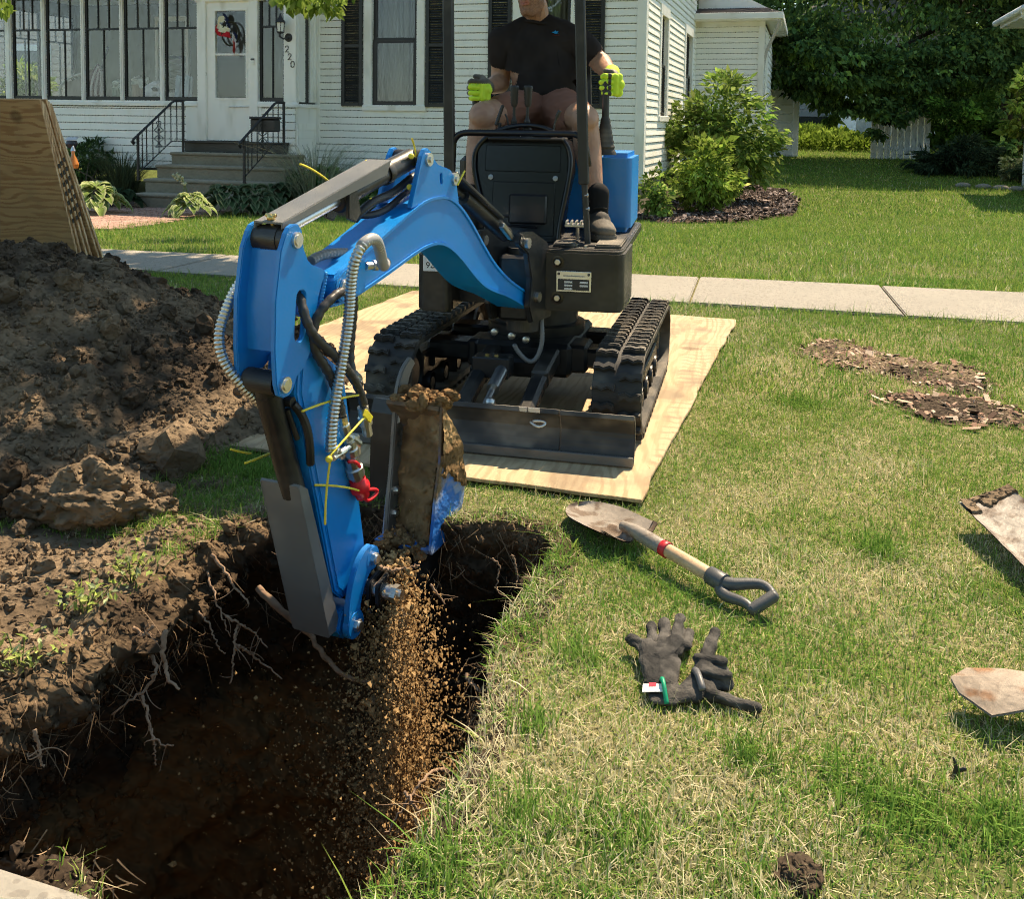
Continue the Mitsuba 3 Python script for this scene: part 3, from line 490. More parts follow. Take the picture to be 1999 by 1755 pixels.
# bucket cylinder in front of the stick, with its guard
ex('bucket_cylinder', [pin(1.278, .466, -.038, .038, .026, 20), cyl(bp(1.276, .468), bp(1.262, .43), .025, 20), cyl(bp(1.265, .44), bp(1.178, .20), .0265, 24)], 'black_paint', None, 30)
ex('cylinder_rod', cyl(bp(1.19, .24), bp(1.062, -.125), .013, 18), 'metal', None, 30, (.5, .5, .5))
ex('cylinder_port', [cyl(bp(1.235, .40, .026), bp(1.205, .33, .03), .006, 10), cyl(bp(1.228, .415, .018), bp(1.228, .415, .036), .011, 12), tube(spl([bp(1.225, .41, .034), bp(1.205, .375, .046), bp(1.19, .32, .05), bp(1.178, .27, .044)], 16), .009, 10)], 'black_paint', None, 30)
g2 = lambda w: plate([(1.205, .232), (1.212, .226), (1.105, -.14), (1.095, -.155), (1.05, -.155), (1.06, -.13)], .005, w, .001)
ex('rod_guard', [plate([(1.206, .232), (1.212, .229), (1.098, -.155), (1.092, -.152)], .098, -.012, .001), plate([(1.206, .232), (1.212, .226), (1.10, -.15), (1.05, -.15), (1.065, -.12), (1.18, .215)], .004, .037, .001), plate([(1.206, .232), (1.212, .226), (1.10, -.15), (1.05, -.15), (1.065, -.12), (1.18, .215)], .004, -.061, .001)], 'grey_guard', None, 20, label='long grey guard plate over the bucket cylinder')
# bucket linkage
lk = smoothc([(.975, .012), (1.01, .0), (1.045, -.05), (1.06, -.11), (1.058, -.15)], 20); lk2 = smoothc([(1.02, -.165), (1.022, -.12), (1.005, -.07), (.975, -.042), (.945, -.035)], 20)
for w in (.06, -.06):
    ex('bucket_link', [plate(sg.Polygon(lk + lk2).buffer(.006), .014, w, .002), plate(sg.Point(.965, -.018).buffer(.028), .016, w, .002), plate(sg.Point(1.037, -.145).buffer(.032), .018, w, .002)], 'blue_paint', None, 30, label='curved blue bucket link' if w > 0 else None)
    g = np.sign(w)
    for s, z in ((.965, -.018), (1.037, -.145)): ex('pin', [pin(s, z, w + g * .006, w + g * .018, .014, 6), pin(s, z, w + g * .016, w + g * .022, .010)], 'metal', None, 30, (.7, .7, .68))
ex('bucket_arm', [plate([(1.06, -.11), (1.075, -.15), (1.05, -.18), (.99, -.18), (.975, -.15), (1.0, -.11)], .09, 0, .004, .012)], 'blue_paint', None, 30)
for s, z in ((.975, -.085), (.945, -.155)):
    ex('pin', [pin(s, z, .05, .128, .018, 20), pin(s, z, .128, .142, .021, 6), pin(s, z, .142, .152, .011, 12)], 'metal', None, 30, (.62, .62, .6))
ex('bucket_ear', [plate([(1.0, -.06), (1.0, -.11), (.96, -.17), (.80, -.19), (.68, -.14), (.68, -.06), (.88, -.09), (.95, -.05)], .014, w, .003, .012) for w in (.10, .075)], 'black_paint', None, 30)
# bucket: a narrow one, hung nearer the stick
S0, KS = V(.0215, 3.034, .043), .957
bk = smoothc([(.655, .262), (.61, .215), (.55, .13), (.523, .01), (.546, -.056), (.618, -.1), (.705, -.112)], 30)
mouth = [(.712, -.10), (.69, .02), (.665, .12), (.658, .25)]
side = sg.Polygon(bk + mouth)
shell = side.difference(sg.Polygon(smoothc([(.675, .27), (.622, .212), (.563, .126), (.537, .01), (.558, -.046), (.622, -.087), (.72, -.098)], 30) + [(.9, -.1), (.8, .3)]))
def bucket_col(p, n, uv):
    a = fbm(p.x * 11, p.y * 11, p.z * 11, 4); b = fbm(p.x * 50, p.y * 50, p.z * 50, 3); st = noise(p.x * 30, p.y * 30, p.z * 160)
    paint = mix((.01, .12, .42), (.30, .35, .42), smoothstep(.42, .64, a * .7 + b * .35) * .75 + .15 * smoothstep(.6, .9, st))
    mud = mix((.06, .036, .02), (.20, .125, .06), b)
    return mix(paint, mud, smoothstep(.0, .10, p.z - .06 + .34 * (a - .5) + .1 * (b - .5)))
pbr('blue_muddy', bucket_col, .6, bump=lambda p, n, uv: fbm(p.x * 50, p.y * 50, p.z * 50, 3), bs=.006)
bucket = ex('bucket', [plate(shapely.affinity.translate(side, -.045, 0), .008, -.088, .001), plate(shell, .16, -.008, .001)], 'blue_muddy', None, 30, label='narrow blue digging bucket caked with soil, curled behind the stick')
ex('side_plate', plate(side, .008, .078, .001), 'blue_muddy', None, 30, parent=bucket, label='scuffed blue right cheek of the bucket')
bar = smoothc([(.668, -.150), (.664, -.05), (.643, .085), (.627, .225), (.600, .315), (.552, .352)], 24) + smoothc([(.530, .335), (.562, .302), (.584, .225), (.603, .085), (.622, -.05), (.630, -.160)], 24)
bpoly = sg.Polygon(bar).buffer(-.003).buffer(.006)
for z in (.13, .16): bpoly = bpoly.difference(sg.Point(.633 - (z - .0) * .16, z).buffer(.0085))
ex('side_cutter', plate(bpoly, .014, -.079, .003), 'scraped_steel', None, 30, parent=bucket, label='worn black steel side cutter bolted to the bucket edge')
for z, s in ((.01, .632), (-.05, .640), (-.11, .646)): ex('cutter_bolt', [pin(s, z, -.074, -.065, .0115, 6), pin(s, z, -.066, -.060, .008, 12)], 'metal', None, 30, (.66, .66, .63), parent=bucket)
ex('cutter_sticker', plate([(.612, .19), (.624, .19), (.613, .25), (.601, .25)], .001, -.0715, .0002), 'painted', None, color=(.66, .67, .68), parent=bucket)
# soil caked in the bucket mouth
def caked(u, v):
    z = -.112 + .385 * v; s1_ = np.interp(z, [-.11, .02, .12, .27], [.715, .69, .665, .652]); s0 = s1_ + (np.interp(z, [-.11, .02, .12, .27], [.640, .622, .605, .585]) - s1_) * (1 - u); w = -.072 + .152 * u
    P = S0 + (A3 * s0[..., None] + N3 * w[..., None] + np.stack([0 * z, 0 * z, z], -1)) * KS
    h = .03 * (meshkit.fbm(P * 14, 4, 31) - .55) + .018 * (meshkit.noise(P * 40, 32) ** 2) - .035 * (np.abs(2 * u - 1) ** 4) * 0
    h = h - .010 - .3 * np.clip(-.06 - z, 0, 1) - .022 * np.clip((u - .8) / .2, 0, 1) ** 2 * (z < .06) + .008 * np.clip((z - .15) / .1, 0, 1)
    return P + A3 * h[..., None] + N3 * (.012 * (meshkit.fbm(P * 20, 3, 33) - .5))[..., None]
pbr('caked', lambda p, n, uv: mix(mix((.07, .042, .022), (.30, .185, .085), fbm(p.x * 26, p.y * 26, p.z * 26, 4)), (.36, .24, .12), smoothstep(.55, .8, fbm(p.x * 9, p.y * 9, p.z * 9, 3))), .95, spec=.1, bump=soil_bump, bs=.012, eps=2e-3)
ex('caked_soil', grid(60, 190, caked), 'caked', None, True, parent=bucket, label='brown soil caked in the bucket')
rg = np.random.default_rng(7)
TET = TM([[1, 1, 1], [-1, -1, 1], [-1, 1, -1], [1, -1, -1.]], [[0, 2, 1], [0, 1, 3], [0, 3, 2], [1, 2, 3]])
OCT = TM([[1, 0, 0], [-1, 0, 0], [0, 1, 0], [0, -1, 0], [0, 0, 1], [0, 0, -1.]], [[0, 2, 4], [2, 1, 4], [1, 3, 4], [3, 0, 4], [2, 0, 5], [1, 2, 5], [3, 1, 5], [0, 3, 5]])
def lumps(P, r, seed, jit=.35, sub_=1):
    """many small rough crumbs as one mesh"""
    g = np.random.default_rng(seed); ico = trimesh.creation.icosphere(sub_, 1.) if sub_ >= 0 else OCT if sub_ == -1 else TET; P = np.asarray(P); n = len(P); r = np.broadcast_to(r, (n,))
    v = ico.vertices[None] * (1 + jit * (g.random((n, len(ico.vertices), 1)) - .5)) * (1 + .7 * (g.random((n, 1, 3)) - .5)) * r[:, None, None] + P[:, None]
    f = ico.faces[None] + (np.arange(n) * len(ico.vertices))[:, None, None]
    return TM(v.reshape(-1, 3), f.reshape(-1, 3))
up = np.array([bp(rg.uniform(.57, .655), .262 + rg.normal(0, .010), rg.uniform(-.07, .08)) for k in range(90)])
ex('caked_soil', [lumps(up, rg.uniform(.006, .017, 90), 5, sub_=2)], 'caked', None, True, parent=bucket)
def cheek(u, v):
    z = -.06 + .325 * v; sm = np.interp(z, [-.1, .02, .12, .25], [.712, .69, .665, .658]); sb = np.interp(z, [-.09, -.056, .01, .13, .2, .262], [.62, .546, .523, .55, .60, .655]); s = sm + (sb - sm) * u
    P = S0 + (A3 * s[..., None] + N3 * .081 + np.stack([0 * z, 0 * z, z], -1)) * KS; a = meshkit.fbm(P * 11, 4, 51); h = .010 * meshkit.fbm(P * 40, 3, 52) + .012 * meshkit.fbm(P * 15, 3, 53) - .004
    h = np.where(z > .04 + .22 * (a - .5) + .07 * (1 - u), h, -.01); return P + N3 * h[..., None]
ex('caked_soil', grid(44, 70, cheek), 'caked', None, True, parent=bucket)
ex('back_plate', [plate([(.60, -.13), (.59, .20), (.575, .235), (.565, .235), (.578, .19), (.585, -.13)], .085, -.135, .002)], 'black_paint', None, parent=bucket, label='dark far side of the bucket in shadow')  # added black plate in place of the shade left of the cutter
ex('caked_soil', lumps(np.array([bp(rg.uniform(.62, .715), -.106 + rg.normal(0, .009), rg.uniform(-.085, .055)) for k in range(260)]), rg.uniform(.004, .012, 260), 15, .7, 1), 'caked', None, False, parent=bucket)
S0, KS = V(.0225, 3.17, 0), 1.
# ---- hoses
for nm, P, r, b, c in [
  ('hose_guard', [(-0.288,2.235,0.676), (-0.29,2.194,0.713), (-0.303,2.128,0.746), (-0.321,2.101,0.727), (-0.336,2.103,0.681), (-0.345,2.12,0.6), (-0.356,2.12,0.511), (-0.367,2.108,0.436), (-0.377,2.099,0.36), (-0.381,2.101,0.292)], .0105, 'metal', (.62, .62, .60)),
  ('hose_guard', [(-0.53,2.062,0.684), (-0.559,2.048,0.662), (-0.578,2.016,0.616), (-0.588,1.996,0.567), (-0.578,1.993,0.51), (-0.547,2.001,0.461), (-0.511,2.032,0.41), (-0.488,2.059,0.381)], .0095, 'metal', (.58, .58, .56))]:
    ex(nm, ringed(np.array(P), r, .0085, .0022, 12), b, None, True, c, label='ribbed silver spring guard round a hydraulic hose, %s' % ('over the stick' if r > .01 else 'looping left'))
ex('hydraulic_hose', tube(spl([(-0.288,2.271,0.677), (-0.288,2.235,0.676), (-0.29,2.194,0.713), (-0.303,2.128,0.747), (-0.319,2.105,0.733)], 24), .013, 12), 'painted', None, True, (.30, .30, .30))
for P in ([(-0.453,2.088,0.648), (-0.433,2.046,0.623), (-0.414,2.037,0.572), (-0.386,2.09,0.515), (-0.354,2.162,0.45), (-0.337,2.199,0.4), (-0.327,2.222,0.347)],
          [(-0.364,2.164,0.626), (-0.386,2.09,0.616), (-0.408,2.067,0.577), (-0.412,2.067,0.533), (-0.394,2.097,0.477), (-0.377,2.134,0.417), (-0.365,2.149,0.35)],
          [(-0.372,2.341,0.583), (-0.377,2.354,0.507), (-0.38,2.348,0.434), (-0.372,2.342,0.392)]):
    ex('hydraulic_hose', ringed(np.array(P), .0095, .022, .0012, 12), 'painted', None, True, (.032, .031, .032))
ex('hydraulic_hose', ringed(np.array([(-0.435,2.151,0.694), (-0.417,2.193,0.702), (-0.396,2.238,0.701), (-0.373,2.289,0.695)]), .0105, .012, .0012, 12), 'painted', None, True, (.16, .16, .155))
# fittings
fit = lambda a, b, r: lathe([(0, 0), (r, 0), (r, .3), (r * 1.25, .34), (r * 1.25, .6), (r * .9, .62), (r * .9, 1), (0, 1)], fromto(a, b) @ np.diag([1, 1, np.linalg.norm(V(*b) - V(*a)), 1]), 10)
for a, b, r in (((-0.365,2.149,0.354), (-0.358,2.176,0.288), .010), ((-0.33,2.215,0.355), (-0.321,2.235,0.284), .013), ((-0.382,2.099,0.301), (-0.367,2.158,0.259), .009), ((-0.363,2.165,0.305), (-0.339,2.214,0.271), .011), ((-0.354,2.18,0.287), (-0.348,2.199,0.23), .013), ((-0.293,2.273,0.672), (-0.328,2.245,0.671), .010), ((-0.372,2.342,0.398), (-0.352,2.312,0.379), .012), ((-0.378,2.108,0.272), (-0.349,2.186,0.278), .007)):
    ex('hose_fitting', fit(a, b, r), 'metal', None, 25, (.66, .65, .6))
ex('valve_block', beam((-0.353,2.2,0.294), (-0.35,2.208,0.242), .028, .03, c=.004), 'metal', None, color=(.5, .5, .48))
ex('coupling', [fit((-0.352,2.191,0.247), (-0.338,2.222,0.168), .0165)], 'metal', None, 25, (.62, .61, .58))
pbr('red_rubber', (.55, .012, .02), .4)
ex('dust_cap', [fit((-0.342,2.213,0.19), (-0.332,2.234,0.142), .019), tube(spl([(-0.334,2.23,0.151), (-0.32,2.262,0.146), (-0.307,2.291,0.129), (-0.313,2.278,0.123), (-0.327,2.246,0.14)], 24), .0045, 8), tube(spl([(-0.353,2.159,0.247), (-0.341,2.18,0.239), (-0.332,2.199,0.218), (-0.328,2.22,0.184)], 20), .0042, 8)], 'red_rubber', None, True, label='red rubber dust cap with pull loop')
ex('warning_tag', beam((-0.323,2.195,0.348), (-0.312,2.218,0.325), .007, .016, c=.001), 'painted', None, color=(.75, .62, .03), label='small yellow tag on a hose')
# yellow cable ties
TIE = (.70, .58, .05)
for P in ([(-0.472,2.216,0.902), (-0.451,2.263,0.886), (-0.421,2.307,0.856)], [(-0.361,2.39,0.885), (-0.353,2.409,0.905)], [(-0.251,2.488,0.958), (-0.243,2.507,0.92), (-0.24,2.512,0.887)], [(-0.144,2.628,0.834), (-0.126,2.644,0.872)],
          [(-0.338,2.368,0.815), (-0.302,2.449,0.822), (-0.269,2.521,0.831)], [(-0.427,2.025,0.399), (-0.387,2.098,0.399), (-0.336,2.19,0.389)], [(-0.379,2.082,0.287), (-0.349,2.135,0.315), (-0.323,2.195,0.337)], [(-0.38,2.091,0.278), (-0.387,2.087,0.218), (-0.39,2.081,0.136)],
          [(-0.416,2.098,0.216), (-0.373,2.144,0.197), (-0.326,2.224,0.152)], [(-0.55,2.042,0.282), (-0.528,2.091,0.279), (-0.502,2.126,0.282)], [(-0.581,2.046,0.31), (-0.563,2.088,0.289), (-0.554,2.106,0.281)]):
    Q = spl(P, 12); ex('cable_tie', tube(Q, .0026, 6), 'painted', None, True, TIE)
for p in ((-0.255,2.48,0.837), (-0.381,2.077,0.281), (-0.252,2.486,0.914)): ex('cable_tie', trimesh.creation.icosphere(1, .008).apply_translation(p), 'painted', None, True, TIE)
ex('hose_bundle', [tube(spl([(-0.372,2.341,0.766), (-0.34,2.364,0.801), (-0.292,2.471,0.825), (-0.261,2.54,0.853), (-0.232,2.654,0.833)], 20), .011, 10), tube(spl([(-0.366,2.379,0.775), (-0.333,2.404,0.775), (-0.287,2.483,0.802), (-0.255,2.552,0.826)], 20), .009, 10)], 'painted', None, True, (.02, .02, .022))
# ================================================================ the white house
HS = thing('white_house', 'white clapboard house with black shutters and a glazed front porch', 'house')
th = math.radians(16.5); HU, HV, HO = V(math.cos(th), -math.sin(th), 0), V(math.sin(th), math.cos(th), 0), V(-3.92202433, 13.8, 0)
HM = fr(HU, HV, (0, 0, 1), HO)                    # local: u along the front, d back, z up
FM = lambda d: HM @ fr((1, 0, 0), (0, 0, 1), (0, -1, 0), (0, d, 0))     # local x along the front, y up, z to the front
SM = lambda u: HM @ fr((0, 1, 0), (0, 0, 1), (1, 0, 0), (u, 0, 0))      # on a side wall: x back, y up, z outwards right
def hs(name, m, b, parent=None, color=None, smooth=False, M=HM, label=None):
    if isinstance(m, list): m = cat(m)
    return add(name, mv(m, M), b, smooth, color, parent or HS, **({'label': label} if label else {}))
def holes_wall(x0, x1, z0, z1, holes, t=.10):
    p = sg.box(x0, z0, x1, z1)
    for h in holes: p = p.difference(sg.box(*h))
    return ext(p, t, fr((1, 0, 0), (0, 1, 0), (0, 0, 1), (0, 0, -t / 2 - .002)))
rs = np.random.default_rng(11)
def siding(wall, M, x0, x1, z0, z1, holes, rev=.095, ph=0.):
    z = z0
    while z < z1 - .02:
        top = min(z + rev + .012, z1); segs = [(x0, x1)]
        for h in holes:
            if h[1] < z + rev * .6 and h[3] > z + rev * .4:
                segs = [s for a, b in segs for s in ((a, min(b, h[0])), (max(a, h[2]), b)) if s[1] - s[0] > .01]
        for a, b in segs:
            k = rs.normal(0, .0008); z_ = z + .008 + abs(rs.normal(0, .001)); prof = [(0, z_), (.019 + k, z_), (.0205 + k, z_ + .002), (.008 + k, top - .012), (0, top - .012)]
            m = ext(prof, b - a, fr((0, 0, 1), (0, 1, 0), (-1, 0, 0), ((a + b) / 2, 0, 0)))
            hs('siding_board', m, 'clapboard', wall, M=M)
        z += rev
win1 = (1.77, 1.14, 2.67, 3.05); win2 = (3.90, 1.14, 4.80, 3.05)
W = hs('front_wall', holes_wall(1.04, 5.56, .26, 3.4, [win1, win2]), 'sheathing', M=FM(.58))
siding(W, FM(.58), 1.04, 5.545, .285, 3.35, [win1, win2])
hs('upper_siding', [ext([(0, z), (.0155, z), (.006, z + .105), (0, z + .105)], 4.5, fr((0, 0, 1), (0, 1, 0), (-1, 0, 0), (3.3, 0, 0))) for z in np.arange(3.3, 3.35, .095)], 'clapboard', W, M=FM(.58))
hs('corner_board', [cbox((5.545, .545, .25), (5.665, .58, 3.4), .004), cbox((5.63, .58, .25), (5.665, .70, 3.4), .004)], 'trim_white', W)
hs('corner_board', cbox((1.03, .55, .69), (1.10, .585, 3.4), .004), 'trim_white', W)
hs('foundation', [cbox((1.04, .60, -.4), (5.60, .72, .265), .004), cbox((5.50, .60, -.4), (5.62, 6.2, .265), .004)], 'old_concrete')
pbr('curtain', lambda p, n, uv: mix((.05, .055, .04), (.14, .14, .105), fbm(p.x * 9, p.z * 1.3, 0., 2)), .9)
def window(w, M, parent=None, casing=.12, mid=.52, sill=True, curtain=True, dark=True):
    x0, z0, x1, z1 = w
    k = hs('window', [cbox((x0 - .0, z0 + .075, -.06), (x0 + casing, z1, .030), .004), cbox((x1 - casing, z0 + .075, -.06), (x1, z1, .030), .004), cbox((x0 - .0, z1 - casing, -.06), (x1, z1 + .02, .034), .004), cbox((x0 - .015, z0, -.06), (x1 + .02, z0 + .08, .046), .006)], 'trim_white', parent, M=M)
    a, b, c, e = x0 + casing, x1 - casing, z0 + .08, z1 - casing; zm = c + (e - c) * mid; t = .06
    pre = 'frame' if parent is None or True else ''
    hs('sash', [cbox((a, c, -.045), (a + t, zm, -.008), .003), cbox((b - t, c, -.045), (b, zm, -.008), .003), cbox((a + t, c, -.045), (b - t, c + .055, -.008), .003), cbox((a + t, zm - .04, -.045), (b - t, zm, -.008), .003),
        cbox((a, zm, -.07), (a + t * .85, e, -.035), .003), cbox((b - t * .85, zm, -.07), (b, e, -.035), .003), cbox((a + t * .85, e - .05, -.07), (b - t * .85, e, -.035), .003), cbox((a + t * .85, zm - .005, -.07), (b - t * .85, zm + .03, -.035), .003)], 'painted', k, (.012, .012, .013), M=M)
    for q, zz in (((a + t, c + .05, b - t, zm - .035), -.025), ((a + t * .8, zm + .025, b - t * .8, e - .045), -.052)):
        hs('pane', TM([[q[0], q[1], zz], [q[2], q[1], zz], [q[2], q[3], zz], [q[0], q[3], zz]], [[0, 1, 2], [0, 2, 3]]), 'pane', k, M=M)
    if curtain:
        cu = grid(90, 4, lambda u, v: np.stack([a + .02 + (b - a - .04) * u, c + .02 + (e - c - .03) * v, -.16 + .022 * np.sin(u * 34 + 5 * np.sin(u * 7)) + .008 * np.sin(u * 80)], -1))
        hs('curtain', cu, 'curtain', k, smooth=True, M=M)
    hs('room', box((a - .3, c - .2, -.60), (b + .3, e + .2, -.50)), 'matte', k, (.02, .02, .02), M=M)  # black board in place of the unlit room behind the glass
    return k
window(win1, FM(.58)); window(win2, FM(.58))
def shutter(x0, x1):
    k = hs('shutter', [cbox((x0, 1.20, 0.012), (x0 + .05, 3.0, .048), .003), cbox((x1 - .05, 1.20, .012), (x1, 3.0, .048), .003)] + [cbox((x0 + .05, z - .025, .012), (x1 - .05, z + .025, .046), .003) for z in (1.225, 2.03, 2.975)], 'painted', color=(.011, .0125, .0125), M=FM(.58))
    hs('slats', [mv(cbox((x0 + .05, -.019, -.003), (x1 - .05, .019, .003), .001), fr((1, 0, 0), (0, .8, -.6), (0, .6, .8), (0, z, .028))) for z in np.arange(1.27, 2.95, .034)], 'painted', k, (.013, .0145, .0145), M=FM(.58))
    labels[hs_key('slats')] = {'kind': 'stuff'}
def hs_key(n):
    return [k for k in scene if k.startswith(HS) and ('__' + n) in k][-1]
for a, b in ((1.44, 1.755), (2.685, 3.0), (3.57, 3.885), (4.815, 5.13)): shutter(a, b)
# ---- right side wall, facing the sun
sw1, sw2 = (1.73, 1.05, 2.62, 2.66), (4.55, 1.05, 5.75, 2.66)
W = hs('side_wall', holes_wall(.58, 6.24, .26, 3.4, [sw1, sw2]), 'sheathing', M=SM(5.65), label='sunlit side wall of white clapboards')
siding(W, SM(5.65), .70, 6.24, .285, 3.35, [sw1, sw2])
hs('upper_siding', [ext([(0, z), (.0155, z), (.006, z + .105), (0, z + .105)], 5.5, fr((0, 0, 1), (0, 1, 0), (-1, 0, 0), (3.48, 0, 0))) for z in np.arange(3.3, 3.35, .095)], 'clapboard', W, M=SM(5.65))
for w in (sw1, sw2): window(w, SM(5.65), casing=.13)
hs('roof', [hull([(-.0, .4, 3.4), (5.85, .4, 3.4), (5.85, 8, 3.4), (-0., 8, 3.4), (-.0, .4, 3.5), (5.85, .4, 3.5), (5.85, 8, 3.5), (0, 8, 3.5), (3, 4.5, 5.4), (3, 6, 5.4)])], 'painted', color=(.06, .055, .05))
# ---- rear wing
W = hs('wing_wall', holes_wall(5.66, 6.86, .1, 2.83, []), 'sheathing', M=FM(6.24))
siding(W, FM(6.24), 5.66, 6.76, .2, 2.80, [], .095)
hs('corner_board', cbox((6.76, 6.205, .1), (6.87, 6.24, 2.83), .004), 'trim_white', W)
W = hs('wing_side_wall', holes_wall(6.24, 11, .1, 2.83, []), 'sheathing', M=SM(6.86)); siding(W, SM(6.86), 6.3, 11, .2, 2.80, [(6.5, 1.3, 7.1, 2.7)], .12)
hs('side_window', [cbox((6.87, 6.5, 1.3), (6.90, 6.6, 2.7), .004), cbox((6.87, 7.0, 1.3), (6.90, 7.1, 2.7), .004), cbox((6.87, 6.6, 1.3), (6.878, 7.0, 2.7), .002)], 'trim_white')
RF = hs('wing_roof', [hull([(5.6, 5.93, 2.97), (7.16, 5.93, 2.97), (7.16, 11.2, 2.97), (5.6, 11.2, 2.97), (5.6, 6.5, 3.13), (6.86, 6.5, 3.13), (6.86, 11, 3.3), (5.6, 11, 3.3)])], 'painted', color=(.085, .07, .065))
sh = []
for r in range(5):
    f0 = r / 5; z = 2.975 + .155 * f0 + .004; d = 5.94 + .56 * f0; x = 5.62
    while x < 7.12 - .3 * f0: w = rs.uniform(.14, .2); sh.append(cbox((x, d, z), (min(x + w - .006, 7.15 - .3 * f0), d + .13, z + .012 + rs.uniform(0, .004)), .002)); x += w
hs('shingles', sh, 'painted', RF, (.13, .105, .10)); labels[RF + '__shingles'] = {'kind': 'stuff'}
hs('fascia', [cbox((5.66, 5.90, 2.875), (7.16, 5.93, 2.985), .004), cbox((7.14, 5.90, 2.875), (7.18, 11.2, 2.985), .004)], 'trim_white')
hs('soffit', [box((5.66, 5.93, 2.86), (7.14, 6.24, 2.875)), box((6.86, 6.24, 2.86), (7.14, 11.2, 2.875)), cbox((5.66, 6.20, 2.77), (6.87, 6.24, 2.86), .004)], 'trim_white')
hs('downspout', tube(spl([(7.12, 5.95, 2.9), (7.10, 6.0, 2.78), (7.0, 6.15, 2.55), (6.93, 6.2, 2.4), (6.92, 6.21, 1.2), (6.92, 6.21, .2)], 30), .03, 8), 'painted', None, (.45, .43, .40), True)
W = hs('upper_wing_wall', hull([(5.66, 6.5, 3.12), (6.9, 6.5, 3.12), (5.66, 6.5, 3.75), (5.66, 6.6, 3.12), (6.9, 6.6, 3.12), (5.66, 6.6, 3.75)]), 'clapboard')
# ---- porch
pw = dict(z0=1.24, z1=2.70)
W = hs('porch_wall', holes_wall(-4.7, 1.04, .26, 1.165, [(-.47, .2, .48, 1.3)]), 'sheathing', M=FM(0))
siding(W, FM(0), -4.7, -.62, .285, 1.165, [], .105)
siding(W, FM(0), .52, 1.03, .33, 1.165, [], .105)
hs('porch_sill', [cbox((-4.7, -.045, 1.165), (-.47, .08, 1.215), .006), cbox((-4.7, -.02, 1.215), (-.47, .06, 1.242), .003), cbox((.46, -.045, 1.165), (1.09, .08, 1.215), .006), cbox((.46, -.02, 1.215), (1.05, .06, 1.242), .003)], 'trim_white', W)
hs('skirt_panel', [cbox((-.66, -.022, .55), (-.47, .0, 1.165), .003), cbox((.48, -.022, .55), (.52, .0, 1.165), .003)], 'trim_white', W)
edges = [(-4.34, -3.74), (-3.63, -3.095), (-3.03, -2.405), (-2.35, -1.745), (-1.69, -1.085), (-1.02, -.47)]
for a, b in zip([e[1] for e in edges[:-1]], [e[0] for e in edges[1:]]): hs('porch_post', [cbox((a, -.02, 1.242), (b, .08, 2.9), .006), cbox((a + .02, -.032, 1.242), (b - .02, -.02, 2.9), .003)], 'trim_white')
hs('porch_post', cbox((-4.7, -.02, 1.242), (-4.34, .08, 2.9), .006), 'trim_white')
hs('door_post', [cbox((-.47, -.035, .69), (-.335, .08, 2.66), .006)], 'trim_white'); hs('door_post', [cbox((.345, -.035, .69), (.475, .08, 2.66), .006)], 'trim_white')
hs('door_header', cbox((-.50, -.04, 2.60), (.52, .08, 2.9), .006), 'trim_white')
hs('porch_header', [cbox((-4.7, -.03, 2.72), (-.5, .08, 2.95), .006), cbox((.5, -.03, 2.72), (1.06, .08, 2.95), .006)], 'trim_white')
BK = (.010, .0105, .0115)
def porch_window(x0, x1, M=FM(0), z1=2.72, cols=(3, 2), t=.03, zm=2.255):
    z0 = 1.242; d0, d1 = -.06, -.02
    k = hs('porch_window', [cbox((x0, z0, d0), (x0 + t, z1, d1), .003), cbox((x1 - t, z0, d0), (x1, z1, d1), .003), cbox((x0 + t, z0, d0), (x1 - t, z0 + .055, d1), .003), cbox((x0 + t, z1 - .03, d0), (x1 - t, z1, d1), .003)], 'painted', color=BK, M=M)
    hs('muntin', cbox((x0 + t, zm - .014, d0 + .01), (x1 - t, zm + .014, d1 - .004), .003), 'painted', k, BK, M=M)
    for n, a, b in ((cols[0], zm + .014, z1 - .03), (cols[1], z0 + .055, zm - .014)):
        for q in range(1, n):
            x = x0 + t + (x1 - x0 - 2 * t) * q / n; hs('muntin', cbox((x - .010, a, d0 + .01), (x + .010, b, d1 - .006), .003), 'painted', k, BK, M=M)
    zz = -.042; hs('pane', TM([[x0 + t, z0 + .05, zz], [x1 - t, z0 + .05, zz], [x1 - t, z1 - .03, zz], [x0 + t, z1 - .03, zz]], [[0, 1, 2], [0, 2, 3]]), 'pane', k, M=M)
for a, b in edges: porch_window(a, b)
porch_window(.478, .86)
hs('porch_corner', [cbox((.86, -.02, 1.242), (1.045, .06, 2.9), .006), cbox((1.0, .06, 1.242), (1.05, .24, 2.9), .004), cbox((1.0, .36, 1.242), (1.05, .57, 2.9), .004), cbox((1.03, .0, .3), (1.05, .56, 1.165), .003), cbox((1.03, .36, 1.242), (1.062, .40, 2.9), .003), cbox((1.03, .46, 1.242), (1.062, .50, 2.9), .003), cbox((1.02, -.045, 1.165), (1.09, .57, 1.215), .005)], 'trim_white')
hs('side_light', cbox((1.01, .24, 1.242), (1.035, .36, 2.9), .002), 'gloss', color=(.012, .012, .014))
for k in range(6): hs('siding_board', mv(cbox((0, .335 + .105 * k, 0), (.50, .427 + .105 * k, .014), .002), SM(1.05) @ fr((1, 0, 0), (0, 1, 0), (0, 0, 1), (.03, 0, 0))), 'clapboard', W, M=np.eye(4))
greenwall = (.25, .255, .20)
hs('porch_floor', box((-4.7, .08, .66), (1.04, 2.6, .69)), 'matte', color=(.15, .15, .14))
hs('porch_ceiling', box((-4.8, -.28, 2.92), (1.04, 2.6, 2.975)), 'trim_white')
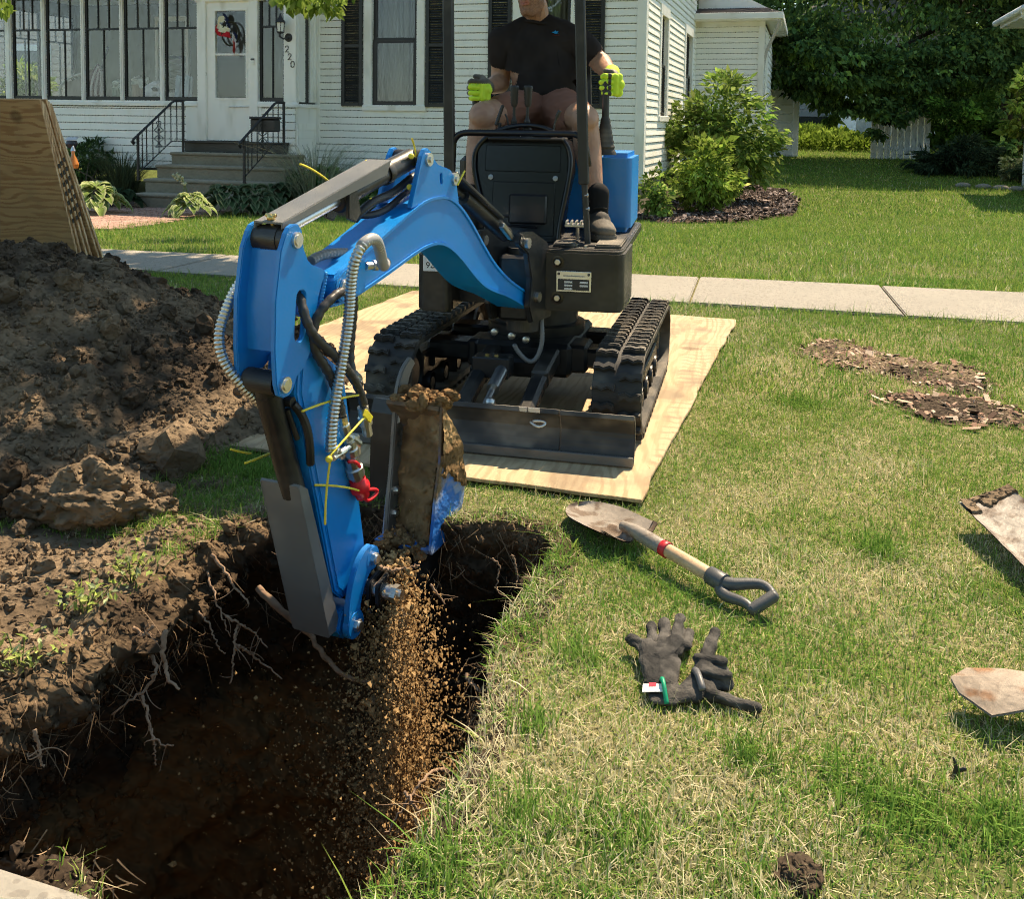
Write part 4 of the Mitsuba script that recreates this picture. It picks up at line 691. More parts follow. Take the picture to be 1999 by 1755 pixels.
hs('porch_roof', hull([(-5.0, -.3, 2.98), (1.3, -.3, 2.98), (1.3, .6, 2.98), (-5, 2.6, 2.98), (-5, -.3, 3.06), (1.3, -.3, 3.06), (1.3, .6, 3.3), (-5, 2.6, 3.6)]), 'painted', color=(.07, .065, .06))
IW = hs('porch_inner_wall', holes_wall(-4.7, 1.04, .69, 2.92, []), 'matte', color=greenwall, M=FM(2.5))
hs('inner_siding', [ext([(0, z), (.012, z), (.004, z + .105), (0, z + .105)], 5.6, fr((0, 0, 1), (0, 1, 0), (-1, 0, 0), (-1.83, 0, 0))) for z in np.arange(.75, 2.85, .105)], 'matte', IW, greenwall, M=FM(2.5)); labels[IW + '__inner_siding'] = {'kind': 'stuff'}
window((-2.95, 1.35, -2.30, 2.68), FM(2.47), curtain=False, casing=.06)
hs('inner_door', [cbox((.0, .69, 0), (.72, 2.6, .03), .004)], 'painted', color=(.03, .022, .017), M=FM(2.49))
lw = [(.30, 1.24, .95, 2.70), (1.03, 1.24, 1.66, 2.70), (1.82, 1.24, 2.45, 2.70)]
hs('porch_end_wall', holes_wall(0, 2.6, .26, 2.95, lw, .07), 'matte', color=(.30, .30, .25), M=SM(-4.58))
for w in lw: porch_window(w[0], w[2], SM(-4.58))
hs('porch_side_wall', holes_wall(.58, 2.6, .26, 2.95, [], .07), 'matte', color=(.3, .3, .26), M=SM(1.03))
# ---- storm door
D = hs('storm_door', holes_wall(-.333, .343, .70, 2.60, [(-.20, 1.29, .275, 2.475)], .04), 'trim_white', M=FM(-.0), label='white storm door with a decorated upper pane')
for a, b in ((1.295, 1.87), (1.895, 2.47)): hs('pane', TM([[-.2, a, -.02], [.275, a, -.02], [.275, b, -.02], [-.2, b, -.02]], [[0, 1, 2], [0, 2, 3]]), 'pane', D, M=FM(0))
hs('door_rail', [cbox((-.205, 1.868, -.03), (.28, 1.897, .004), .003), cbox((-.222, 1.262, -.004), (.297, 1.29, .006), .002), cbox((-.222, 2.475, -.004), (.297, 2.50, .006), .002), cbox((-.222, 1.29, -.004), (-.2, 2.475, .006), .002), cbox((.275, 1.29, -.004), (.297, 2.475, .006), .002)], 'trim_white', D, M=FM(0))
hs('door_handle', [tube(spl([(.02, 1.165, .0), (.03, 1.165, .03), (.18, 1.165, .034), (.34, 1.168, .03), (.35, 1.168, 0)], 20), .007, 8)], 'metal', D, (.55, .54, .5), True, M=FM(0))
hs('door_latch', [cbox((-.352, 1.585, -.0), (-.335, 1.64, .03), .004)], 'metal', D, (.3, .3, .28), M=FM(0))
hs('inner_dark', box((-.3, .2, .7), (.34, .22, 2.55)), 'matte', D, (.055, .057, .048))
hs('doorbell', [cbox((.385, -.055, 1.745), (.425, -.035, 1.80), .004)], 'trim_white'); hs('doorbell_camera', cbox((.382, -.058, 1.80), (.428, -.035, 1.825), .004), 'gloss', color=(.01, .01, .01))
# house number on the corner post
for ch, u, z in (('2', .878, 1.905), ('2', .918, 1.802), ('0', .96, 1.70)):
    hs('house_number', mv(meshkit.text_mesh(ch, .088, .006, False), fr((1, 0, 0), (0, 1, 0), (0, 0, 1), (u, z, .022))), 'painted', None, (.008, .008, .008), M=FM(0), label='black house number digit %s' % ch)
def hthing(name, label, cat_, parts):
    t = thing(name, label, cat_)
    for nm, m, b, c, s, M in parts: add(nm, mv(cat(m) if isinstance(m, list) else m, M), b, s, c, t)
    return t
LM = HM @ fr((1, 0, 0), (0, 1, 0), (0, 0, 1), (.88, -.13, 2.2))
hthing('wall_lantern', 'black coach lantern beside the storm door', 'wall lantern', [
  ('roof', [lathe([(.0, .22), (.012, .2), (.02, .17), (.07, .10), (.078, .09), (.0, .088)], n=6)], 'painted', (.01, .01, .01), False, LM),
  ('frame', [beam((.05 * math.cos(a), .05 * math.sin(a), -.04), (.06 * math.cos(a), .06 * math.sin(a), .09), .009, .009, c=.001) for a in np.arange(6) * math.pi / 3] + [lathe([(0, -.06), (.03, -.055), (.055, -.04), (.055, -.03), (0, -.03)], n=6)], 'painted', (.01, .01, .01), False, LM),
  ('glass', lathe([(.045, -.03), (.054, .088)], n=6), 'painted', (.75, .74, .70), False, LM),
  ('wall_plate', [lathe([(0, .0), (.05, .0), (.058, .01), (.05, .024), (0, .024)], fr((1, 0, 0), (0, 0, 1), (0, -1, 0), (.06, .115, -.10)), 20), tube(spl([(.06, .11, -.10), (.05, .05, -.12), (.0, .0, -.10), (0, 0, -.05)], 16), .011, 8), tube([(-.02, 0, -.06), (-.02, 0, -.1)], .006, 6)], 'painted', (.01, .01, .01), 30, LM)])
# bow on the storm door
def ribbon(P, w, tw=0., n=24):
    Q = spl(P, n); return grid(n, 4, lambda u, v: Q[np.rint(u[:, :1] * (n - 1)).astype(int)[:, 0]][:, None, :] + np.stack([(v - .5) * w * .35 * np.sin(3 * u + tw), -.010 + .016 * np.cos(9 * u + 2 * v), (v - .5) * w * np.ones_like(u)], -1))
BM = HM @ fr((1, 0, 0), (0, 1, 0), (0, 0, 1), (.02, -.045, 2.16))
parts = []
for c, P, w in (((.62, .58, .40), [(.06, 0, .0), (-.06, 0, .06), (-.14, 0, .10), (-.15, 0, .16), (-.09, 0, .20), (-.04, 0, .19)], .085), ((.42, .02, .03), [(.05, 0, -.03), (-.05, 0, .0), (-.15, 0, .03), (-.17, 0, .06), (-.15, 0, .09)], .075), ((.012, .018, .05), [(-.06, 0, .23), (.0, 0, .18), (.02, 0, .10), (.05, 0, .03), (.06, 0, -.02)], .10),
              ((.62, .60, .62), [(.08, 0, .0), (.10, 0, -.06), (.12, 0, -.12), (.15, 0, -.17)], .08), ((.33, .05, .04), [(.10, 0, -.12), (.11, 0, -.18), (.12, 0, -.25), (.12, 0, -.28)], .10), ((.012, .018, .05), [(.10, 0, .02), (.15, 0, -.05), (.18, 0, -.11), (.19, 0, -.15)], .05)):
    parts.append(('ribbon', ribbon(P, w), 'matte', c, True, BM))
sr = np.random.default_rng(3)
parts.append(('stars', [lathe([(.0, 0), (.009, 0), (0, .002)], fr((1, 0, 0), (0, 0, 1), (0, -1, 0), (x, -.03, z)), 5) for x, z in [(-.045 + .11 * t + sr.normal(0, .018), .215 - .2 * t + sr.normal(0, .02)) for t in np.linspace(0, 1, 12)]], 'matte', (.6, .6, .58), False, BM))
parts.append(('wire_wreath', tube([(.13 * math.cos(a) + .05, .004 * math.sin(7 * a), .16 * math.sin(a)) for a in np.linspace(0, 6.4, 60)], .012, 6), 'matte', (.03, .028, .015), True, BM))
hthing('ribbon_wreath', 'wreath with red, cream and dark starred ribbons on the storm door', 'wreath', parts)
# ---- what stands behind the porch windows
tb = thing('porch_bench', 'pale bench behind the porch windows carrying flowers and cushions', 'bench')
add('seat', mv(cbox((-3.7, .75, 1.22), (-.9, 1.15, 1.26), .006), HM), 'painted', False, (.32, .30, .25), tb)
for u in (-3.6, -2.3, -1.0): add('leg', mv(cbox((u, .78, .69), (u + .06, 1.12, 1.22), .004), HM), 'painted', False, (.3, .28, .24), tb)
def cloth(P0, P1, w, col, wob, key, label, cat_, nm='fabric'):
    pass
fl = thing('rolled_flag', 'maroon and white striped flag rolled on a leaning pole behind the porch glass', 'flag')
add('pole', mv(tube([(-2.98, .92, 1.26), (-2.70, .95, 2.08)], .017, 8), HM), 'painted', True, (.02, .02, .02), fl)
for k in range(6):
    c = ((.09, .025, .028), (.48, .42, .40))[k % 2]
    add('stripe', mv(tube(spl([(-2.80 + .012 * k, .85 - .01 * (k % 2), 1.80 - .02 * k), (-2.86 + .035 * k - .05, .83, 1.62 - .02 * k), (-2.95 + .045 * k, .82, 1.45), (-2.98 + .05 * k, .84, 1.28)], 14), np.linspace(.02, .034, 14), 8), HM), 'matte', True, c, fl)
cb = thing('wooden_crate', 'brown wooden crate behind the porch glass, left of the rolled flag', 'crate')
for k in range(3): add('board', mv(cbox((-3.12, .98, 1.265 + .16 * k), (-2.80, 1.0, 1.415 + .16 * k), .004), HM), 'painted', False, (.11, .06, .04), cb)
add('end_panel', mv(cbox((-3.14, .98, 1.262), (-3.12, 1.1, 1.74), .004), HM), 'painted', False, (.10, .055, .035), cb)
def flowers(u, z0, n, r, key, label, col, pot=None):
    t = thing(key, label, 'flowers'); g = np.random.default_rng(int(abs(u) * 100))
    P = np.array([(u + g.normal(0, r), .9 + g.normal(0, r * .6), z0 + abs(g.normal(0, r * .8))) for _ in range(n)])
    add('blossom', mv(lumps(P, g.uniform(.022, .045, n), 3, .8, 1), HM), 'matte', True, col, t)
    add('leaves', mv(lumps(P + V(0, .04, -.03), .03, 4, .9, 1), HM), 'matte', True, (.06, .09, .03), t)
    if pot is not None: add('pot', mv(lathe([(.0, 1.26), (.085, 1.26), (.10, z0 - .0), (.09, z0 - .01), (0, z0 - .02)], fr((1, 0, 0), (0, 1, 0), (0, 0, 1), (u, .9, 0)), 18), HM), 'matte', 30, pot, t)
flowers(-2.48, 1.45, 26, .05, 'white_flowers', 'white flowers close to the rolled flag behind the glass', (.55, .58, .50), (.25, .30, .22))
flowers(-2.12, 1.50, 30, .06, 'potted_flowers', 'white flowers in a tan basket behind the porch glass', (.58, .58, .50), (.36, .26, .18))
wc = thing('white_cushion', 'crumpled white cushion right of the tan flower basket behind the glass', 'cushion')
add('fabric', mv(lumps([(-1.86, .88, 1.40), (-1.78, .9, 1.46), (-1.93, .88, 1.36), (-1.72, .9, 1.36)], [.12, .11, .09, .1], 8, .3, 3), HM), 'matte', True, (.72, .71, .70), wc)
add('dark_button', mv(lumps([(-1.76, .79, 1.43)], .035, 8, .5, 2), HM), 'matte', True, (.03, .03, .035), wc)
for u, c, nm in ((-1.42, (.42, .48, .52), 'first'), (-1.26, (.48, .53, .56), 'second')):
    bc = thing('blue_cushion', 'pale blue upright cushion behind the glass, %s' % ('nearer the cushion with the button' if u < -1.3 else 'nearer the storm door'), 'cushion')
    add('fabric', mv(mv(ext(rpoly([(-.065, 0), (.065, 0), (.06, .36), (-.06, .40)], .03), .09, np.eye(4), .03), fr((1, 0, 0), (0, .1, .99), (0, -.99, .1), (u, .9, 1.26))), HM), 'matte', 40, c, bc)
wk = thing('wicker_chair', 'white wicker chair back curving up behind the second porch window', 'chair')
add('frame', mv(tube(spl([(-3.5, .85, 1.30), (-3.46, .85, 1.52), (-3.34, .87, 1.60), (-3.15, .9, 1.66), (-3.05, .92, 1.66)], 24), .022, 8), HM), 'painted', True, (.55, .54, .48), wk)
add('back', mv(grid(14, 8, lambda u, v: np.stack([-3.45 + .38 * u, .9 + .05 * np.sin(3 * u), 1.28 + (.26 + .1 * u) * v], -1)), HM), 'painted', True, (.26, .22, .18), wk)
for x in (-3.44, -3.1): add('leg', mv(cyl((x, .9, .69), (x, .9, 1.32), .02, 8), HM), 'painted', True, (.5, .5, .45), wk)
# ---- front steps and railings
ST = thing('front_steps', 'flight of worn concrete steps up to the storm door', 'steps')
for k, (d0, d1, u0, u1, z) in enumerate([(-.32, -.03, -.73, 1.20, .535), (-.60, -.03, -.76, 1.22, .37), (-.88, -.03, -.74, 1.22, .195), (-1.16, -.03, -.70, 1.22, .02)]):
    add('step', mv(cat([cbox((u0 + .02, d0 + .025, z - .18 if k < 3 else -.4), (u1 - .02, d1 - .002 * k, z - .04), .006), cbox((u0, d0, z - .042), (u1, d1 - .002 * k, z), .014)]), HM), 'old_concrete', False, None, ST)
add('threshold', mv(cat([cbox((-.66, -.06, .535), (.93, .05, .665), .006), cbox((-.68, -.10, .662), (.95, .05, .692), .006)]), HM), 'painted', False, (.028, .025, .021), ST)  # sill riser coloured near black for the shade under the door
def railing(key, label, a, b, zt, zb, base_a, base_b, endz):
    R_ = thing(key, label, 'railing', ); a, b = V(*a), V(*b); P = lambda t, z: V(*(a + (b - a) * t), z); IR = (.010, .0105, .012)
    ra = lambda nm, m, s=True: add(nm, mv(m, HM), 'painted', s, IR, R_)
    top = lambda t: zt if t < .2 else zt + (zb - zt) * (t - .2) / .8
    bot = lambda t: zt - .55 if t < .28 else zt - .55 + (zb - .50 - (zt - .55)) * (t - .28) / .72
    ra('hand_rail', tube(np.array([P(-.02, zt), P(.18, zt), P(.24, top(.24)), P(.97, top(.97)), P(1.05, zb - .03), P(1.09, zb - .07), P(1.06, zb - .095), P(1.03, zb - .07)]), .017, 8))
    ra('post', beam(P(.0, base_a), P(.0, zt), .03, .03), False); ra('post', beam(P(.97, base_b), P(.97, zb + .01), .03, .03), False)
    ra('bottom_rail', tube([P(0, bot(0)), P(.26, bot(.26)), P(.97, bot(.97))], .008, 6))
    for t in (.14, .27, .40, .53, .66, .79, .88):
        ra('baluster', tube([P(t, bot(t)), P(t, top(t))], .0075, 6))
    c = P(.53, (bot(.53) + top(.53)) / 2); e = (P(1, 0) - P(0, 0)); e /= np.linalg.norm(e)
    for s in (-1, 1):
        ra('scroll', tube(spl([c + V(0, 0, .17), c + e * s * .035 + V(0, 0, .15), c + e * s * .02 + V(0, 0, .10), c + e * s * .07 + V(0, 0, .05), c + V(0, 0, .0), c + e * s * .07 - V(0, 0, .06), c + e * s * .01 - V(0, 0, .12), c + e * s * .05 - V(0, 0, .17), c - V(0, 0, .17)], 50), .006, 6))
        ra('scroll', tube([c + e * s * .018 * math.cos(q) + V(0, 0, .055 * (1 if s > 0 else -1) + .018 * math.sin(q)) for q in np.linspace(0, 6.3, 14)], .006, 6))
    return R_
railing('iron_railing', 'black wrought iron railing on the left of the steps', (-.585, -.2), (-.79, -.93), 1.235, .75, .535, .17, .17)
RR = railing('iron_railing', 'black wrought iron railing on the right of the steps, a black box hung on it', (.965, -.2), (.795, -.93), 1.225, .74, .535, .15, .15)
mb = thing('letter_box', 'black letter box hung on the right stair railing', 'letter box')
add('box', mv(cat([cbox((.70, -.60, .84), (1.06, -.45, 1.0), .012)]), HM), 'painted', 30, (.012, .012, .013), mb)
add('lid', mv(cat([cbox((.69, -.62, 1.0), (1.07, -.43, 1.035), .012)]), HM), 'painted', 30, (.014, .014, .015), mb)
# ================================================================ the driver
PN = num('person'); lab(PN, 'man in a black t-shirt and rust shorts driving the excavator, hands on both joysticks', 'person')
J = dict(hipL=(0.07,3.99,1.05), hipR=(0.182,3.96,1.051), kneeL=(-0.109,3.64,1.024), kneeR=(0.256,3.6,1.018), ankL=(-0.143,3.58,0.637), ankR=(0.304,3.53,0.649), pel=(0.123,4.02,1.071), bel=(0.111,4.02,1.186), che=(0.099,4.03,1.298), nek=(0.093,4.03,1.393),
  shL=(-0.041,4.03,1.322), shR=(0.24,4,1.332), elL=(-0.055,4.06,1.16), elR=(0.342,3.98,1.244), wrL=(-0.11,3.8,1.13), wrR=(0.362,3.74,1.184), hdL=(-0.14,3.72,1.121), hdR=(0.342,3.66,1.145))
J = {k: V(*v) for k, v in J.items()}
def ln(a, b, t): return J[a] + (J[b] - J[a]) * t
SK = lambda p, n, uv: mix(mix((.33, .175, .11), (.44, .25, .16), fbm(p.x * 25, p.y * 25, p.z * 25, 3)), (.30, .14, .09), .35 * smoothstep(.5, .8, noise(p.x * 60, p.y * 60, p.z * 60)))
pbr('skin', SK, .45, spec=.45, bump=lambda p, n, uv: fbm(p.x * 160, p.y * 160, p.z * 160, 2), bs=.0015, eps=5e-4)
HF = V(-.52, -.845, -.10); HF /= np.linalg.norm(HF); HR = np.cross(HF, (0, 0, 1)); HR /= np.linalg.norm(HR)
HC = V(*(0.07,3.97,1.521)); HDM = fr(HR, HF, np.cross(HR, HF), HC)      # head: x to its right, y forward, z up
hd = lambda *p: (HDM @ V(*p, 1))[:3]
sk = .86
bones = [(hd(0, -.012, .018), (.062, .074, .070), hd(0, -.02, .03), .066), (hd(0, .022, -.022), .050, hd(0, .032, -.072), (.034, .03, .026)), (hd(.026, .012, -.052), .028, hd(.012, .044, -.082), .018), (hd(-.026, .012, -.052), .028, hd(-.012, .044, -.082), .018),
  (hd(0, .066, .0), .011, hd(0, .079, -.024), .013), (hd(.010, .068, -.030), .008, hd(-.010, .068, -.030), .008), (hd(.024, .056, .016), .012, hd(-.024, .056, .016), .012), (hd(0, .062, -.050), .011, hd(0, .064, -.046), .011), (hd(.016, .057, -.048), .009, hd(-.016, .057, -.048), .009), (hd(0, .058, -.080), .015, hd(0, .045, -.075), .02),
  (hd(.062, -.008, -.002), (.008, .014, .021), hd(.064, -.012, .008), .010), (hd(-.062, -.008, -.002), (.008, .014, .021), hd(-.064, -.012, .008), .010),
  (hd(0, -.012, -.05), .047, J['nek'], .052), (J['nek'], .055, J['che'] + V(0, 0, .03), (.11, .075, .06)), (J['che'], (.125, .085, .08), J['bel'], (.125, .095, .07)), (J['bel'], (.12, .09, .07), J['pel'], (.125, .095, .07)),
  (J['nek'], .05, J['shL'], .045), (J['nek'], .05, J['shR'], .045), (J['shL'], .050, J['elL'], .037), (J['elL'], .038, J['wrL'], .025), (J['shR'], .050, J['elR'], .038), (J['elR'], .039, J['wrR'], .025), (ln('elR', 'wrR', .05), .042, ln('elR', 'wrR', .4), .036), (ln('elL', 'wrL', .05), .041, ln('elL', 'wrL', .4), .036)]
for s in 'LR':
    h, k, a = 'hip' + s, 'knee' + s, 'ank' + s; sg_ = -1 if s == 'L' else 1
    bones += [(J[h], .082, J[k] + V(0, .03, .0), .054), (J[k], .053, J[k] + V(0, -.018, -.01), .046), (J[k], .048, ln(k, a, .3) + V(0, .018, 0), .050), (ln(k, a, .3) + V(0, .018, 0), .050, ln(k, a, .62), .038), (ln(k, a, .62), .038, J[a], .032)]
m = skin(bones, .011, 10)
scene[PN] = mikit.ply(m, 'skin', True)
pp = lambda nm, m, b, c=None, s=True, label=None, parent=None: add(nm, m, b, s, c, parent or PN, **({'label': label} if label else {}))
# face details
for s in (-1, 1):
    e = pp('eye', trimesh.creation.icosphere(2, .0105).apply_translation(hd(s * .027, .058, .004)), 'gloss', (.75, .73, .70)); pp('iris', trimesh.creation.icosphere(2, .0055).apply_translation(hd(s * .027, .0645, .003)), 'gloss', (.05, .03, .02), parent=e)
    pp('eyebrow', tube(spl([hd(s * .014, .069, .020), hd(s * .027, .068, .025), hd(s * .040, .060, .021)], 8), .004, 6), 'matte', (.05, .03, .02))
pp('lips', [tube(spl([hd(-.020, .062, -.049), hd(-.006, .072, -.0455), hd(0, .0725, -.047), hd(.006, .072, -.0455), hd(.020, .062, -.049)], 14), np.r_[.002, np.full(12, .0042), .002], 8), tube(spl([hd(-.018, .062, -.051), hd(0, .0715, -.054), hd(.018, .062, -.051)], 12), np.r_[.002, np.full(10, .0048), .002], 8)], 'painted', (.42, .17, .13))
pp('hair', skin([(hd(0, -.022, .036), (.067, .074, .066), hd(0, -.03, .03), .066), (hd(0, -.05, -.01), .045, hd(0, -.045, -.035), .038)], .012, 6), 'matte', (.035, .022, .014))
bd = grid(26, 16, lambda u, v: (lambda a, z: np.stack([hd(.0505 * math.sin(x) * (1 - .5 * max(0, (-y - .055) / .04)), .012 + .050 * math.cos(x) * (1 - .12 * max(0, (-y - .06) / .03)), y) for x, y in zip(a.ravel(), z.ravel())]).reshape(26, 16, 3))((u - .5) * 2.6, -.042 - .05 * v))
def shell_of(mesh, sel, off, key, b, c=None, label=None, wob=0., fr_=30.):
    """a sleeve of cloth lying on the body: the faces of a fatter skin"""
    v = mesh.vertices + mesh.vertex_normals * off
    return pp(key, TM(v, mesh.faces[sel]), b, c, True, label)
fcent = m.vertices[m.faces].mean(1); loc_ = (fcent - HC) @ HDM[:3, :3]
jaw = (loc_[:, 2] < -.040) & (loc_[:, 2] > -.105) & (loc_[:, 1] > .0) & (np.abs(loc_[:, 0]) < .07) & ~((loc_[:, 2] > -.057) & (np.abs(loc_[:, 0]) < .021) & (loc_[:, 1] > .05))
pbr('stubble', lambda p, n, uv: mix((.16, .09, .06), (.36, .20, .14), fbm(p.x * 220, p.y * 220, p.z * 220, 2)), .8)
shell_of(m, jaw, .0012, 'beard_stubble', 'stubble')
# clothes
def cloth_mesh(b, edge, off, fx, seed, it=8, amp=.006):
    c = skin(b, edge, it); P = c.vertices; w = meshkit.fbm(P * V(*fx), 3, seed) - .5; w2 = np.abs(meshkit.noise(P * V(*fx) * 2.3, seed + 3) - .5)
    return TM(P + c.vertex_normals * (amp * 2.2 * w - amp * 1.2 * w2)[:, None], c.faces)
pbr('black_cloth', lambda p, n, uv: mix((.014, .0125, .0125), (.040, .033, .032), fbm(p.x * 18, p.y * 18, p.z * 10, 4)), .95, spec=.1)
pbr('rust_cloth', lambda p, n, uv: mix((.16, .072, .05), (.27, .135, .095), fbm(p.x * 20, p.y * 20, p.z * 20, 3)), .95, spec=.1)
shirt = [(J['nek'] + V(0, 0, .008), (.060, .060, .012), J['che'] + V(0, 0, .035), (.135, .088, .055)), (J['che'], (.142, .102, .08), J['bel'] + V(0, 0, .02), (.150, .115, .06)), (J['bel'], (.150, .120, .06), J['pel'] + V(0, 0, .045), (.150, .122, .04)),
  (J['nek'] + V(0, 0, -.004), .062, J['shL'], .058), (J['nek'] + V(0, 0, -.004), .062, J['shR'], .058), (J['shL'], .062, ln('shL', 'elL', .44), (.058, .060, .05)), (J['shR'], .062, ln('shR', 'elR', .62), (.056, .058, .05)), (J['che'], .09, J['shL'], .058), (J['che'], .09, J['shR'], .058)]
sh_ = cloth_mesh(shirt, .012, .0, (11, 11, 6), 5, amp=.012)
pp('collar', tube([J['nek'] + V(.0635 * math.cos(a), -.006 + .0635 * math.sin(a), .014 + .012 * math.sin(a) + .004 * math.cos(3 * a)) for a in np.linspace(0, 2 * math.pi, 40)], .0065, 8), 'black_cloth')
# open sleeves and hem: drop the caps
def opened(c, cuts):
    f = c.vertices[c.faces].mean(1); k = np.ones(len(f), bool)
    for p, d in cuts: k &= ((f - V(*p)) @ V(*d) < 0) | (np.linalg.norm(f - V(*p), axis=1) > .14)
    return TM(c.vertices, c.faces[k])
dL, dR = J['elL'] - J['shL'], J['elR'] - J['shR']
shm = opened(sh_, [(ln('shL', 'elL', .62), dL), (ln('shR', 'elR', .80), dR)])
SH = pp('t_shirt', shm, 'black_cloth', label='black t-shirt with a small blue emblem')
ns = trimesh.Trimesh(shm.vertices, shm.faces, process=False)
def on_shirt(P, off=.0015):
    d = np.linalg.norm(shm.vertices - V(*P), axis=1); k = d.argmin(); return shm.vertices[k] + ns.vertex_normals[k] * off, ns.vertex_normals[k]
c, nn = on_shirt((0.156,3.9,1.372), .004); xx = np.cross((0, 0, 1), nn); xx /= np.linalg.norm(xx)
E_ = fr(xx, np.cross(nn, xx), nn, c)
pp('shirt_emblem', mv(cat([ext([(-.016, .001), (-.006, .003), (-.003, .010), (.002, .004), (.010, .006), (.006, .0), (.012, -.004), (.0, -.007), (-.006, -.004)], .002)]), E_), 'painted', (.02, .25, .55), False, parent=SH)
pp('emblem_line', mv(ext([(-.012, -.0125), (.016, -.0125), (.016, -.0145), (-.012, -.0145)], .0016), E_), 'painted', (.12, .03, .03), False, parent=SH)
sho = [(J['pel'] + V(0, 0, .03), (.146, .115, .05), J['pel'] + V(0, -.03, -.03), (.150, .11, .05))]
for s in 'LR': sho += [(J['pel'] + V(0, 0, -.01), .10, J['hip' + s], .096), (J['hip' + s], .098, ln('hip' + s, 'knee' + s, .66) + V(0, 0, -.002), (.078, .06, .074))]
so = cloth_mesh(sho, .012, 0, (10, 7, 10), 9, amp=.013)
dl, dr_ = J['kneeL'] - J['hipL'], J['kneeR'] - J['hipR']
pp('shorts', opened(so, [(ln('hipL', 'kneeL', .78), dl), (ln('hipR', 'kneeR', .78), dr_)]), 'rust_cloth', label='rust brown shorts')
# boots
pbr('boot_leather', lambda p, n, uv: mix((.028, .026, .023), (.20, .175, .14), smoothstep(.70, .63, p.z) * (.45 + .55 * fbm(p.x * 50, p.y * 50, p.z * 50, 3))), .8)
for s, fdir in (('L', V(-.25, -.97, 0)), ('R', V(.12, -.99, 0))):
    a = J['ank' + s]; z0 = .612; g = V(a[0], a[1], z0)
    bt = pp('boot', skin([(a + V(0, .0, .022), .041, a + V(0, .005, .0), .041), (a + V(0, 0, 0), .041, g + V(0, .02, .035), .040), (g + V(0, .0, .036), .040, g + fdir * .10 + V(0, 0, .030), (.040, .040, .030)), (g + fdir * .09 + V(0, 0, .03), (.042, .042, .032), g + fdir * .145 + V(0, 0, .026), (.036, .036, .024)), (a, .04, g + fdir * .06 + V(0, 0, .05), .035)], .010, 5), 'boot_leather', label='worn grey work shoe over a black sock')
    xs = V(-fdir[1], fdir[0], 0)
    sole = ext(rpoly([(-.055, -.038), (.10, -.045), (.165, -.036), (.185, 0), (.165, .036), (.10, .045), (-.055, .038)], .03), .022, fr(fdir, xs, (0, 0, 1), g + V(0, 0, .002)), .003)
    pp('sole', sole, 'rubber', None, 30, parent=bt)
    for k in range(5):
        q = a + fdir * (.040 + .010 * k) + V(0, 0, .055 - .019 * k); pp('lace', tube(spl([q - xs * .024, q + fdir * .006 + V(0, 0, .004), q + xs * .024], 8), .0028, 6), 'matte', (.03, .028, .025), parent=bt)
    pp('sock', skin([(a + V(0, 0, .02), .038, a + V(0, 0, .105), .0405)], .012, 4), 'matte', (.014, .014, .015), parent=bt)
# gloved hands closed round the joystick grips
pbr('hivis', lambda p, n, uv: mix((.50, .72, .02), (.62, .82, .06), noise(p.x * 80, p.y * 80, p.z * 80)), .75)
def grip_hand(c, wrist, palm_ang, sgn, key):
    c = V(*c); R = .027; at = lambda a, r, z: c + V(r * math.cos(a), r * math.sin(a), z)
    bs = [(at(palm_ang, R + .010, .030), (.018, .018, .014), at(palm_ang, R + .012, -.032), (.018, .018, .014)), (at(palm_ang, R + .014, 0), .022, wrist, .027), (at(palm_ang + .5 * sgn, R + .006, .028), .0125, at(palm_ang + .5 * sgn, R + .006, -.032), .0125)]
    for i, z in enumerate((.031, .011, -.009, -.028)):
        L = (1.9, 2.2, 2.1, 1.7)[i]; r = (.0098, .0102, .0098, .0088)[i]
        A = [palm_ang + sgn * t for t in (.45, .45 + L * .42, .45 + L * .75, .45 + L)]
        for p, q in zip(A[:-1], A[1:]): bs.append((at(p, R + .002, z - .002 * i), r, at(q, R - .001, z - .004), r * .95))
    bs += [(at(palm_ang - .3 * sgn, R + .008, .026), .014, at(palm_ang - 1.0 * sgn, R + .006, .046), .0115), (at(palm_ang - 1.0 * sgn, R + .006, .046), .0115, at(palm_ang - 1.9 * sgn, R - .004, .050), .0095)]
    h = skin(bs, .0042, 3); f = h.vertices[h.faces].mean(1) - c; ang = np.arctan2(f[:, 1], f[:, 0]); rad = np.hypot(f[:, 0], f[:, 1])
    da = np.abs(np.angle(np.exp(1j * (ang - palm_ang)))); blk = (rad < R - .0005) | ((da > 1.15) & (da < 1.5)) | ((f[:, 2] > .040)) if key == 0 else (rad < R - .0005) | (f[:, 2] > .022) | (da > 2.2)
    G_ = pp('work_glove', TM(h.vertices, h.faces[~blk]), 'hivis', label='bright yellow green work glove gripping the %s joystick' % ('right hand' if key == 0 else 'left hand'))
    pp('black_grip_palm', TM(h.vertices, h.faces[blk]), 'rubber', parent=G_)
    pp('cuff', skin([(wrist, .029, wrist + (V(*wrist) - c) * .28, .030)], .01, 3), 'hivis' if key == 0 else 'rubber', parent=G_)
grip_hand(J['hdR'], J['wrR'], -.1, -1, 0)
grip_hand(J['hdL'], J['wrL'], -.2, -1, 1)
# ================================================================ setting beyond the machine
def near(x): return 5.76 - .262 * x
def far(x): return 6.72 - .222 * x
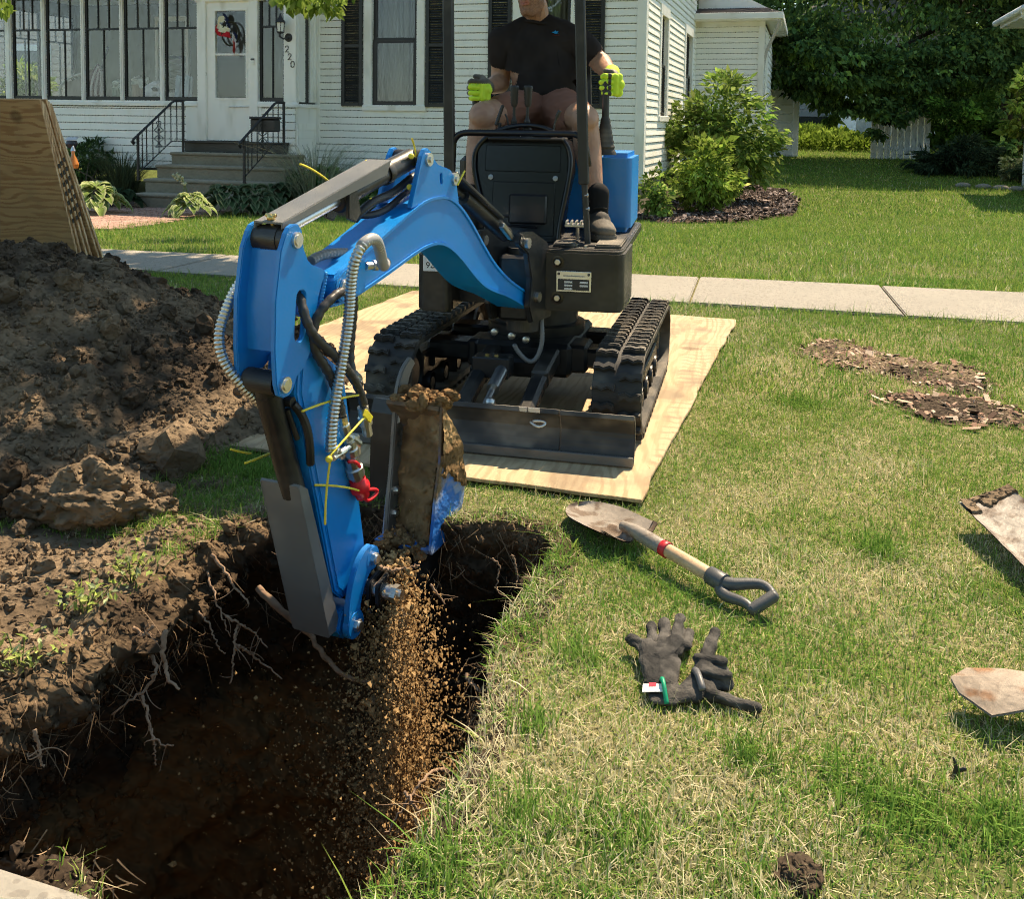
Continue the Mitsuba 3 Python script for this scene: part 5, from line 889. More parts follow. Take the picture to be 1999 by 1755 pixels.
# sidewalk slabs, grooves left between them
SW = num('sidewalk'); lab(SW, 'pale concrete sidewalk crossing the lawn behind the excavator', kind='structure')
def far_of(xn): return xn + .232                               # joints run square to the walk
xs_ = [.995 + 1.09 * k for k in range(-11, 9)]
scene[SW] = mikit.ply(TM([[x, y, -.03] for x in (-11, 10) for y in (near(x) + .03, far(x) - .03)], [[0, 2, 3], [0, 3, 1]]), 'matte', color=np.full((4, 3), .06))
for a, b in zip(xs_[:-1], xs_[1:]):
    q = [(a + .006, near(a + .006)), (b - .006, near(b - .006)), (far_of(b) - .006, far(far_of(b) - .006)), (far_of(a) + .006, far(far_of(a) + .006))]
    add('slab', ext(q, .06, fr((1, 0, 0), (0, 1, 0), (0, 0, 1), (0, 0, -.014 + rs.uniform(0, .004))), .006), 'concrete', False, None, SW)
BP_ = sg.Polygon([(-5.2, 13.3), (-3.45, 12.8), (-3.75, 11.5), (-3.9, 10.6), (-3.85, 9.6), (-4.0, 9.15), (-7, 9.4), (-7, 13.3)])
BK_ = num('brick_path'); lab(BK_, 'reddish brick path leading to the front steps', kind='structure')
mb_ = []
for i_ in range(32):
    for j_ in range(46):
        x, y = -7 + .11 * i_ + .0, 9.1 + .095 * j_
        if BP_.contains(sg.Point(x, y)): mb_.append(mv(cbox((-.1, -.044, -.03), (.1, .044, .008 + rs.uniform(0, .006)), .004), fr((1, 0, 0), (0, 1, 0), (0, 0, 1), (x + (.1 if j_ % 2 else 0), y, TZ(y) + .012)))) if i_ % 2 == 0 else None
pbr('brick', lambda p, n, uv: mix((.20, .10, .075), (.36, .24, .19), cell_rand(dr.floor(p.x * 4.5), dr.floor(p.y * 10.5), 0) * .6 + .4 * fbm(p.x * 20, p.y * 20, 0., 2)), .9)
scene[BK_] = mikit.ply(grid(30, 40, lambda u, v: np.stack([-7.2 + 3.5 * u, 9.1 + 4.2 * v, TZ(9.1 + 4.2 * v) + .004 - .05 * ~shapely.contains_xy(BP_.buffer(.05), -7.2 + 3.5 * u, 9.1 + 4.2 * v)], -1)), 'soil')
add('brick', [m_ for m_ in mb_ if m_ is not None], 'brick', False, None, BK_, kind='stuff')
pbr('mulch', lambda p, n, uv: mix((.022, .015, .012), (.11, .075, .06), fbm(p.x * 30, p.y * 30, p.z * 30, 3)), .95, spec=.1)
# planting bed along the house front
HP_ = lambda u, d: tuple((HO + HU * u + HV * d)[:2])
FB_ = [sg.Polygon([HP_(-5, .1), HP_(-5, -1.3), HP_(-.75, -1.4), HP_(-.75, .1)]), sg.Polygon([HP_(1.15, -1.55), HP_(5.5, -.5), HP_(5.7, .7), HP_(1.05, .7)])]
for P_, l_ in zip(FB_, ('dark planting bed under the porch windows left of the steps', 'dark planting bed along the front wall right of the steps')):
    def bed(u, v, P_=P_):
        x0, y0, x1, y1 = P_.bounds; x, y = x0 + (x1 - x0) * u, y0 + (y1 - y0) * v; d = shapely.distance(P_.exterior, shapely.points(x, y)) * np.where(shapely.contains_xy(P_, x, y), 1, -1)
        return np.stack([x, y, TZ(y) + np.clip(d / .1, -1, 1) * .03], -1)
    add('planting_bed', grid(50, 40, bed), 'mulch', True, label=l_, kind='structure')
# mulch bed
MB_ = sg.Polygon([(1.2, 12.4), (1.9, 11.85), (2.7, 12.0), (3.7, 13.2), (4.35, 15.2), (4.5, 16.6), (4.1, 17.2), (2.4, 17.2), (1.3, 13.2)]).buffer(.15).buffer(-.1)
def patch(P, nx, ny, h, seed, fall=.12):
    x0, y0, x1, y1 = P.bounds
    def f(u, v):
        x, y = x0 + (x1 - x0) * u, y0 + (y1 - y0) * v; d = shapely.distance(P.exterior, shapely.points(x, y)) * np.where(shapely.contains_xy(P, x, y), 1, -1)
        return np.stack([x, y, TZ(y) + np.clip(d / fall, -1, 1) * h + .02 * np.clip(d / fall, 0, 1) * meshkit.fbm(np.stack([x * 8, y * 8, 0 * x], -1), 3, seed)], -1)
    return grid(nx, ny, f)
add('mulch_bed', patch(MB_, 60, 80, .03, 3), 'mulch', True, label='dark wood mulch bed at the corner of the house', kind='structure')
pr_ = np.random.default_rng(21)
def scatter(P, n, g):
    x0, y0, x1, y1 = P.bounds; q = g.random((n * 4, 2)) * (x1 - x0, y1 - y0) + (x0, y0); return q[shapely.contains_xy(P, q[:, 0], q[:, 1])][:n]
def chips(pos, size, g, flat=.25, tilt=.5):
    """flat slivers, each its own small box, as one mesh"""
    n = len(pos); b = np.array([[x, y, z] for x in (-1, 1) for y in (-1, 1) for z in (-1, 1)]) * .5
    a = g.random(n) * 6.283; t = g.normal(0, tilt, n); s = size * np.exp(g.normal(0, .35, n)); d = np.stack([s, s * g.uniform(.25, .6, n), s * flat * .4], -1)
    v = b[None] * d[:, None]; ct, st_ = np.cos(t)[:, None], np.sin(t)[:, None]; x, z = v[..., 0] * ct - v[..., 2] * st_, v[..., 0] * st_ + v[..., 2] * ct
    ca, sa = np.cos(a)[:, None], np.sin(a)[:, None]; v = np.stack([x * ca - v[..., 1] * sa, x * sa + v[..., 1] * ca, z], -1) + pos[:, None]
    return TM(v.reshape(-1, 3), (BOXF[None] + (np.arange(n) * 8)[:, None, None]).reshape(-1, 3))
q = scatter(MB_, 5200, pr_); pos = np.c_[q, TZ(q[:, 1]) + .045]
cc = np.repeat(np.where(pr_.random((len(pos), 1)) < .3, V(.30, .24, .22), V(.06, .043, .036)) * pr_.uniform(.6, 1.4, (len(pos), 1)), 8, 0)
add('mulch_chips', chips(pos, .055, pr_), 'matte', False, cc, label='wood chips spread over the mulch bed', kind='stuff')
# ---- leaves
def leaves(P, D, size, g, cols, wob=.35, ratio=.5, fold=.25):
    """a diamond leaf (two folded faces) per point; D: outward direction; returns mesh and vertex colours"""
    n = len(P); d = D + g.normal(0, wob, (n, 3)); d /= np.linalg.norm(d, axis=1, keepdims=True)
    s = np.cross(d, g.normal(0, 1, (n, 3)) * .6 + V(0, 0, 1)); s /= np.linalg.norm(s, axis=1, keepdims=True) + 1e-9; u = np.cross(s, d)
    L = (size * np.exp(g.normal(0, .25, n)))[:, None]
    v = np.stack([P, P + d * L * .45 + s * L * ratio * .5 + u * L * fold * .3, P + d * L, P + d * L * .45 - s * L * ratio * .5 + u * L * fold * .3], 1)
    f = np.array([[0, 1, 2], [0, 2, 3]])[None] + (np.arange(n) * 4)[:, None, None]
    c = np.asarray(cols)[g.integers(0, len(cols), n)] * np.exp(g.normal(0, .22, (n, 1)))
    return TM(v.reshape(-1, 3), f.reshape(-1, 3)), np.clip(np.repeat(c, 4, 0), 0, 1)
def foliage(key, parent, c, r, n, size, cols, seed, clump=60, gap=.45, shellp=.5, cr=.22, ratio=.55, droop=.25, **kw):
    """leaf clumps through an uneven ellipsoid, with gaps between"""
    g = np.random.default_rng(seed); c, r = V(*c), V(*np.broadcast_to(r, 3)); m_ = max(4, int(n / clump))
    u = g.normal(0, 1, (m_ * 5, 3)); u /= np.linalg.norm(u, axis=1, keepdims=True); rad = g.random(m_ * 5) ** shellp
    bump = .72 + .56 * meshkit.fbm(u * 1.7 + seed, 3, seed); C = u * (rad * bump)[:, None]
    C = C[meshkit.fbm(C * 2.6 + seed * 3.1, 2, seed + 1) > gap * .93][:m_]; nn_ = int(n / max(1, len(C)))
    off_ = g.normal(0, 1, (len(C), nn_, 3)); off_ *= (g.random((len(C), nn_, 1)) ** .5 * cr) / np.linalg.norm(off_, axis=2, keepdims=True); off_[..., 2] *= .6
    tone = np.exp(g.normal(0, .38, len(C))); P = (c + (C[:, None] + off_) * r).reshape(-1, 3); D = (C[:, None] * .5 + off_ * 2.2).reshape(-1, 3); D[:, 2] -= droop; D /= np.linalg.norm(D, axis=1, keepdims=True) + 1e-6
    m, col = leaves(P, D, size, g, cols, .45, ratio); col = np.clip(col * np.repeat(tone, nn_ * 4)[:, None], 0, .9)
    return add(key, m, 'leaf', False, col, parent, **kw), c + C * r
def limbs(key, parent, base, tips, r0, r1, g, col=(.06, .048, .038), n=10):
    ms = []
    for t in tips:
        t = V(*t); L = np.linalg.norm(t - base); P = spl([base, base + (t - base) * .35 + g.normal(0, .05, 3) * L + V(0, 0, .06 * L), base + (t - base) * .7 + g.normal(0, .04, 3) * L, t], n); ms.append(tube(P, np.linspace(r0, r1, n), 7))
    return add(key, ms, 'matte', True, col, parent)
pbr('bark', lambda p, n, uv: mix((.028, .022, .017), (.10, .08, .062), fbm(p.x * 18, p.y * 18, p.z * 4, 3)), .95, spec=.1, bump=lambda p, n, uv: fbm(p.x * 22, p.y * 22, p.z * 5, 3), bs=.03)
def tree(label, base, h, crown, r, n, size, cols, seed, tr=.2, ntip=14, name='maple_tree', lean=(0, 0), group=None, **kw):
    g = np.random.default_rng(seed); t = thing(name, label, 'tree', group); b = V(base[0], base[1], base[2] - .1); top = V(base[0] + lean[0], base[1] + lean[1], base[2] + h)
    P = spl([b, b + (top - b) * .35 + V(.1, .05, 0), b + (top - b) * .7 - V(.05, .08, 0), top], 14)
    add('trunk', tube(P, np.linspace(tr, tr * .45, 14) * (1 + .5 * np.exp(-np.arange(14) / 1.2)), 14), 'bark', True, None, t)
    k, C = foliage('crown', t, crown, r, n, size, cols, seed, **kw)
    idx = g.permutation(len(C))[:ntip]; limbs('limb', t, P[7], C[idx], tr * .38, .015, g)
    return t
DARK = [(.09, .16, .05), (.115, .195, .06), (.065, .125, .05), (.16, .245, .075)]
LIT = [(.13, .21, .04), (.17, .25, .05), (.09, .17, .035), (.2, .28, .06)]  # brighter greens: sunlight on the leaves put into their colour
YEL = [(.21, .30, .05), (.26, .35, .07), (.15, .23, .04), (.30, .38, .10)]
# street tree whose crown shades the left of the scene; its trunk stands just outside the frame
ST_ = tree('street maple beside the walk, leafy twigs hanging down in front of the house', (-3.45, 5.05, 0), 3.8, (-.75, 8.0, 5.4), (1.65, 2.2, 1.25), 15000, .13, [(.07, .12, .025), (.09, .15, .03), (.12, .18, .04)], 17, tr=.24, clump=110, gap=.40, cr=.2, shellp=.4, ntip=20)
foliage('crown', ST_, (.0, 6.72, 5.4), (1.05, 1.6, .95), 4600, .13, [(.07, .12, .025), (.09, .15, .03), (.12, .18, .04)], 23, clump=100, gap=.41, cr=.21, shellp=.5)
g_ = np.random.default_rng(5); HL_ = []
for (p, r, n) in (((-1.951,9.5,2.115), (.20, .2, .10), 110), ((-2.134,9.5,2.151), (.14, .2, .10), 60), ((-1.686,9.5,2.186), (.16, .2, .12), 60), ((-1.787,9.5,2.089), (.07, .1, .06), 26), ((-4.57,9,1.991), (.08, .2, .10), 30), ((-1.704,9.6,2.083), (.07, .08, .10), 26)):
    Pq = V(*p) + g_.normal(0, .5, (n, 3)) * V(*r); HL_.append(leaves(Pq, np.tile(V(0, 0, -1.), (n, 1)), .085, g_, YEL, .6, .6))
    add('twig', tube(spl([V(*p) + V(-.3, .25, 1.6), V(*p) + V(-.1, .1, .7), V(*p)], 10), np.linspace(.012, .004, 10), 5), 'bark', True, None, ST_)
add('hanging_leaves', [m for m, c in HL_], 'leaf', False, np.vstack([c for m, c in HL_]), ST_, kind='stuff')
# dark maples at the right and trees closing the view
tree('big dark maple standing behind the white board fence', (11.6, 23.4, .38), 6., (9.7, 22.5, 5.3), (5.3, 1.8, 3.7), 52000, .14, DARK * 3 + LIT[:2], 41, tr=.30, clump=120, gap=.44, cr=.17, shellp=.42, ntip=18, droop=.5)
MP_ = sorted(k for k in labels if k.startswith('maple_tree'))[-1]
for k, (p, r, n, c_) in enumerate((((6.138,21.3,2.548), (1.35, .8, .95), 5200, DARK * 2 + LIT[:2]), ((7.304,21.8,1.993), (1.4, .7, .75), 5000, DARK + LIT[:1]), ((8.935,22,2.136), (1.8, .9, .9), 6000, DARK * 2 + LIT[:1]), ((10.38,22,2.379), (1.3, .9, 1.2), 6000, DARK), ((8.092,21.6,1.282), (.7, .4, .45), 1300, DARK + LIT[:1]), ((7.001,22,1.382), (.5, .3, .25), 500, LIT))):
    foliage('low_bough', MP_, p, r, n, .13, c_, 300 + k, clump=60, gap=.36, cr=.22, shellp=.5, droop=.6)
BT = ['backdrop tree behind the white board fence, left of the big maple trunk', 'backdrop tree behind the right hand border', 'tall backdrop tree directly behind the grey garage', 'tallest backdrop tree, showing over the white outbuilding', 'backdrop tree far behind the neighbouring eave', 'backdrop tree at the right end of the view']
for k, (x, y, r, h) in enumerate([(14.5, 35, 4, 6.5), (19, 31, 5.0, 6.), (9.0, 43, 4.5, 8), (16, 46, 6, 9), (24, 40, 6.5, 7), (29, 34, 6, 6)]):
    z = float(TZ(y)); tree(BT[k], (x, y, z), h * .8, (x, y, z + h * .78), (r, r * .7, h * .72), 11000, .30, (LIT + DARK[:2]) if k in (0, 2, 3) else DARK, 60 + k, tr=.3, ntip=6, name='backdrop_tree', clump=60, gap=.34, cr=.22, shellp=.4)
def bush(name, label, base, c, r, n, size, cols, seed, cat_='shrub', stems=9, **kw):
    g = np.random.default_rng(seed); t = thing(name, label, cat_); k, C = foliage('foliage', t, c, r, n, size, cols, seed, **kw)
    idx = g.permutation(len(C))[:stems]; limbs('stem', t, V(*base), C[idx], .014, .004, g, (.10, .075, .05), 8); return t
GREEN = [(.16, .25, .05), (.20, .29, .06), (.12, .20, .045), (.26, .33, .10)]
bush('green_shrub', 'tall loose green shrub in the mulch bed against the house corner', (3.15, 14.9, -.14), (3.05, 14.9, .78), (.84, .72, .93), 6200, .105, GREEN, 71, clump=34, gap=.40, cr=.24, shellp=.45, stems=16)
bush('green_shrub', 'round yellow green shrub in front of the tall one', (2.55, 13.1, -.16), (2.55, 13.1, .36), (.44, .42, .52), 2600, .085, YEL, 72, clump=26, gap=.34, cr=.26, shellp=.4)
bush('green_shrub', 'small sparse shrub nearest the blue engine cover', (1.78, 12.35, -.16), (1.78, 12.35, .12), (.27, .27, .32), 760, .075, GREEN, 73, clump=18, gap=.36, cr=.3, shellp=.5)
bush('garden_shrub', 'bright feathery green shrub under the big maple', (9.4, 20.7, .18), (9.35, 20.7, .95), (.85, .6, .85), 3600, .12, [(.055, .11, .02), (.07, .14, .025), (.09, .16, .03)], 74, gap=.3)
bush('garden_shrub', 'grey green perennial mound on the left of the shaded border', (8.6, 19.4, .08), (8.7, 19.5, .42), (1.0, .6, .38), 3000, .16, [(.045, .075, .04), (.06, .09, .05), (.03, .055, .03)], 75, gap=.3, ratio=.25)
bush('garden_shrub', 'dark spreading shrub filling the middle of the shaded border', (10.4, 20.4, .2), (10.4, 20.4, .55), (1.1, .7, .6), 3600, .14, DARK, 76, gap=.3)
bush('garden_shrub', 'broad fine leaved perennial mound at the right end of the border', (10.6, 18.0, .0), (10.3, 17.9, .28), (1.25, .6, .42), 4200, .13, [(.06, .095, .05), (.05, .08, .04)], 77, gap=.28, ratio=.25)
bush('garden_shrub', 'light leafy sapling at the right edge of the view', (10.4, 20.0, .15), (10.3, 19.9, 1.35), (.5, .4, .9), 900, .15, YEL, 78, gap=.45, clump=18)
bush('garden_shrub', 'lit cream flowered perennial beside the border edge', (9.35, 18.4, .03), (9.3, 18.4, .30), (.35, .3, .28), 700, .10, [(.25, .28, .12), (.35, .35, .2)], 79, gap=.3)
bush('garden_shrub', 'tall dark hedge closing the gap at the right edge', (12.2, 24.6, .4), (11.9, 24.4, 1.9), (1.7, .8, 1.9), 5000, .15, DARK, 83, gap=.2)
bush('garden_shrub', 'dark leafy hedge behind the white board fence', (10.9, 25.6, .5), (10.6, 25.6, 1.5), (1.9, .7, 1.3), 4000, .15, DARK, 84, gap=.2)
for k_, (x_, y_, h_) in enumerate(((-14, -17, 8), (-4, -21, 9), (6, -18, 8), (15, -22, 9))):
    tree(['street tree across the road, far left behind the camera', 'street tree across the road, behind the camera on the left', 'street tree across the road, behind the camera on the right', 'street tree across the road, far right behind the camera'][k_], (x_, y_, 0), 5, (x_, y_, h_ * .72), (5.2, 3.5, h_ * .5), 4200, .6, DARK + LIT, 400 + k_, tr=.3, ntip=5, name='street_tree', clump=40, gap=.3, cr=.25)
# kitchen garden, far off
g2 = np.random.default_rng(8); q = np.c_[g2.uniform(6.1, 9.0, 6000), g2.uniform(24.0, 29.5, 6000)]; Pk = np.c_[q, TZ(q[:, 1]) + g2.uniform(.02, .28, 6000)]
m_, c_ = leaves(Pk, np.tile(V(0, -.2, .8), (6000, 1)), .15, g2, [(.16, .24, .03), (.2, .28, .05), (.12, .19, .03)], .7, .6); add('vegetable_patch', m_, 'leaf', False, c_, label='sunlit bed of leafy vegetables at the end of the lawn', kind='stuff')
# ---- buildings and fence beyond
def quad_house(name, label, cat_, parts): 
    t = thing(name, label, cat_)
    for nm, m, b, c in parts: add(nm, m, b, False, c, t)
    return t
WH, GY = (.72, .73, .72), (.36, .37, .38)
quad_house('white_shed', 'white shed wall standing past the rear wing of the house', 'shed', [('wall', box((4.6, 22.6, 0), (6.36, 26, 2.6)), 'painted', WH), ('corner_post', cbox((6.30, 22.56, 0), (6.44, 22.72, 2.6), .01), 'painted', (.8, .8, .79)), ('roof', hull([(4.3, 22.3, 2.6), (6.7, 22.3, 2.6), (6.7, 26.3, 2.6), (4.3, 26.3, 2.6), (5.5, 22.3, 3.5), (5.5, 26.3, 3.5)]), 'painted', (.1, .09, .085))] + [('siding_board', cbox((4.6, 22.575, .1 + .2 * k), (6.3, 22.6, .29 + .2 * k), .006), 'painted', WH) for k in range(12)])
quad_house('grey_garage', 'grey garage in shade at the far end of the lawn', 'garage', [('wall', box((9.0, 33.0, .8), (14.4, 38, 4.2)), 'painted', GY), ('base', box((8.98, 32.9, .6), (14.42, 33.0, 1.35)), 'painted', (.03, .035, .03)), ('window', cbox((11.6, 32.93, 2.35), (12.3, 33.0, 3.0), .01), 'gloss', (.06, .07, .08)), ('window_frame', cbox((11.5, 32.95, 2.25), (12.4, 33.0, 3.1), .01), 'painted', (.45, .45, .45)), ('roof', hull([(8.6, 32.5, 4.2), (14.8, 32.5, 4.2), (14.8, 38.5, 4.2), (8.6, 38.5, 4.2), (11.7, 32.5, 5.8), (11.7, 38.5, 5.8)]), 'painted', (.09, .085, .085))] + [('siding_board', cbox((9.0, 32.97, 1.35 + .24 * k), (14.4, 33.0, 1.58 + .24 * k), .006), 'painted', GY) for k in range(11)])
quad_house('white_outbuilding', 'white outbuilding beside the grey garage, half hidden by leaves', 'outbuilding', [('wall', box((10.1, 29.5, .7), (12.5, 31.5, 2.6)), 'painted', WH), ('door', cbox((10.4, 29.45, .75), (10.9, 29.5, 2.2), .01), 'painted', (.62, .64, .66)), ('roof', box((9.9, 29.3, 2.6), (12.7, 31.7, 2.75)), 'painted', (.12, .11, .1))])
gb = quad_house('waste_bin', 'dark grey bin standing in front of the white outbuilding', 'bin', [('body', hull([(10.4, 28.6, .72), (10.75, 28.6, .72), (10.4, 28.95, .72), (10.75, 28.95, .72), (10.35, 28.55, 1.25), (10.8, 28.55, 1.25), (10.35, 29.0, 1.25), (10.8, 29.0, 1.25)]), 'painted', (.10, .12, .12)), ('lid', cbox((10.32, 28.5, 1.25), (10.83, 29.03, 1.33), .02), 'painted', (.07, .08, .08))])
FN = thing('board_fence', 'white vertical board fence under the big maple', 'fence')
for k in range(9):
    x, y = 8.05 + .155 * k, 22.3 + .02 * k; add('board', mv(cbox((-.066, -.015, 0), (.066, .015, 1.32 + .03 * math.sin(k * 2.1)), .008), fr((.98, -.17, 0), (.17, .98, 0), (0, 0, 1), (x, y, .27))), 'painted', False, (.74, .75, .73), FN)
for z in (.5, 1.25): add('fence_rail', mv(cbox((0, .02, 0), (1.3, .06, .09), .006), fr((.99, .1, 0), (-.1, .99, 0), (0, 0, 1), (8.0, 22.3, z))), 'painted', False, (.7, .7, .68), FN)
ed = thing('stone_edging', 'low pale stones edging the right hand border', 'edging stones')
for k in range(9):
    t_ = k / 8; x, y = 8.0 + 2.0 * t_ + .05 * math.sin(9 * t_), 17.7 - 1.1 * t_; add('stone', mv(trimesh.creation.icosphere(2, 1.), fr((.14, 0, 0), (0, .09, 0), (0, 0, .06), (x, y, float(TZ(y)) + .02))), 'concrete', True, None, ed)
NB = quad_house('neighbour_house', 'corner of a white neighbouring house with gutter at the upper right edge', 'house', [])
NM = fr(HU, HV, (0, 0, 1), (8.05, 15.85, 0)); ng = lambda nm, m, c, b='painted', s=False: add(nm, mv(m, NM), b, s, c, NB)
ng('wall', box((.45, .45, -.3), (7, 2.2, 2.85)), (.66, .66, .64)); ng('soffit', box((.03, .03, 2.82), (7, 2.4, 2.86)), (.6, .6, .58)); ng('fascia', cbox((0, 0, 2.82), (7, .03, 2.96), .004), (.7, .7, .69)); ng('fascia', cbox((0, .03, 2.82), (.03, 2.4, 2.96), .004), (.7, .7, .69))
ng('roof', hull([(-.05, -.05, 2.96), (7, -.05, 2.96), (7, 2.5, 2.96), (-.05, 2.5, 2.96), (3.5, 1.2, 4.6), (7, 1.2, 4.6)]), (.10, .095, .09)); ng('gutter', tube([(-.06, -.04, 2.92), (-.06, 2.5, 2.92)], .055, 10), (.75, .75, .74), s=True)
ng('downspout', tube(spl([(-.06, .05, 2.9), (-.02, .1, 2.78), (.25, .3, 2.66), (.40, .42, 2.55), (.41, .43, 1.5), (.41, .43, 0)], 30), .04, 8), (.74, .74, .73), s=True)
for k in range(26): ng('siding_board', cbox((.45, .43, .0 + .108 * k), (7, .45, .102 + .108 * k), .004), (.66, .66, .64))
# house seen through the porch glass
N2 = thing('neighbour_house', 'pinkish clapboard house with a white window seen through the porch', 'house')
n2 = lambda nm, m, c, b='painted': add(nm, m, b, False, c, N2)
n2('wall', box((-19, 22.0, -.3), (-9.2, 26, 5.)), (.50, .42, .38))
for k in range(28): n2('siding_board', cbox((-19, 21.97, .2 + .15 * k), (-9.2, 22, .34 + .15 * k), .006), (.52, .44, .40))
n2('window', cbox((-11.1, 21.92, .9), (-10.1, 21.97, 2.55), .01), (.75, .76, .76)); n2('pane', cbox((-10.98, 21.90, 1.0), (-10.22, 21.92, 2.42), .004), (.06, .075, .09), 'gloss')
bush('lit_shrub', 'sunlit yellow green shrub behind the far porch windows', (-9.9, 19.8, -.1), (-9.9, 19.8, 1.0), (.9, .6, 1.1), 2400, .16, YEL, 81, gap=.25)
# ---- foundation planting
def hosta(label, base, r, n, size, edge, mid, seed, group=None):
    g = np.random.default_rng(seed); t = thing('hosta', label, 'hosta', group); b = V(*base)
    for k in range(n):
        a = g.random() * 6.283; lift = g.uniform(.15, .95); L = size * g.uniform(.8, 1.15); w = L * .30; d = V(math.cos(a), math.sin(a), 0); s = V(-d[1], d[0], 0); o = b + d * r * (1 - lift) * .75 + V(0, 0, .05 + .26 * lift * r / .4)
        u, v = np.meshgrid(np.linspace(0, 1, 7), np.linspace(-1, 1, 5), indexing='ij'); wd = w * np.sin(np.pi * np.clip(u, .02, 1) ** .8) ** .8
        P = o + d * (L * u * (1 - .25 * u))[..., None] + s * (wd * v)[..., None] + V(0, 0, 1) * (L * (lift * .75 * u - .75 * u ** 2) + wd * .35 * v * v + .006 * np.sin(9 * u))[..., None]
        c = np.where((np.abs(v) > .6)[..., None] | (u > .9)[..., None], V(*edge), V(*mid)) * g.uniform(.8, 1.15)
        i, j = np.meshgrid(np.arange(6), np.arange(4), indexing='ij'); q_ = i * 5 + j; q4 = np.stack([q_, q_ + 5, q_ + 6, q_ + 1], -1).reshape(-1, 4)
        add('leaf', TM(P.reshape(-1, 3), np.vstack([q4[:, [0, 1, 2]], q4[:, [0, 2, 3]]])), 'leaf', True, c.reshape(-1, 3), t)
    return t
CREAM, LGR, HGR, HED = (.62, .64, .36), (.24, .34, .09), (.06, .105, .05), (.26, .30, .18)
hosta('cream edged hosta in sun left of the brick path', (-4.95,11.851,-0.168), .50, 96, .20, CREAM, LGR, 1)
hosta('dark leaved hosta in shade left of the brick path', (-5.034,12.745,-0.172), .3, 22, .26, (.05, .075, .04), (.03, .05, .025), 2)
hosta('cream edged hosta in sun right of the brick path', (-3.777,11.696,-0.166), .36, 60, .17, CREAM, LGR, 3)
for k, (p, lb) in enumerate((((-3.483,12.098,-0.169), 'dark green hosta with pale edges next to the sunny one'), ((-3.154,12.153,-0.169), 'middle one of the dark green pale edged hostas right of the steps'), ((-2.954,12.635,-0.172), 'dark green pale edged hosta closest to the excavator boom'))):
    hosta(lb, p, .46, 70, .20, HED, HGR, 4 + k)
for (p, q_, lb) in (((-3.963,11.9,0.027), (-3.991,11.9,0.345), 'pale hosta flower stalk bending left in front of the steps'), ((-3.916,12,0.082), (-4.08,12,0.296), 'shorter pale hosta flower stalk in front of the steps')):
    t = thing('flower_stalk', lb, 'flower stalk'); p, q_ = V(*p), V(*q_); S_ = spl([p, p * .45 + q_ * .55 + V(.06, 0, 0), q_], 12); add('stem', tube(S_, .007, 5), 'matte', True, (.14, .17, .07), t); add('buds', lumps(S_[6:] + g_.normal(0, .012, (6, 3)), .022, 3, .6), 'matte', True, (.38, .40, .26), t)
def spray(name, label, base, r, h, n, col, seed, bend=.5, w=.006, cat_='ornamental grass'):
    """arching thin blades"""
    g = np.random.default_rng(seed); t = thing(name, label, cat_); vs, fs, cs_ = [], [], []
    for k in range(n):
        a = g.random() * 6.283; d = V(math.cos(a), math.sin(a), 0); s = V(-d[1], d[0], 0); H = h * g.uniform(.5, 1.1); B_ = bend * H * g.uniform(.2, 1.2); o = V(*base) + d * r * g.random() * .5
        u = np.linspace(0, 1, 6)[:, None]; P = o + d * (r * .4 * u + B_ * u ** 2.2) + V(0, 0, 1) * (H * (u - .28 * u ** 3)); W_ = w * (1 - .85 * u)
        v = np.empty((12, 3)); v[0::2] = P - s * W_; v[1::2] = P + s * W_; i = np.arange(5) * 2; b = len(vs) * 12
        vs.append(v); fs.append(np.vstack([np.stack([i, i + 1, i + 3], 1), np.stack([i, i + 3, i + 2], 1)]) + b); cs_.append(np.tile(V(*col) * g.uniform(.6, 1.4), (12, 1)))
    add('blades', TM(np.vstack(vs), np.vstack(fs)), 'grass_blade', False, np.vstack(cs_), t); return t
spray('ornamental_grass', 'dark wispy grass left of the left stair railing', (-5.401,13.787,-0.175), .35, .95, 300, (.08, .10, .05), 1, .5, .010)
spray('ornamental_grass', 'airy pale plumes of grass right of the steps', (-2.534,12.785,-0.172), .55, 1.15, 300, (.26, .28, .19), 2, .6, .010)
bush('dark_shrub', 'rounded dark evergreen under the porch windows', (-5.796,13.714,-0.175), ((-5.796,13.714,-0.175)[0] - .2, (-5.796,13.714,-0.175)[1] + .6, .25), (.62, .45, .45), 2600, .09, DARK, 91, gap=.2, ratio=.3)
bush('dark_shrub', 'low dark shrub between the steps and the excavator boom', (-2.327,12.59,-0.172), ((-2.327,12.59,-0.172)[0], (-2.327,12.59,-0.172)[1] + .3, .06), (.75, .4, .32), 2800, .09, DARK, 92, gap=.2)
bush('dark_shrub', 'low dark shrub under the front window behind the boom', (-1.528,12.957,-0.173), ((-1.528,12.957,-0.173)[0], (-1.528,12.957,-0.173)[1] + .4, .04), (.7, .4, .28), 2400, .09, DARK, 93, gap=.2)
bush('garden_plant', 'yellow leaved spiky plant behind the sunny hosta', (-6.049,14.527,-0.168), ((-6.505,15.398,-0.136)[0], (-6.049,14.527,-0.168)[1], .20), (.32, .3, .3), 500, .16, [(.14, .17, .05), (.10, .14, .04)], 94, gap=.3, ratio=.14, droop=-.6)
fe = thing('glass_feeder', 'amber glass feeder on a thin stake beside the leaning plywood', 'bird feeder'); fp_ = V(*(-4.971,11.3,0.512))
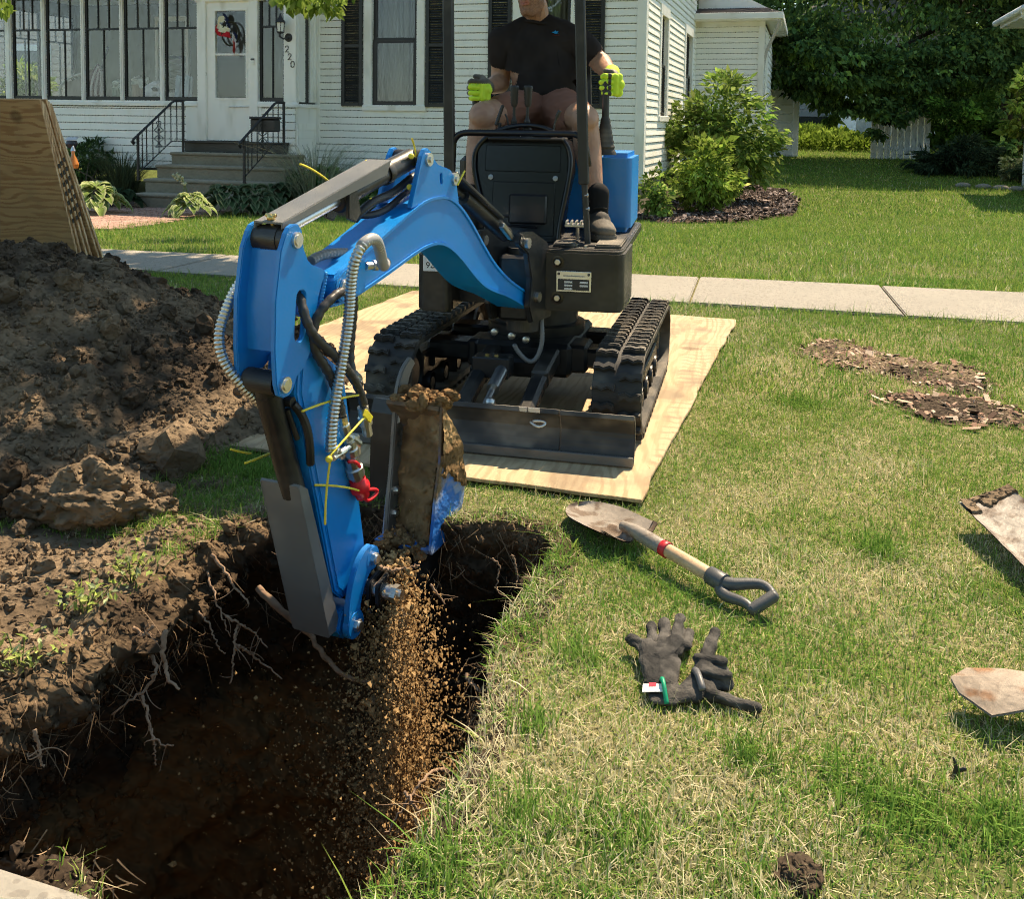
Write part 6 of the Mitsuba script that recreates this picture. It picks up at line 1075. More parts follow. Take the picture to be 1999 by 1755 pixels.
add('stake', cyl(fp_ + V(0, 0, -.75), fp_ + V(0, 0, .0), .008, 6), 'painted', True, (.12, .11, .09), fe); add('bottle', lathe([(0, -.1), (.05, -.095), (.06, -.05), (.035, .02), (.018, .05), (.018, .10), (0, .1)], fr((1, 0, 0), (0, 1, 0), (0, 0, 1), fp_), 16), 'gloss', 30, (.45, .16, .03), fe); add('cap', lathe([(0, .16), (.012, .15), (.03, .1), (0, .1)], fr((1, 0, 0), (0, 1, 0), (0, 0, 1), fp_), 12), 'metal', 30, (.6, .6, .62), fe)
so_ = thing('solar_light', 'small dark solar light on a stake by the porch wall', 'garden light'); fp_ = V(*(-5.559,12.6,0.656))
add('head', lathe([(0, .05), (.06, .04), (.075, .0), (.05, -.05), (0, -.05)], fr((1, 0, 0), (0, 1, 0), (0, 0, 1), fp_), 14), 'gloss', 30, (.03, .03, .035), so_); add('stake', cyl(fp_ + V(0, 0, -.9), fp_ + V(0, 0, -.04), .01, 6), 'painted', True, (.2, .2, .2), so_); add('panel', mv(cbox((-.07, -.05, 0), (.07, .05, .01), .002), fr((1, 0, 0), (0, .9, .4), (0, -.4, .9), fp_ + V(0, 0, .06))), 'gloss', False, (.45, .47, .5), so_)
# ================================================================ plywood underfoot and leaning
LA, LB_ = V(.3118, .9501, 0), V(-.9501, .3118, 0)
def sheet(key, label, o, z, t, b='plywood'):
    M = fr(LA, LB_, (0, 0, 1), (o[0], o[1], z)); k = num(key); lab(k, label, 'plywood sheet')
    rg_ = np.random.default_rng(int(z * 1e4)); e = [(2.59 * u, .004 * rg_.normal()) for u in np.linspace(0, 1, 30)] + [(2.59 + .004 * rg_.normal(), 1.29 * u) for u in np.linspace(.05, 1, 14)] + [(2.59 * u, 1.29 + .004 * rg_.normal()) for u in np.linspace(.97, 0, 30)] + [(.005 * rg_.normal(), 1.29 * u) for u in np.linspace(.95, .05, 14)]
    scene[k] = mikit.ply(ext(e, t, M @ fr((1, 0, 0), (0, 1, 0), (0, 0, 1), (0, 0, t / 2)), .0012), b)
sheet('plywood_sheet', 'plywood sheet under the right track, its long edge against the lawn', (.341, 2.547), .0125, .0098)
sheet('plywood_sheet', 'plywood sheet under the left track, its front end buried in soil', (-1.38 + 1.2256, 3.341 - .402), .002, .0102)
E1 = V(.97, -.245, 0); E1 /= np.linalg.norm(E1)
for k in range(6):
    b = V(-2.46, 5.74, -.02) + V(.019, .016, 0) * (k + (.9 if k > 3 else 0) + (.4 if k > 1 else 0)); tp = V(-2.550, 5.405, 1.092) + V(.004, .016, 0) * k + V(0, 0, -.012 * (k % 3))
    up_ = tp - b; L_ = np.linalg.norm(up_); up_ /= L_; no_ = np.cross(E1, up_)
    M = fr(E1, up_, no_, b); nm = num('leaning_plywood')
    lab(nm, ['front sheet of the leaning plywood stack, broad reddish wood face in shade', 'second sheet from the front of the leaning plywood stack', 'third sheet from the front of the leaning plywood stack', 'third sheet from the back of the leaning plywood stack', 'second sheet from the back of the leaning plywood stack', 'rear sheet of the leaning plywood stack, nearest the sidewalk'][k], 'plywood sheet')
    scene[nm] = mikit.ply(mv(cbox((-1.29, 0, -.008), (0, L_, .008), .0015), M), 'plywood_standing')
    if 0 < k < 4:
        for q in range(7): add('edge_mark', mv(cbox((.0, .42 + .055 * q + .02 * k, -.0085), (.002, .445 + .055 * q + .02 * k, .0085), .0005), M), 'painted', False, (.015, .013, .012), nm)
# ================================================================ hand tools
pbr('muddy_steel', lambda p, n, uv: mix(mix((.17, .145, .12), (.29, .255, .215), fbm(p.x * 14, p.y * 14, 0., 3)), (.11, .075, .05), smoothstep(.44, .6, fbm(p.x * 24, p.y * 24, p.z * 24 + 3, 4))), .55, bump=lambda p, n, uv: fbm(p.x * 60, p.y * 60, p.z * 60, 3), bs=.003)
pbr('ash_handle', lambda p, n, uv: mix((.42, .26, .14), (.60, .42, .26), fbm(p.x * 90 + p.y * 90, (p.x - p.y) * 6, 0., 3)), .6)
SV = thing('round_shovel', 'round point shovel with wooden shaft and grey D handle lying on the lawn', 'shovel')
s0 = V(*(0.182,2.506,0.03))
s0 = V(s0[0], s0[1], .012); s1 = V(*(0.3,2.25,0.058)); s2 = V(*(0.441,2.059,0.042)); ax_ = s1 - V(s0[0], s0[1], .065); Lb = np.linalg.norm(ax_); ax_ /= Lb; sd_ = np.cross((0, 0, 1), ax_)
def blade(u, v):
    t = u; w = .078 * np.where(t < .42, np.sqrt(np.clip(1 - ((.42 - t) / .42) ** 2, .0006, 1)), 1 - .10 * np.clip((t - .42) / .58, 0, 1) ** 3); q = 2 * v - 1
    z = .016 + .020 * t ** 1.5 + .024 * np.abs(q) ** 2.2 * (.45 + .55 * t) + .022 * np.exp(-(q / .17) ** 2) * np.clip(t * 1.8 - .75, 0, 1) + .012 * np.clip(.14 - t, 0, 1)
    P = s0 * V(1, 1, 0) + ax_ * V(1, 1, 0) * (Lb * 1.02 * t - .028 * np.abs(q) ** 2 * (t > .9))[..., None] + sd_ * (w * q)[..., None]; return P + np.stack([0 * z, 0 * z, z], -1)
bm = grid(40, 25, blade); up_v = bm.vertices + V(0, 0, .0022); bm2 = TM(np.vstack([up_v, bm.vertices - V(0, 0, .001)]), np.vstack([bm.faces, bm.faces[:, ::-1] + len(bm.vertices)]))
add('blade', bm2, 'muddy_steel', True, None, SV)
dxy = (s2 - s1) / np.linalg.norm(s2 - s1); s15 = s1 + (s2 - s1) * .38
add('socket', tube([s1 - dxy * .05 + V(0, 0, -.004), s1, s1 + dxy * .05, s15], [.011, .016, .0175, .0175], 16), 'muddy_steel', True, None, SV)
add('shaft', tube([s15 - dxy * .01, s2 + dxy * .02], [.0155, .0155], 16), 'ash_handle', True, None, SV)
add('red_band', tube([s15 - dxy * .006, s15 + dxy * .012], [.0182, .0182], 16), 'painted', True, (.5, .02, .03), SV)
gA, gB = V(*(0.498,1.957,0.022)), V(*(0.546,1.973,0.045))
add('d_handle', [tube([s2 - dxy * .012, s2 + dxy * .03], [.0195, .020], 14), tube(spl([s2 + dxy * .02, s2 + dxy * .045 - V(0, 0, .006) + (gA - gB) * .30, gA - dxy * .06 + (gA - gB) * .02, gA], 16), np.linspace(.0145, .0085, 16), 10), tube(spl([s2 + dxy * .02, s2 + dxy * .05 + (gB - gA) * .26, gB - dxy * .055 + (gB - gA) * .02, gB], 16), np.linspace(.0145, .0085, 16), 10), tube([gA + (gA - gB) * .12, gA, gB, gB + (gB - gA) * .12], [.009, .0125, .0125, .009], 14)], 'painted', True, (.075, .076, .078), SV)
SQ = thing('square_shovel', 'muddy square mouth shovel entering at the right edge above the lawn', 'shovel')
c0, c1, c2 = V(*(1.13,2.439,0.07)), V(*(1.263,2.463,0.105)), V(*(1.126,1.956,0.045))
def qb(u, v):
    P = c0 + (c1 - c0) * v[..., None] + (c2 - c0) * u[..., None]; h = -.018 * (1 - (2 * v - 1) ** 6) * (.3 + .7 * u) + .004 * (meshkit.fbm(P * 30, 3, 4) - .5); return P + np.stack([0 * h, 0 * h, h], -1)
b1 = grid(30, 24, qb); add('blade', TM(np.vstack([b1.vertices, b1.vertices - V(0, 0, .003)]), np.vstack([b1.faces[:, ::-1], b1.faces + len(b1.vertices)])), 'muddy_steel', True, None, SQ)
cm = (c0 + c1) / 2 + (c2 - c0); dq = (c2 - c0) / np.linalg.norm(c2 - c0); add('socket', tube([cm - dq * .08, cm + dq * .1], [.015, .018], 12), 'muddy_steel', True, None, SQ); add('shaft', tube([cm + dq * .08, cm + dq * .9 + V(0, 0, -.02)], [.016, .016], 12), 'ash_handle', True, None, SQ)
def mud(u, v):
    P = c0 + (c1 - c0) * u[..., None] + (c2 - c0) * (v * .30)[..., None]; a = meshkit.fbm(P * 16, 4, 61); e = np.minimum(v * .30, 1.15 * (1 - u) + .03)
    hb = -.018 * (1 - (2 * u - 1) ** 6) * (.3 + .7 * (v * .30)) + .004 * (meshkit.fbm(P * 30, 3, 4) - .5)
    h = hb + np.where(a > .34 + 2.4 * e, .002 + .009 * meshkit.fbm(P * 45, 3, 62), -.0018); return P + np.stack([0 * h, 0 * h, h], -1)
add('caked_mud', grid(90, 60, mud), 'soil', True, None, SQ)
SP = thing('digging_spade', 'dirty pointed spade blade entering at the lower right edge', 'spade')
pts = [(0.77,1.663,0.055), (0.805,1.681,0.062), (0.865,1.669,0.068), (0.939,1.642,0.07), (0.924,1.582,0.06), (0.86,1.572,0.055), (0.796,1.566,0.045), (0.77,1.628,0.048)]
pts = np.array(pts); cp = pts.mean(0)
def spd(u, v):
    a = u * len(pts); i0 = np.floor(a).astype(int) % len(pts); f = (a - np.floor(a))[..., None]; e = pts[i0] * (1 - f) + pts[(i0 + 1) % len(pts)] * f
    P = cp + (e - cp) * v[..., None]; h = .014 * (1 - v ** 2) + .003 * (meshkit.fbm(P * 40, 3, 7) - .5); return P + np.stack([0 * h, 0 * h, h], -1)
b1 = grid(65, 16, spd); pbr('rusty_steel', lambda p, n, uv: mix(mix((.20, .155, .115), (.32, .255, .195), fbm(p.x * 18, p.y * 18, 0., 3)), (.20, .10, .045), smoothstep(.5, .7, fbm(p.x * 30, p.y * 30, p.z * 30 + 3, 4))), .65, bump=lambda p, n, uv: fbm(p.x * 60, p.y * 60, p.z * 60, 3), bs=.003)
add('blade', TM(np.vstack([b1.vertices, b1.vertices - V(0, 0, .004)]), np.vstack([b1.faces, b1.faces[:, ::-1] + len(b1.vertices)])), 'rusty_steel', True, None, SP)
dq = (pts[3] + pts[4]) / 2 - cp; dq /= np.linalg.norm(dq); add('socket', tube([cp + dq * .08 + V(0, 0, .008), cp + dq * .28 + V(0, 0, .01)], [.013, .018], 12), 'rusty_steel', True, None, SP); add('shaft', tube([cp + dq * .26 + V(0, 0, .01), cp + dq * 1.1 - V(0, 0, .05)], [.016, .016], 12), 'ash_handle', True, None, SP)
# ---- work gloves on the grass
pbr('glove_knit', lambda p, n, uv: mix((.022, .0215, .021), (.095, .088, .080), smoothstep(.3, .75, fbm(p.x * 34, p.y * 34, p.z * 34, 4))), .85, spec=.3, bump=lambda p, n, uv: noise(p.x * 500, p.y * 500, p.z * 500) + fbm(p.x * 60, p.y * 60, p.z * 60, 2), bs=.0012, eps=5e-4)
GL = num('empty_glove'); lab(GL, 'dark grey work glove lying palm up with its fingers spread', 'glove')
g = lambda p, z: V(p[0], p[1], z)
A_ = [(0.275,1.697,0.028), (0.282,1.755,0.028), (0.263,1.795,0.028), (0.317,1.802,0.028), (0.237,1.822,0.028), (0.278,1.82,0.028), (0.281,1.866,0.028), (0.302,1.832,0.028), (0.308,1.878,0.028), (0.327,1.836,0.028), (0.341,1.891,0.028), (0.338,1.803,0.028), (0.352,1.852,0.028), (0.278,1.661,0.028)]
bs = [(g(A_[13], .012), (.030, .02, .011), g(A_[0], .02), (.031, .02, .014)), (g(A_[0], .022), (.030, .02, .016), g(A_[1], .030), (.040, .03, .019)), (g(A_[1], .030), (.036, .03, .019), g(A_[2], .034), .019), (g(A_[1], .030), .024, g(A_[3], .038), .021),
  (g(A_[2], .032), .015, g(A_[4], .036), .0125), (g(A_[5], .036), .0115, g(A_[6], .040), .0105), (g(A_[7], .038), .0125, g(A_[8], .044), .0115), (g(A_[9], .040), .0125, g(A_[10], .046), .0115), (g(A_[11], .036), .0115, g(A_[12], .036), .011), (g(A_[2], .034), .014, g(A_[5], .036), .0125), (g(A_[3], .036), .016, g(A_[9], .040), .0125), (g(A_[3], .036), .015, g(A_[11], .036), .012), (g(A_[1], .034), .02, g(A_[7], .038), .0125)]
hm_ = skin(bs, .0038, 3); w_ = 1.1 * (meshkit.fbm(hm_.vertices * 45, 3, 2) - .5) - .9 * np.abs(meshkit.noise(hm_.vertices * 70, 3) - .5) + .25; scene[GL] = mikit.ply(TM((hm_.vertices + hm_.vertex_normals * (w_ * .006 - .0019)[:, None]) * V(1, 1, .82), hm_.faces), 'glove_knit', True)
tg_ = add('label_tag', mv(cbox((-.020, -.010, 0), (.020, .010, .0015), .0005), fr((.95, -.2, .15), (.2, .95, .2), None, g((0.259,1.671,0.028), .022))), 'painted', False, (.72, .72, .72), GL); add('red_mark', mv(cbox((-.007, -.004, .0015), (.006, .006, .0022), .0003), fr((.95, -.2, .15), (.2, .95, .2), None, g((0.258,1.677,0.028), .023))), 'painted', False, (.5, .03, .06), tg_)
add('green_loop', tube(spl([g((0.275,1.691,0.028), .022), g((0.275,1.675,0.028), .034), g((0.276,1.659,0.028), .026), g((0.278,1.644,0.028), .010)], 14), .0042, 8), 'painted', True, (.0, .26, .13), GL)
G2 = num('empty_glove'); lab(G2, 'dark grey work glove lying on its side, two fingers curled over the back', 'glove')
A_ = [(0.29,1.669,0.028), (0.325,1.673,0.028), (0.356,1.706,0.028), (0.364,1.754,0.028), (0.397,1.827,0.028), (0.349,1.743,0.028), (0.389,1.724,0.028), (0.353,1.699,0.028), (0.388,1.684,0.028), (0.383,1.652,0.028), (0.429,1.632,0.028), (0.357,1.663,0.028)]
bs = [(g(A_[0], .010), (.012, .018, .010), g(A_[1], .018), (.022, .026, .013)), (g(A_[1], .018), (.022, .028, .014), g(A_[2], .026), (.030, .030, .018)), (g(A_[2], .028), .024, g(A_[3], .034), .0165), (g(A_[3], .034), .0150, g(A_[4], .050), .0120), (g(A_[5], .044), .0115, g(A_[6], .050), .0115), (g(A_[6], .050), .0110, g(A_[6], .03), .012), (g(A_[7], .044), .0115, g(A_[8], .046), .0115), (g(A_[8], .046), .0115, g(A_[8], .026), .012), (g(A_[2], .024), .020, g(A_[11], .02), .016), (g(A_[11], .020), .0145, g(A_[9], .018), .0125), (g(A_[9], .018), .0125, g(A_[10], .014), .0105), (g(A_[2], .03), .02, g(A_[6], .03), .014), (g(A_[2], .03), .02, g(A_[8], .026), .014)]
hm_ = skin(bs, .0038, 3); w_ = 1.1 * (meshkit.fbm(hm_.vertices * 45, 3, 6) - .5) - .9 * np.abs(meshkit.noise(hm_.vertices * 70, 7) - .5) + .25; scene[G2] = mikit.ply(TM((hm_.vertices + hm_.vertex_normals * (w_ * .006 - .0019)[:, None]) * V(1, 1, .85), hm_.faces), 'glove_knit', True)
add('cuff_strap', tube(spl([g((0.338,1.715,0.028), .030), g((0.338,1.686,0.028), .040), g((0.341,1.654,0.028), .030)], 10), .0065, 8), 'painted', True, (.10, .10, .105), G2)
# ================================================================ pit: roots, falling soil, clods, weeds
pbr('root_skin', lambda p, n, uv: mix((.15, .09, .055), (.40, .28, .19), fbm(p.x * 50, p.y * 50, p.z * 50, 3)), .85, spec=.15)
rr = np.random.default_rng(31)
def wall_pt(px, py, Y): pass
ROOT = [([(-0.596,2.33,-0.128), (-0.524,2.31,-0.181), (-0.479,2.33,-0.235), (-0.41,2.29,-0.295), (-0.325,2.25,-0.315), (-0.299,2.24,-0.313)], .009, 'thick pale root bending across the pit beneath the stick'),
  ([(-0.31,2.23,-0.337), (-0.285,2.22,-0.355), (-0.251,2.21,-0.364)], .006, 'short broken root end below the thick pale root'),
  ([(-0.095,1.72,-0.169), (-0.115,1.71,-0.161), (-0.146,1.67,-0.157), (-0.171,1.65,-0.185), (-0.201,1.63,-0.218)], .0035, 'arched thin root springing from the right wall of the pit'),
  ([(-0.171,1.65,-0.157), (-0.147,1.63,-0.175), (-0.129,1.63,-0.197)], .0028, 'thin root crossing the arched one'), ([(-0.137,1.59,-0.169), (-0.086,1.57,-0.156)], .0022, 'straight thin root low on the right wall'),
  ([(-0.08,1.92,-0.101), (-0.05,1.87,-0.105), (-0.02,1.82,-0.095)], .0035, 'pinkish root tip poking from the right wall'),
  ([(-0.757,1.965,-0.036), (-0.733,1.965,-0.079), (-0.711,1.945,-0.095), (-0.695,1.915,-0.099), (-0.711,1.915,-0.131), (-0.736,1.905,-0.152), (-0.773,1.895,-0.178)], .0045, 'long forked pale root sweeping down to the left'),
  ([(-0.684,1.935,-0.03), (-0.681,1.915,-0.057), (-0.677,1.915,-0.094), (-0.663,1.895,-0.103), (-0.639,1.885,-0.118)], .0055, 'stout pale root hanging beside the forked one'),
  ([(-0.716,1.895,-0.141), (-0.698,1.875,-0.17), (-0.688,1.865,-0.19), (-0.637,1.845,-0.21)], .003, 'thin hanging root ending in a sharp bend'), ([(-0.688,1.865,-0.19), (-0.678,1.855,-0.23), (-0.675,1.855,-0.256)], .0022, 'hair root below the sharp bend'),
  ([(-0.672,2.215,0.004), (-0.637,2.195,-0.028), (-0.597,2.175,-0.066), (-0.574,2.165,-0.082)], .004, 'forked pale root high under the turf'), ([(-0.678,2.195,-0.029), (-0.637,2.135,-0.07), (-0.615,2.115,-0.107), (-0.605,2.115,-0.136)], .0026, 'thin root hanging under the forked one'),
  ([(-0.614,2.115,-0.089), (-0.575,2.115,-0.108), (-0.551,2.15,-0.153), (-0.531,2.14,-0.173)], .0028, 'thin root arching right over dark soil'), ([(-0.586,2.115,-0.104), (-0.589,2.095,-0.13), (-0.59,2.085,-0.165), (-0.591,2.075,-0.217)], .003, 'long straight root dangling in the middle of the dark wall'),
  ([(-0.676,2.115,-0.078), (-0.642,2.095,-0.102), (-0.617,2.085,-0.148), (-0.606,2.085,-0.16)], .0024, 'fine root left of the dangling one'), ([(-0.585,2.095,-0.144), (-0.562,2.17,-0.212), (-0.504,2.17,-0.259)], .003, 'faint root slanting down to the right'),
  ([(-0.557,2.39,-0.02), (-0.54,2.37,-0.05), (-0.523,2.35,-0.086), (-0.52,2.35,-0.118)], .004, 'pale root hanging just left of the grey guard plate'), ([(-0.71,1.945,-0.02), (-0.731,1.945,-0.042), (-0.72,1.945,-0.015)], .003, 'knobbly root stub near the left bank'),
  ([(-0.037,1.87,-0.002), (-0.007,1.89,-0.024)], .002, 'hair root at the right lip of the pit'), ([(0.012,2.17,0.034), (0.024,2.17,-0.007), (0.022,2.15,-0.033)], .0022, 'fine dark root under the far right lip'), ([(-0.035,2.27,-0.017), (-0.017,2.27,-0.041), (-0.022,2.26,-0.074), (-0.004,2.24,-0.095)], .0022, 'wavy fine root in the far right corner'),
  ([(-0.178,2.27,-0.081), (-0.143,2.25,-0.12)], .003, 'short pale splinter of root beside the falling soil'), ([(-0.29,2.22,-0.02), (-0.239,2.27,-0.047), (-0.207,2.29,-0.047)], .0045, 'root stick poking out under the bucket'),
  ([(-0.771,1.575,-0.012), (-0.766,1.575,-0.043), (-0.76,1.575,-0.074)], .003, 'weed root hanging under the left ledge')]
for P, r, lb in ROOT:
    P = np.array(P); Q = spl(P, 26) if len(P) > 2 else np.linspace(P[0], P[1], 14); Q = Q + rr.normal(0, .0016, Q.shape); k = add('root', tube(Q, np.linspace(r, r * .35, len(Q)) * (1 + .2 * rr.random(len(Q))), 7), 'root_skin', True, label=lb, cat='root') if 0 else None
    nm = num('root'); lab(nm, lb, 'root'); scene[nm] = mikit.ply(tube(Q, np.linspace(r, r * .4, len(Q)) * (1 + .25 * rr.random(len(Q))), 7), 'root_skin', True)
    if r > .0025:
        for q in range(int(rr.integers(2, 5))):
            a = Q[rr.integers(6, len(Q) - 2)]; dvec = rr.normal(0, 1, 3) * V(1, .5, .7) + V(0, 0, -.9); dvec *= rr.uniform(.02, .06) / np.linalg.norm(dvec); add('rootlet', tube(spl([a, a + dvec * .5 + rr.normal(0, .005, 3), a + dvec], 8), np.linspace(.0013, .0005, 8), 5), 'root_skin', True, None, nm)
# fine root mat at the lip of the pit
def hair(key, pts, n, L, g, b, col, label, w=.0011, drop=1.):
    vs, fs, cs_ = [], [], []; k = 0
    for p in pts:
        for _ in range(n):
            o = p + g.normal(0, .012, 3); d = g.normal(0, 1, 3) * V(.8, .8, .3) + V(0, 0, -drop); d /= np.linalg.norm(d); l = L * g.uniform(.3, 1.3); e = g.normal(0, .3, 3) * l
            u = np.linspace(0, 1, 5)[:, None]; P = o + d * l * u + e * u ** 2; s = np.cross(d, g.normal(0, 1, 3)); s /= np.linalg.norm(s); v = np.empty((10, 3)); v[0::2] = P - s * w * (1 - .6 * u); v[1::2] = P + s * w * (1 - .6 * u)
            i = np.arange(4) * 2; vs.append(v); fs.append(np.vstack([np.stack([i, i + 1, i + 3], 1), np.stack([i, i + 3, i + 2], 1)]) + 10 * k); cs_.append(np.tile(V(*col) * g.uniform(.5, 1.5), (10, 1))); k += 1
    return add(key, TM(np.vstack(vs), np.vstack(fs)), b, False, np.vstack(cs_), label=label, kind='stuff')
sel = np.flatnonzero((B[:, 1] > 1.2)); sel = sel[rr.integers(0, len(sel), 420)]
lipP = np.c_[B[sel] + inn[sel] * .02, np.full(len(sel), -.02)] - np.c_[np.zeros((len(sel), 2)), rr.random((len(sel), 1)) ** 2 * .22]
hair('root_mat', lipP, 7, .055, rr, 'matte', (.22, .15, .09), 'fine torn grass roots fringing the lip of the pit')
# soil spilling from the bucket
n = 62000; t_ = rr.random(n) ** .9; wd = .022 + .085 * t_ ** .8; two = rr.random(n) < .34
X_ = -.262 + .10 * t_ + rr.normal(0, 1, n) * np.where(two, wd * 1.0 + .02, wd * .42); Y_ = 2.28 - .38 * t_ + rr.normal(0, 1, n) * (.03 + .07 * t_); Z_ = -.10 - .92 * t_ + rr.normal(0, .02, n)
rad = np.exp(rr.normal(-6.55, .5, n)); 
pbr('loose_soil', lambda p, n, uv: mix((.20, .12, .05), (.50, .335, .16), cell_rand(dr.floor(p.x * 110), dr.floor(p.y * 110), dr.floor(p.z * 110))), .95, spec=.1)
add('falling_soil', [lumps(np.c_[X_, Y_, Z_], rad, 3, .6, -2), lumps(np.c_[rr.normal(-.265, .026, 900), rr.normal(2.30, .03, 900), rr.uniform(-.24, -.03, 900)], np.exp(rr.normal(-5.5, .35, 900)), 3, .7, 0)], 'loose_soil', False, label='golden brown soil pouring from the bucket into the pit', kind='stuff')
n = 1500; add('falling_soil', lumps(np.c_[rr.normal(-.42, .13, n), rr.normal(2.2, .12, n), rr.uniform(-1.0, -.25, n)], np.exp(rr.normal(-6.55, .5, n)), 6, .6, -1), 'loose_soil', False, label='scattered crumbs of soil drifting left of the main stream', kind='stuff')
n = 2600; add('loose_heap', lumps(np.c_[rr.normal(-.12, .16, n), rr.normal(1.75, .3, n), -1.0 + .16 * rr.random(n)], np.exp(rr.normal(-4.9, .45, n)), 7, .6, 0), 'loose_soil', False, label='crumbs of fallen soil heaped on the pit floor', kind='stuff')
# crumbs and clods over the spoil heap and the left bank
def crumbs(n, f, r, seed, sub_=0):
    q = np.c_[rr.uniform(PX0 + .3, -.4, n * 6), rr.uniform(1.2, 4.8, n * 6)]; h = mound(q[:, 0], q[:, 1]); dpit = shapely.distance(PITP, shapely.points(q)); ok = ~shapely.contains_xy(PITP.buffer(.03), q[:, 0], q[:, 1]) & f(q, h, dpit); q = q[ok][:n]
    z = dug_z(q[:, 0], q[:, 1]); R_ = np.exp(rr.normal(math.log(r), .5, len(q))); return lumps(np.c_[q, z + R_ * .25], R_, seed, .75, sub_)
onheap = lambda q, h, d: (h > .01) | ((d < .45) & (q[:, 0] < -.6) & (q[:, 1] < 2.5))
add('soil_crumbs', [crumbs(12000, onheap, .0052, 1), crumbs(2000, onheap, .010, 2, 1), crumbs(200, onheap, .018, 3, 1)], 'soil', False, label='crumbs and small clods strewn over the soil heap and bank', kind='stuff')
add('soil_spill', crumbs(900, lambda q, h, d: (h <= .01) & ((np.exp(-d / .05) > rr.random(len(q))) | (np.hypot(q[:, 0] + 1.0, q[:, 1] - 3.2) < .5) & (rr.random(len(q)) < .4)), .006, 4), 'soil', False, label='loose crumbs scattered on the grass round the pit', kind='stuff')
def clod(p, r, seed, lb, b='soil'):
    m = trimesh.creation.icosphere(4, 1.); d = meshkit.fbm(m.vertices * 1.6 + seed, 4, seed) - .5; d2 = np.abs(meshkit.noise(m.vertices * 3.3 + seed, seed) - .5); v = m.vertices * (1 + 1.0 * d - .6 * d2 + .25 * (meshkit.fbm(m.vertices * 6 + seed, 3, seed) - .5))[:, None] * V(*r) + V(*p); nm = num('earth_clod'); lab(nm, lb, 'clod of earth'); scene[nm] = mikit.ply(TM(v, m.faces), b, True)
clod((-1.034,2.424,0.05), (.125, .10, .10), 1, 'large lump of earth with a smooth spade cut face, nearest the grass'); clod((-1.166,2.412,0.04), (.075, .07, .065), 2, 'rounded lump of earth left of the largest one'); clod((-1.261,2.45,0.05), (.06, .08, .09), 3, 'lump of earth cut off by the left edge of the view'); clod((-0.912,2.472,0.02), (.07, .06, .06), 4, 'small upright lump of earth right of the largest one')
clod((0.397,1.259,0.006), (.032, .036, .012), 7, 'dry brown clod with cracked layers on the grass near the bottom edge')
# crumbs sticking to the pit wall
k_ = rr.integers(4, 60, 5200), rr.integers(0, n_ring, 5200); Pw = PW[k_] + np.c_[inn[k_[1]] * .004, np.zeros(5200)]
add('wall_crumbs', lumps(Pw, np.exp(rr.normal(-5.15, .5, 5200)), 12, .7, 0), 'pit_soil', False, label='crumbs of earth clinging to the wall of the pit', kind='stuff')
# weeds on the left bank
for k, (p, r, n, lb) in enumerate((((-0.822,2.118,0.03), (.04, .035, .025), 80, 'leafy weed tuft on the bank nearest the grass'), ((-0.863,1.979,0.02), (.06, .035, .022), 100, 'trailing weeds in the middle of the left bank'), ((-0.905,1.796,0), (.07, .04, .03), 110, 'leafy weeds at the lower left of the bank'), ((-0.901,1.95,-0.16), (.04, .035, .022), 50, 'weed sprig on the lower ledge of the bank'), ((-0.784,2.119,-0.03), (.04, .03, .05), 60, 'grey tuft of grass hanging over the bank'))):
    t = thing('weed_clump', lb, 'weeds'); Pq = V(*p) + rr.normal(0, .55, (n, 3)) * V(*r); m_, c_ = leaves(Pq, np.tile(V(0, 0, .25), (n, 1)), .016, rr, [(.34, .42, .10), (.42, .48, .14), (.28, .36, .10), (.38, .44, .24)], .9, .5); add('leaves', m_, 'leaf', False, c_, t)
    add('stems', [tube(spl([V(*p) + rr.normal(0, .3, 3) * V(*r) - V(0, 0, .04), Pq[rr.integers(0, n)]], 5) if 0 else np.linspace(V(*p) - V(0, 0, .05), Pq[rr.integers(0, n)], 5), .0014, 5) for _ in range(9)], 'matte', True, (.12, .14, .05), t)
# leaf litter patches
def litter(key, pts, label, n, seed):
    P = sg.Polygon(pts).buffer(.02); q = scatter(P, n, rr); q = q + rr.normal(0, .045, q.shape) * (rr.random((len(q), 1)) < .6); cc = np.repeat(np.array([(.22, .13, .09), (.48, .37, .28), (.09, .055, .04), (.36, .25, .18)])[rr.integers(0, 4, len(q))] * rr.uniform(.6, 1.3, (len(q), 1)), 8, 0)
    add(key, chips(np.c_[q, rr.uniform(.003, .016, len(q))], .027, rr, .08, .35), 'matte', False, cc, label=label, kind='stuff'); return P
L1 = litter('leaf_litter', [(1.324,4.368), (1.507,4.608), (1.607,4.386), (1.732,4.186), (1.892,4.106), (1.872,3.916), (1.765,3.736), (1.647,3.826), (1.567,4.036), (1.39,4.138)], 'drift of brown dead leaves lying on the lawn', 1000, 1)
L2 = litter('leaf_litter', [(1.41,3.646), (1.526,3.674), (1.628,3.644), (1.75,3.581), (1.793,3.444), (1.722,3.322), (1.587,3.349), (1.473,3.369), (1.438,3.501)], 'bare patch with dry leaves and twigs nearer the camera', 560, 2)
bp_ = add('bare_patch', patch(L1.buffer(.05), 30, 30, .004, 5, .08), 'soil', True, label='bare soil showing through the lawn under dead leaves', kind='structure'); add('bare_patch', patch(L2.buffer(.03), 30, 30, .006, 6, .08), 'soil', True, label='bare soil hollow in the lawn nearer the square shovel', kind='structure')
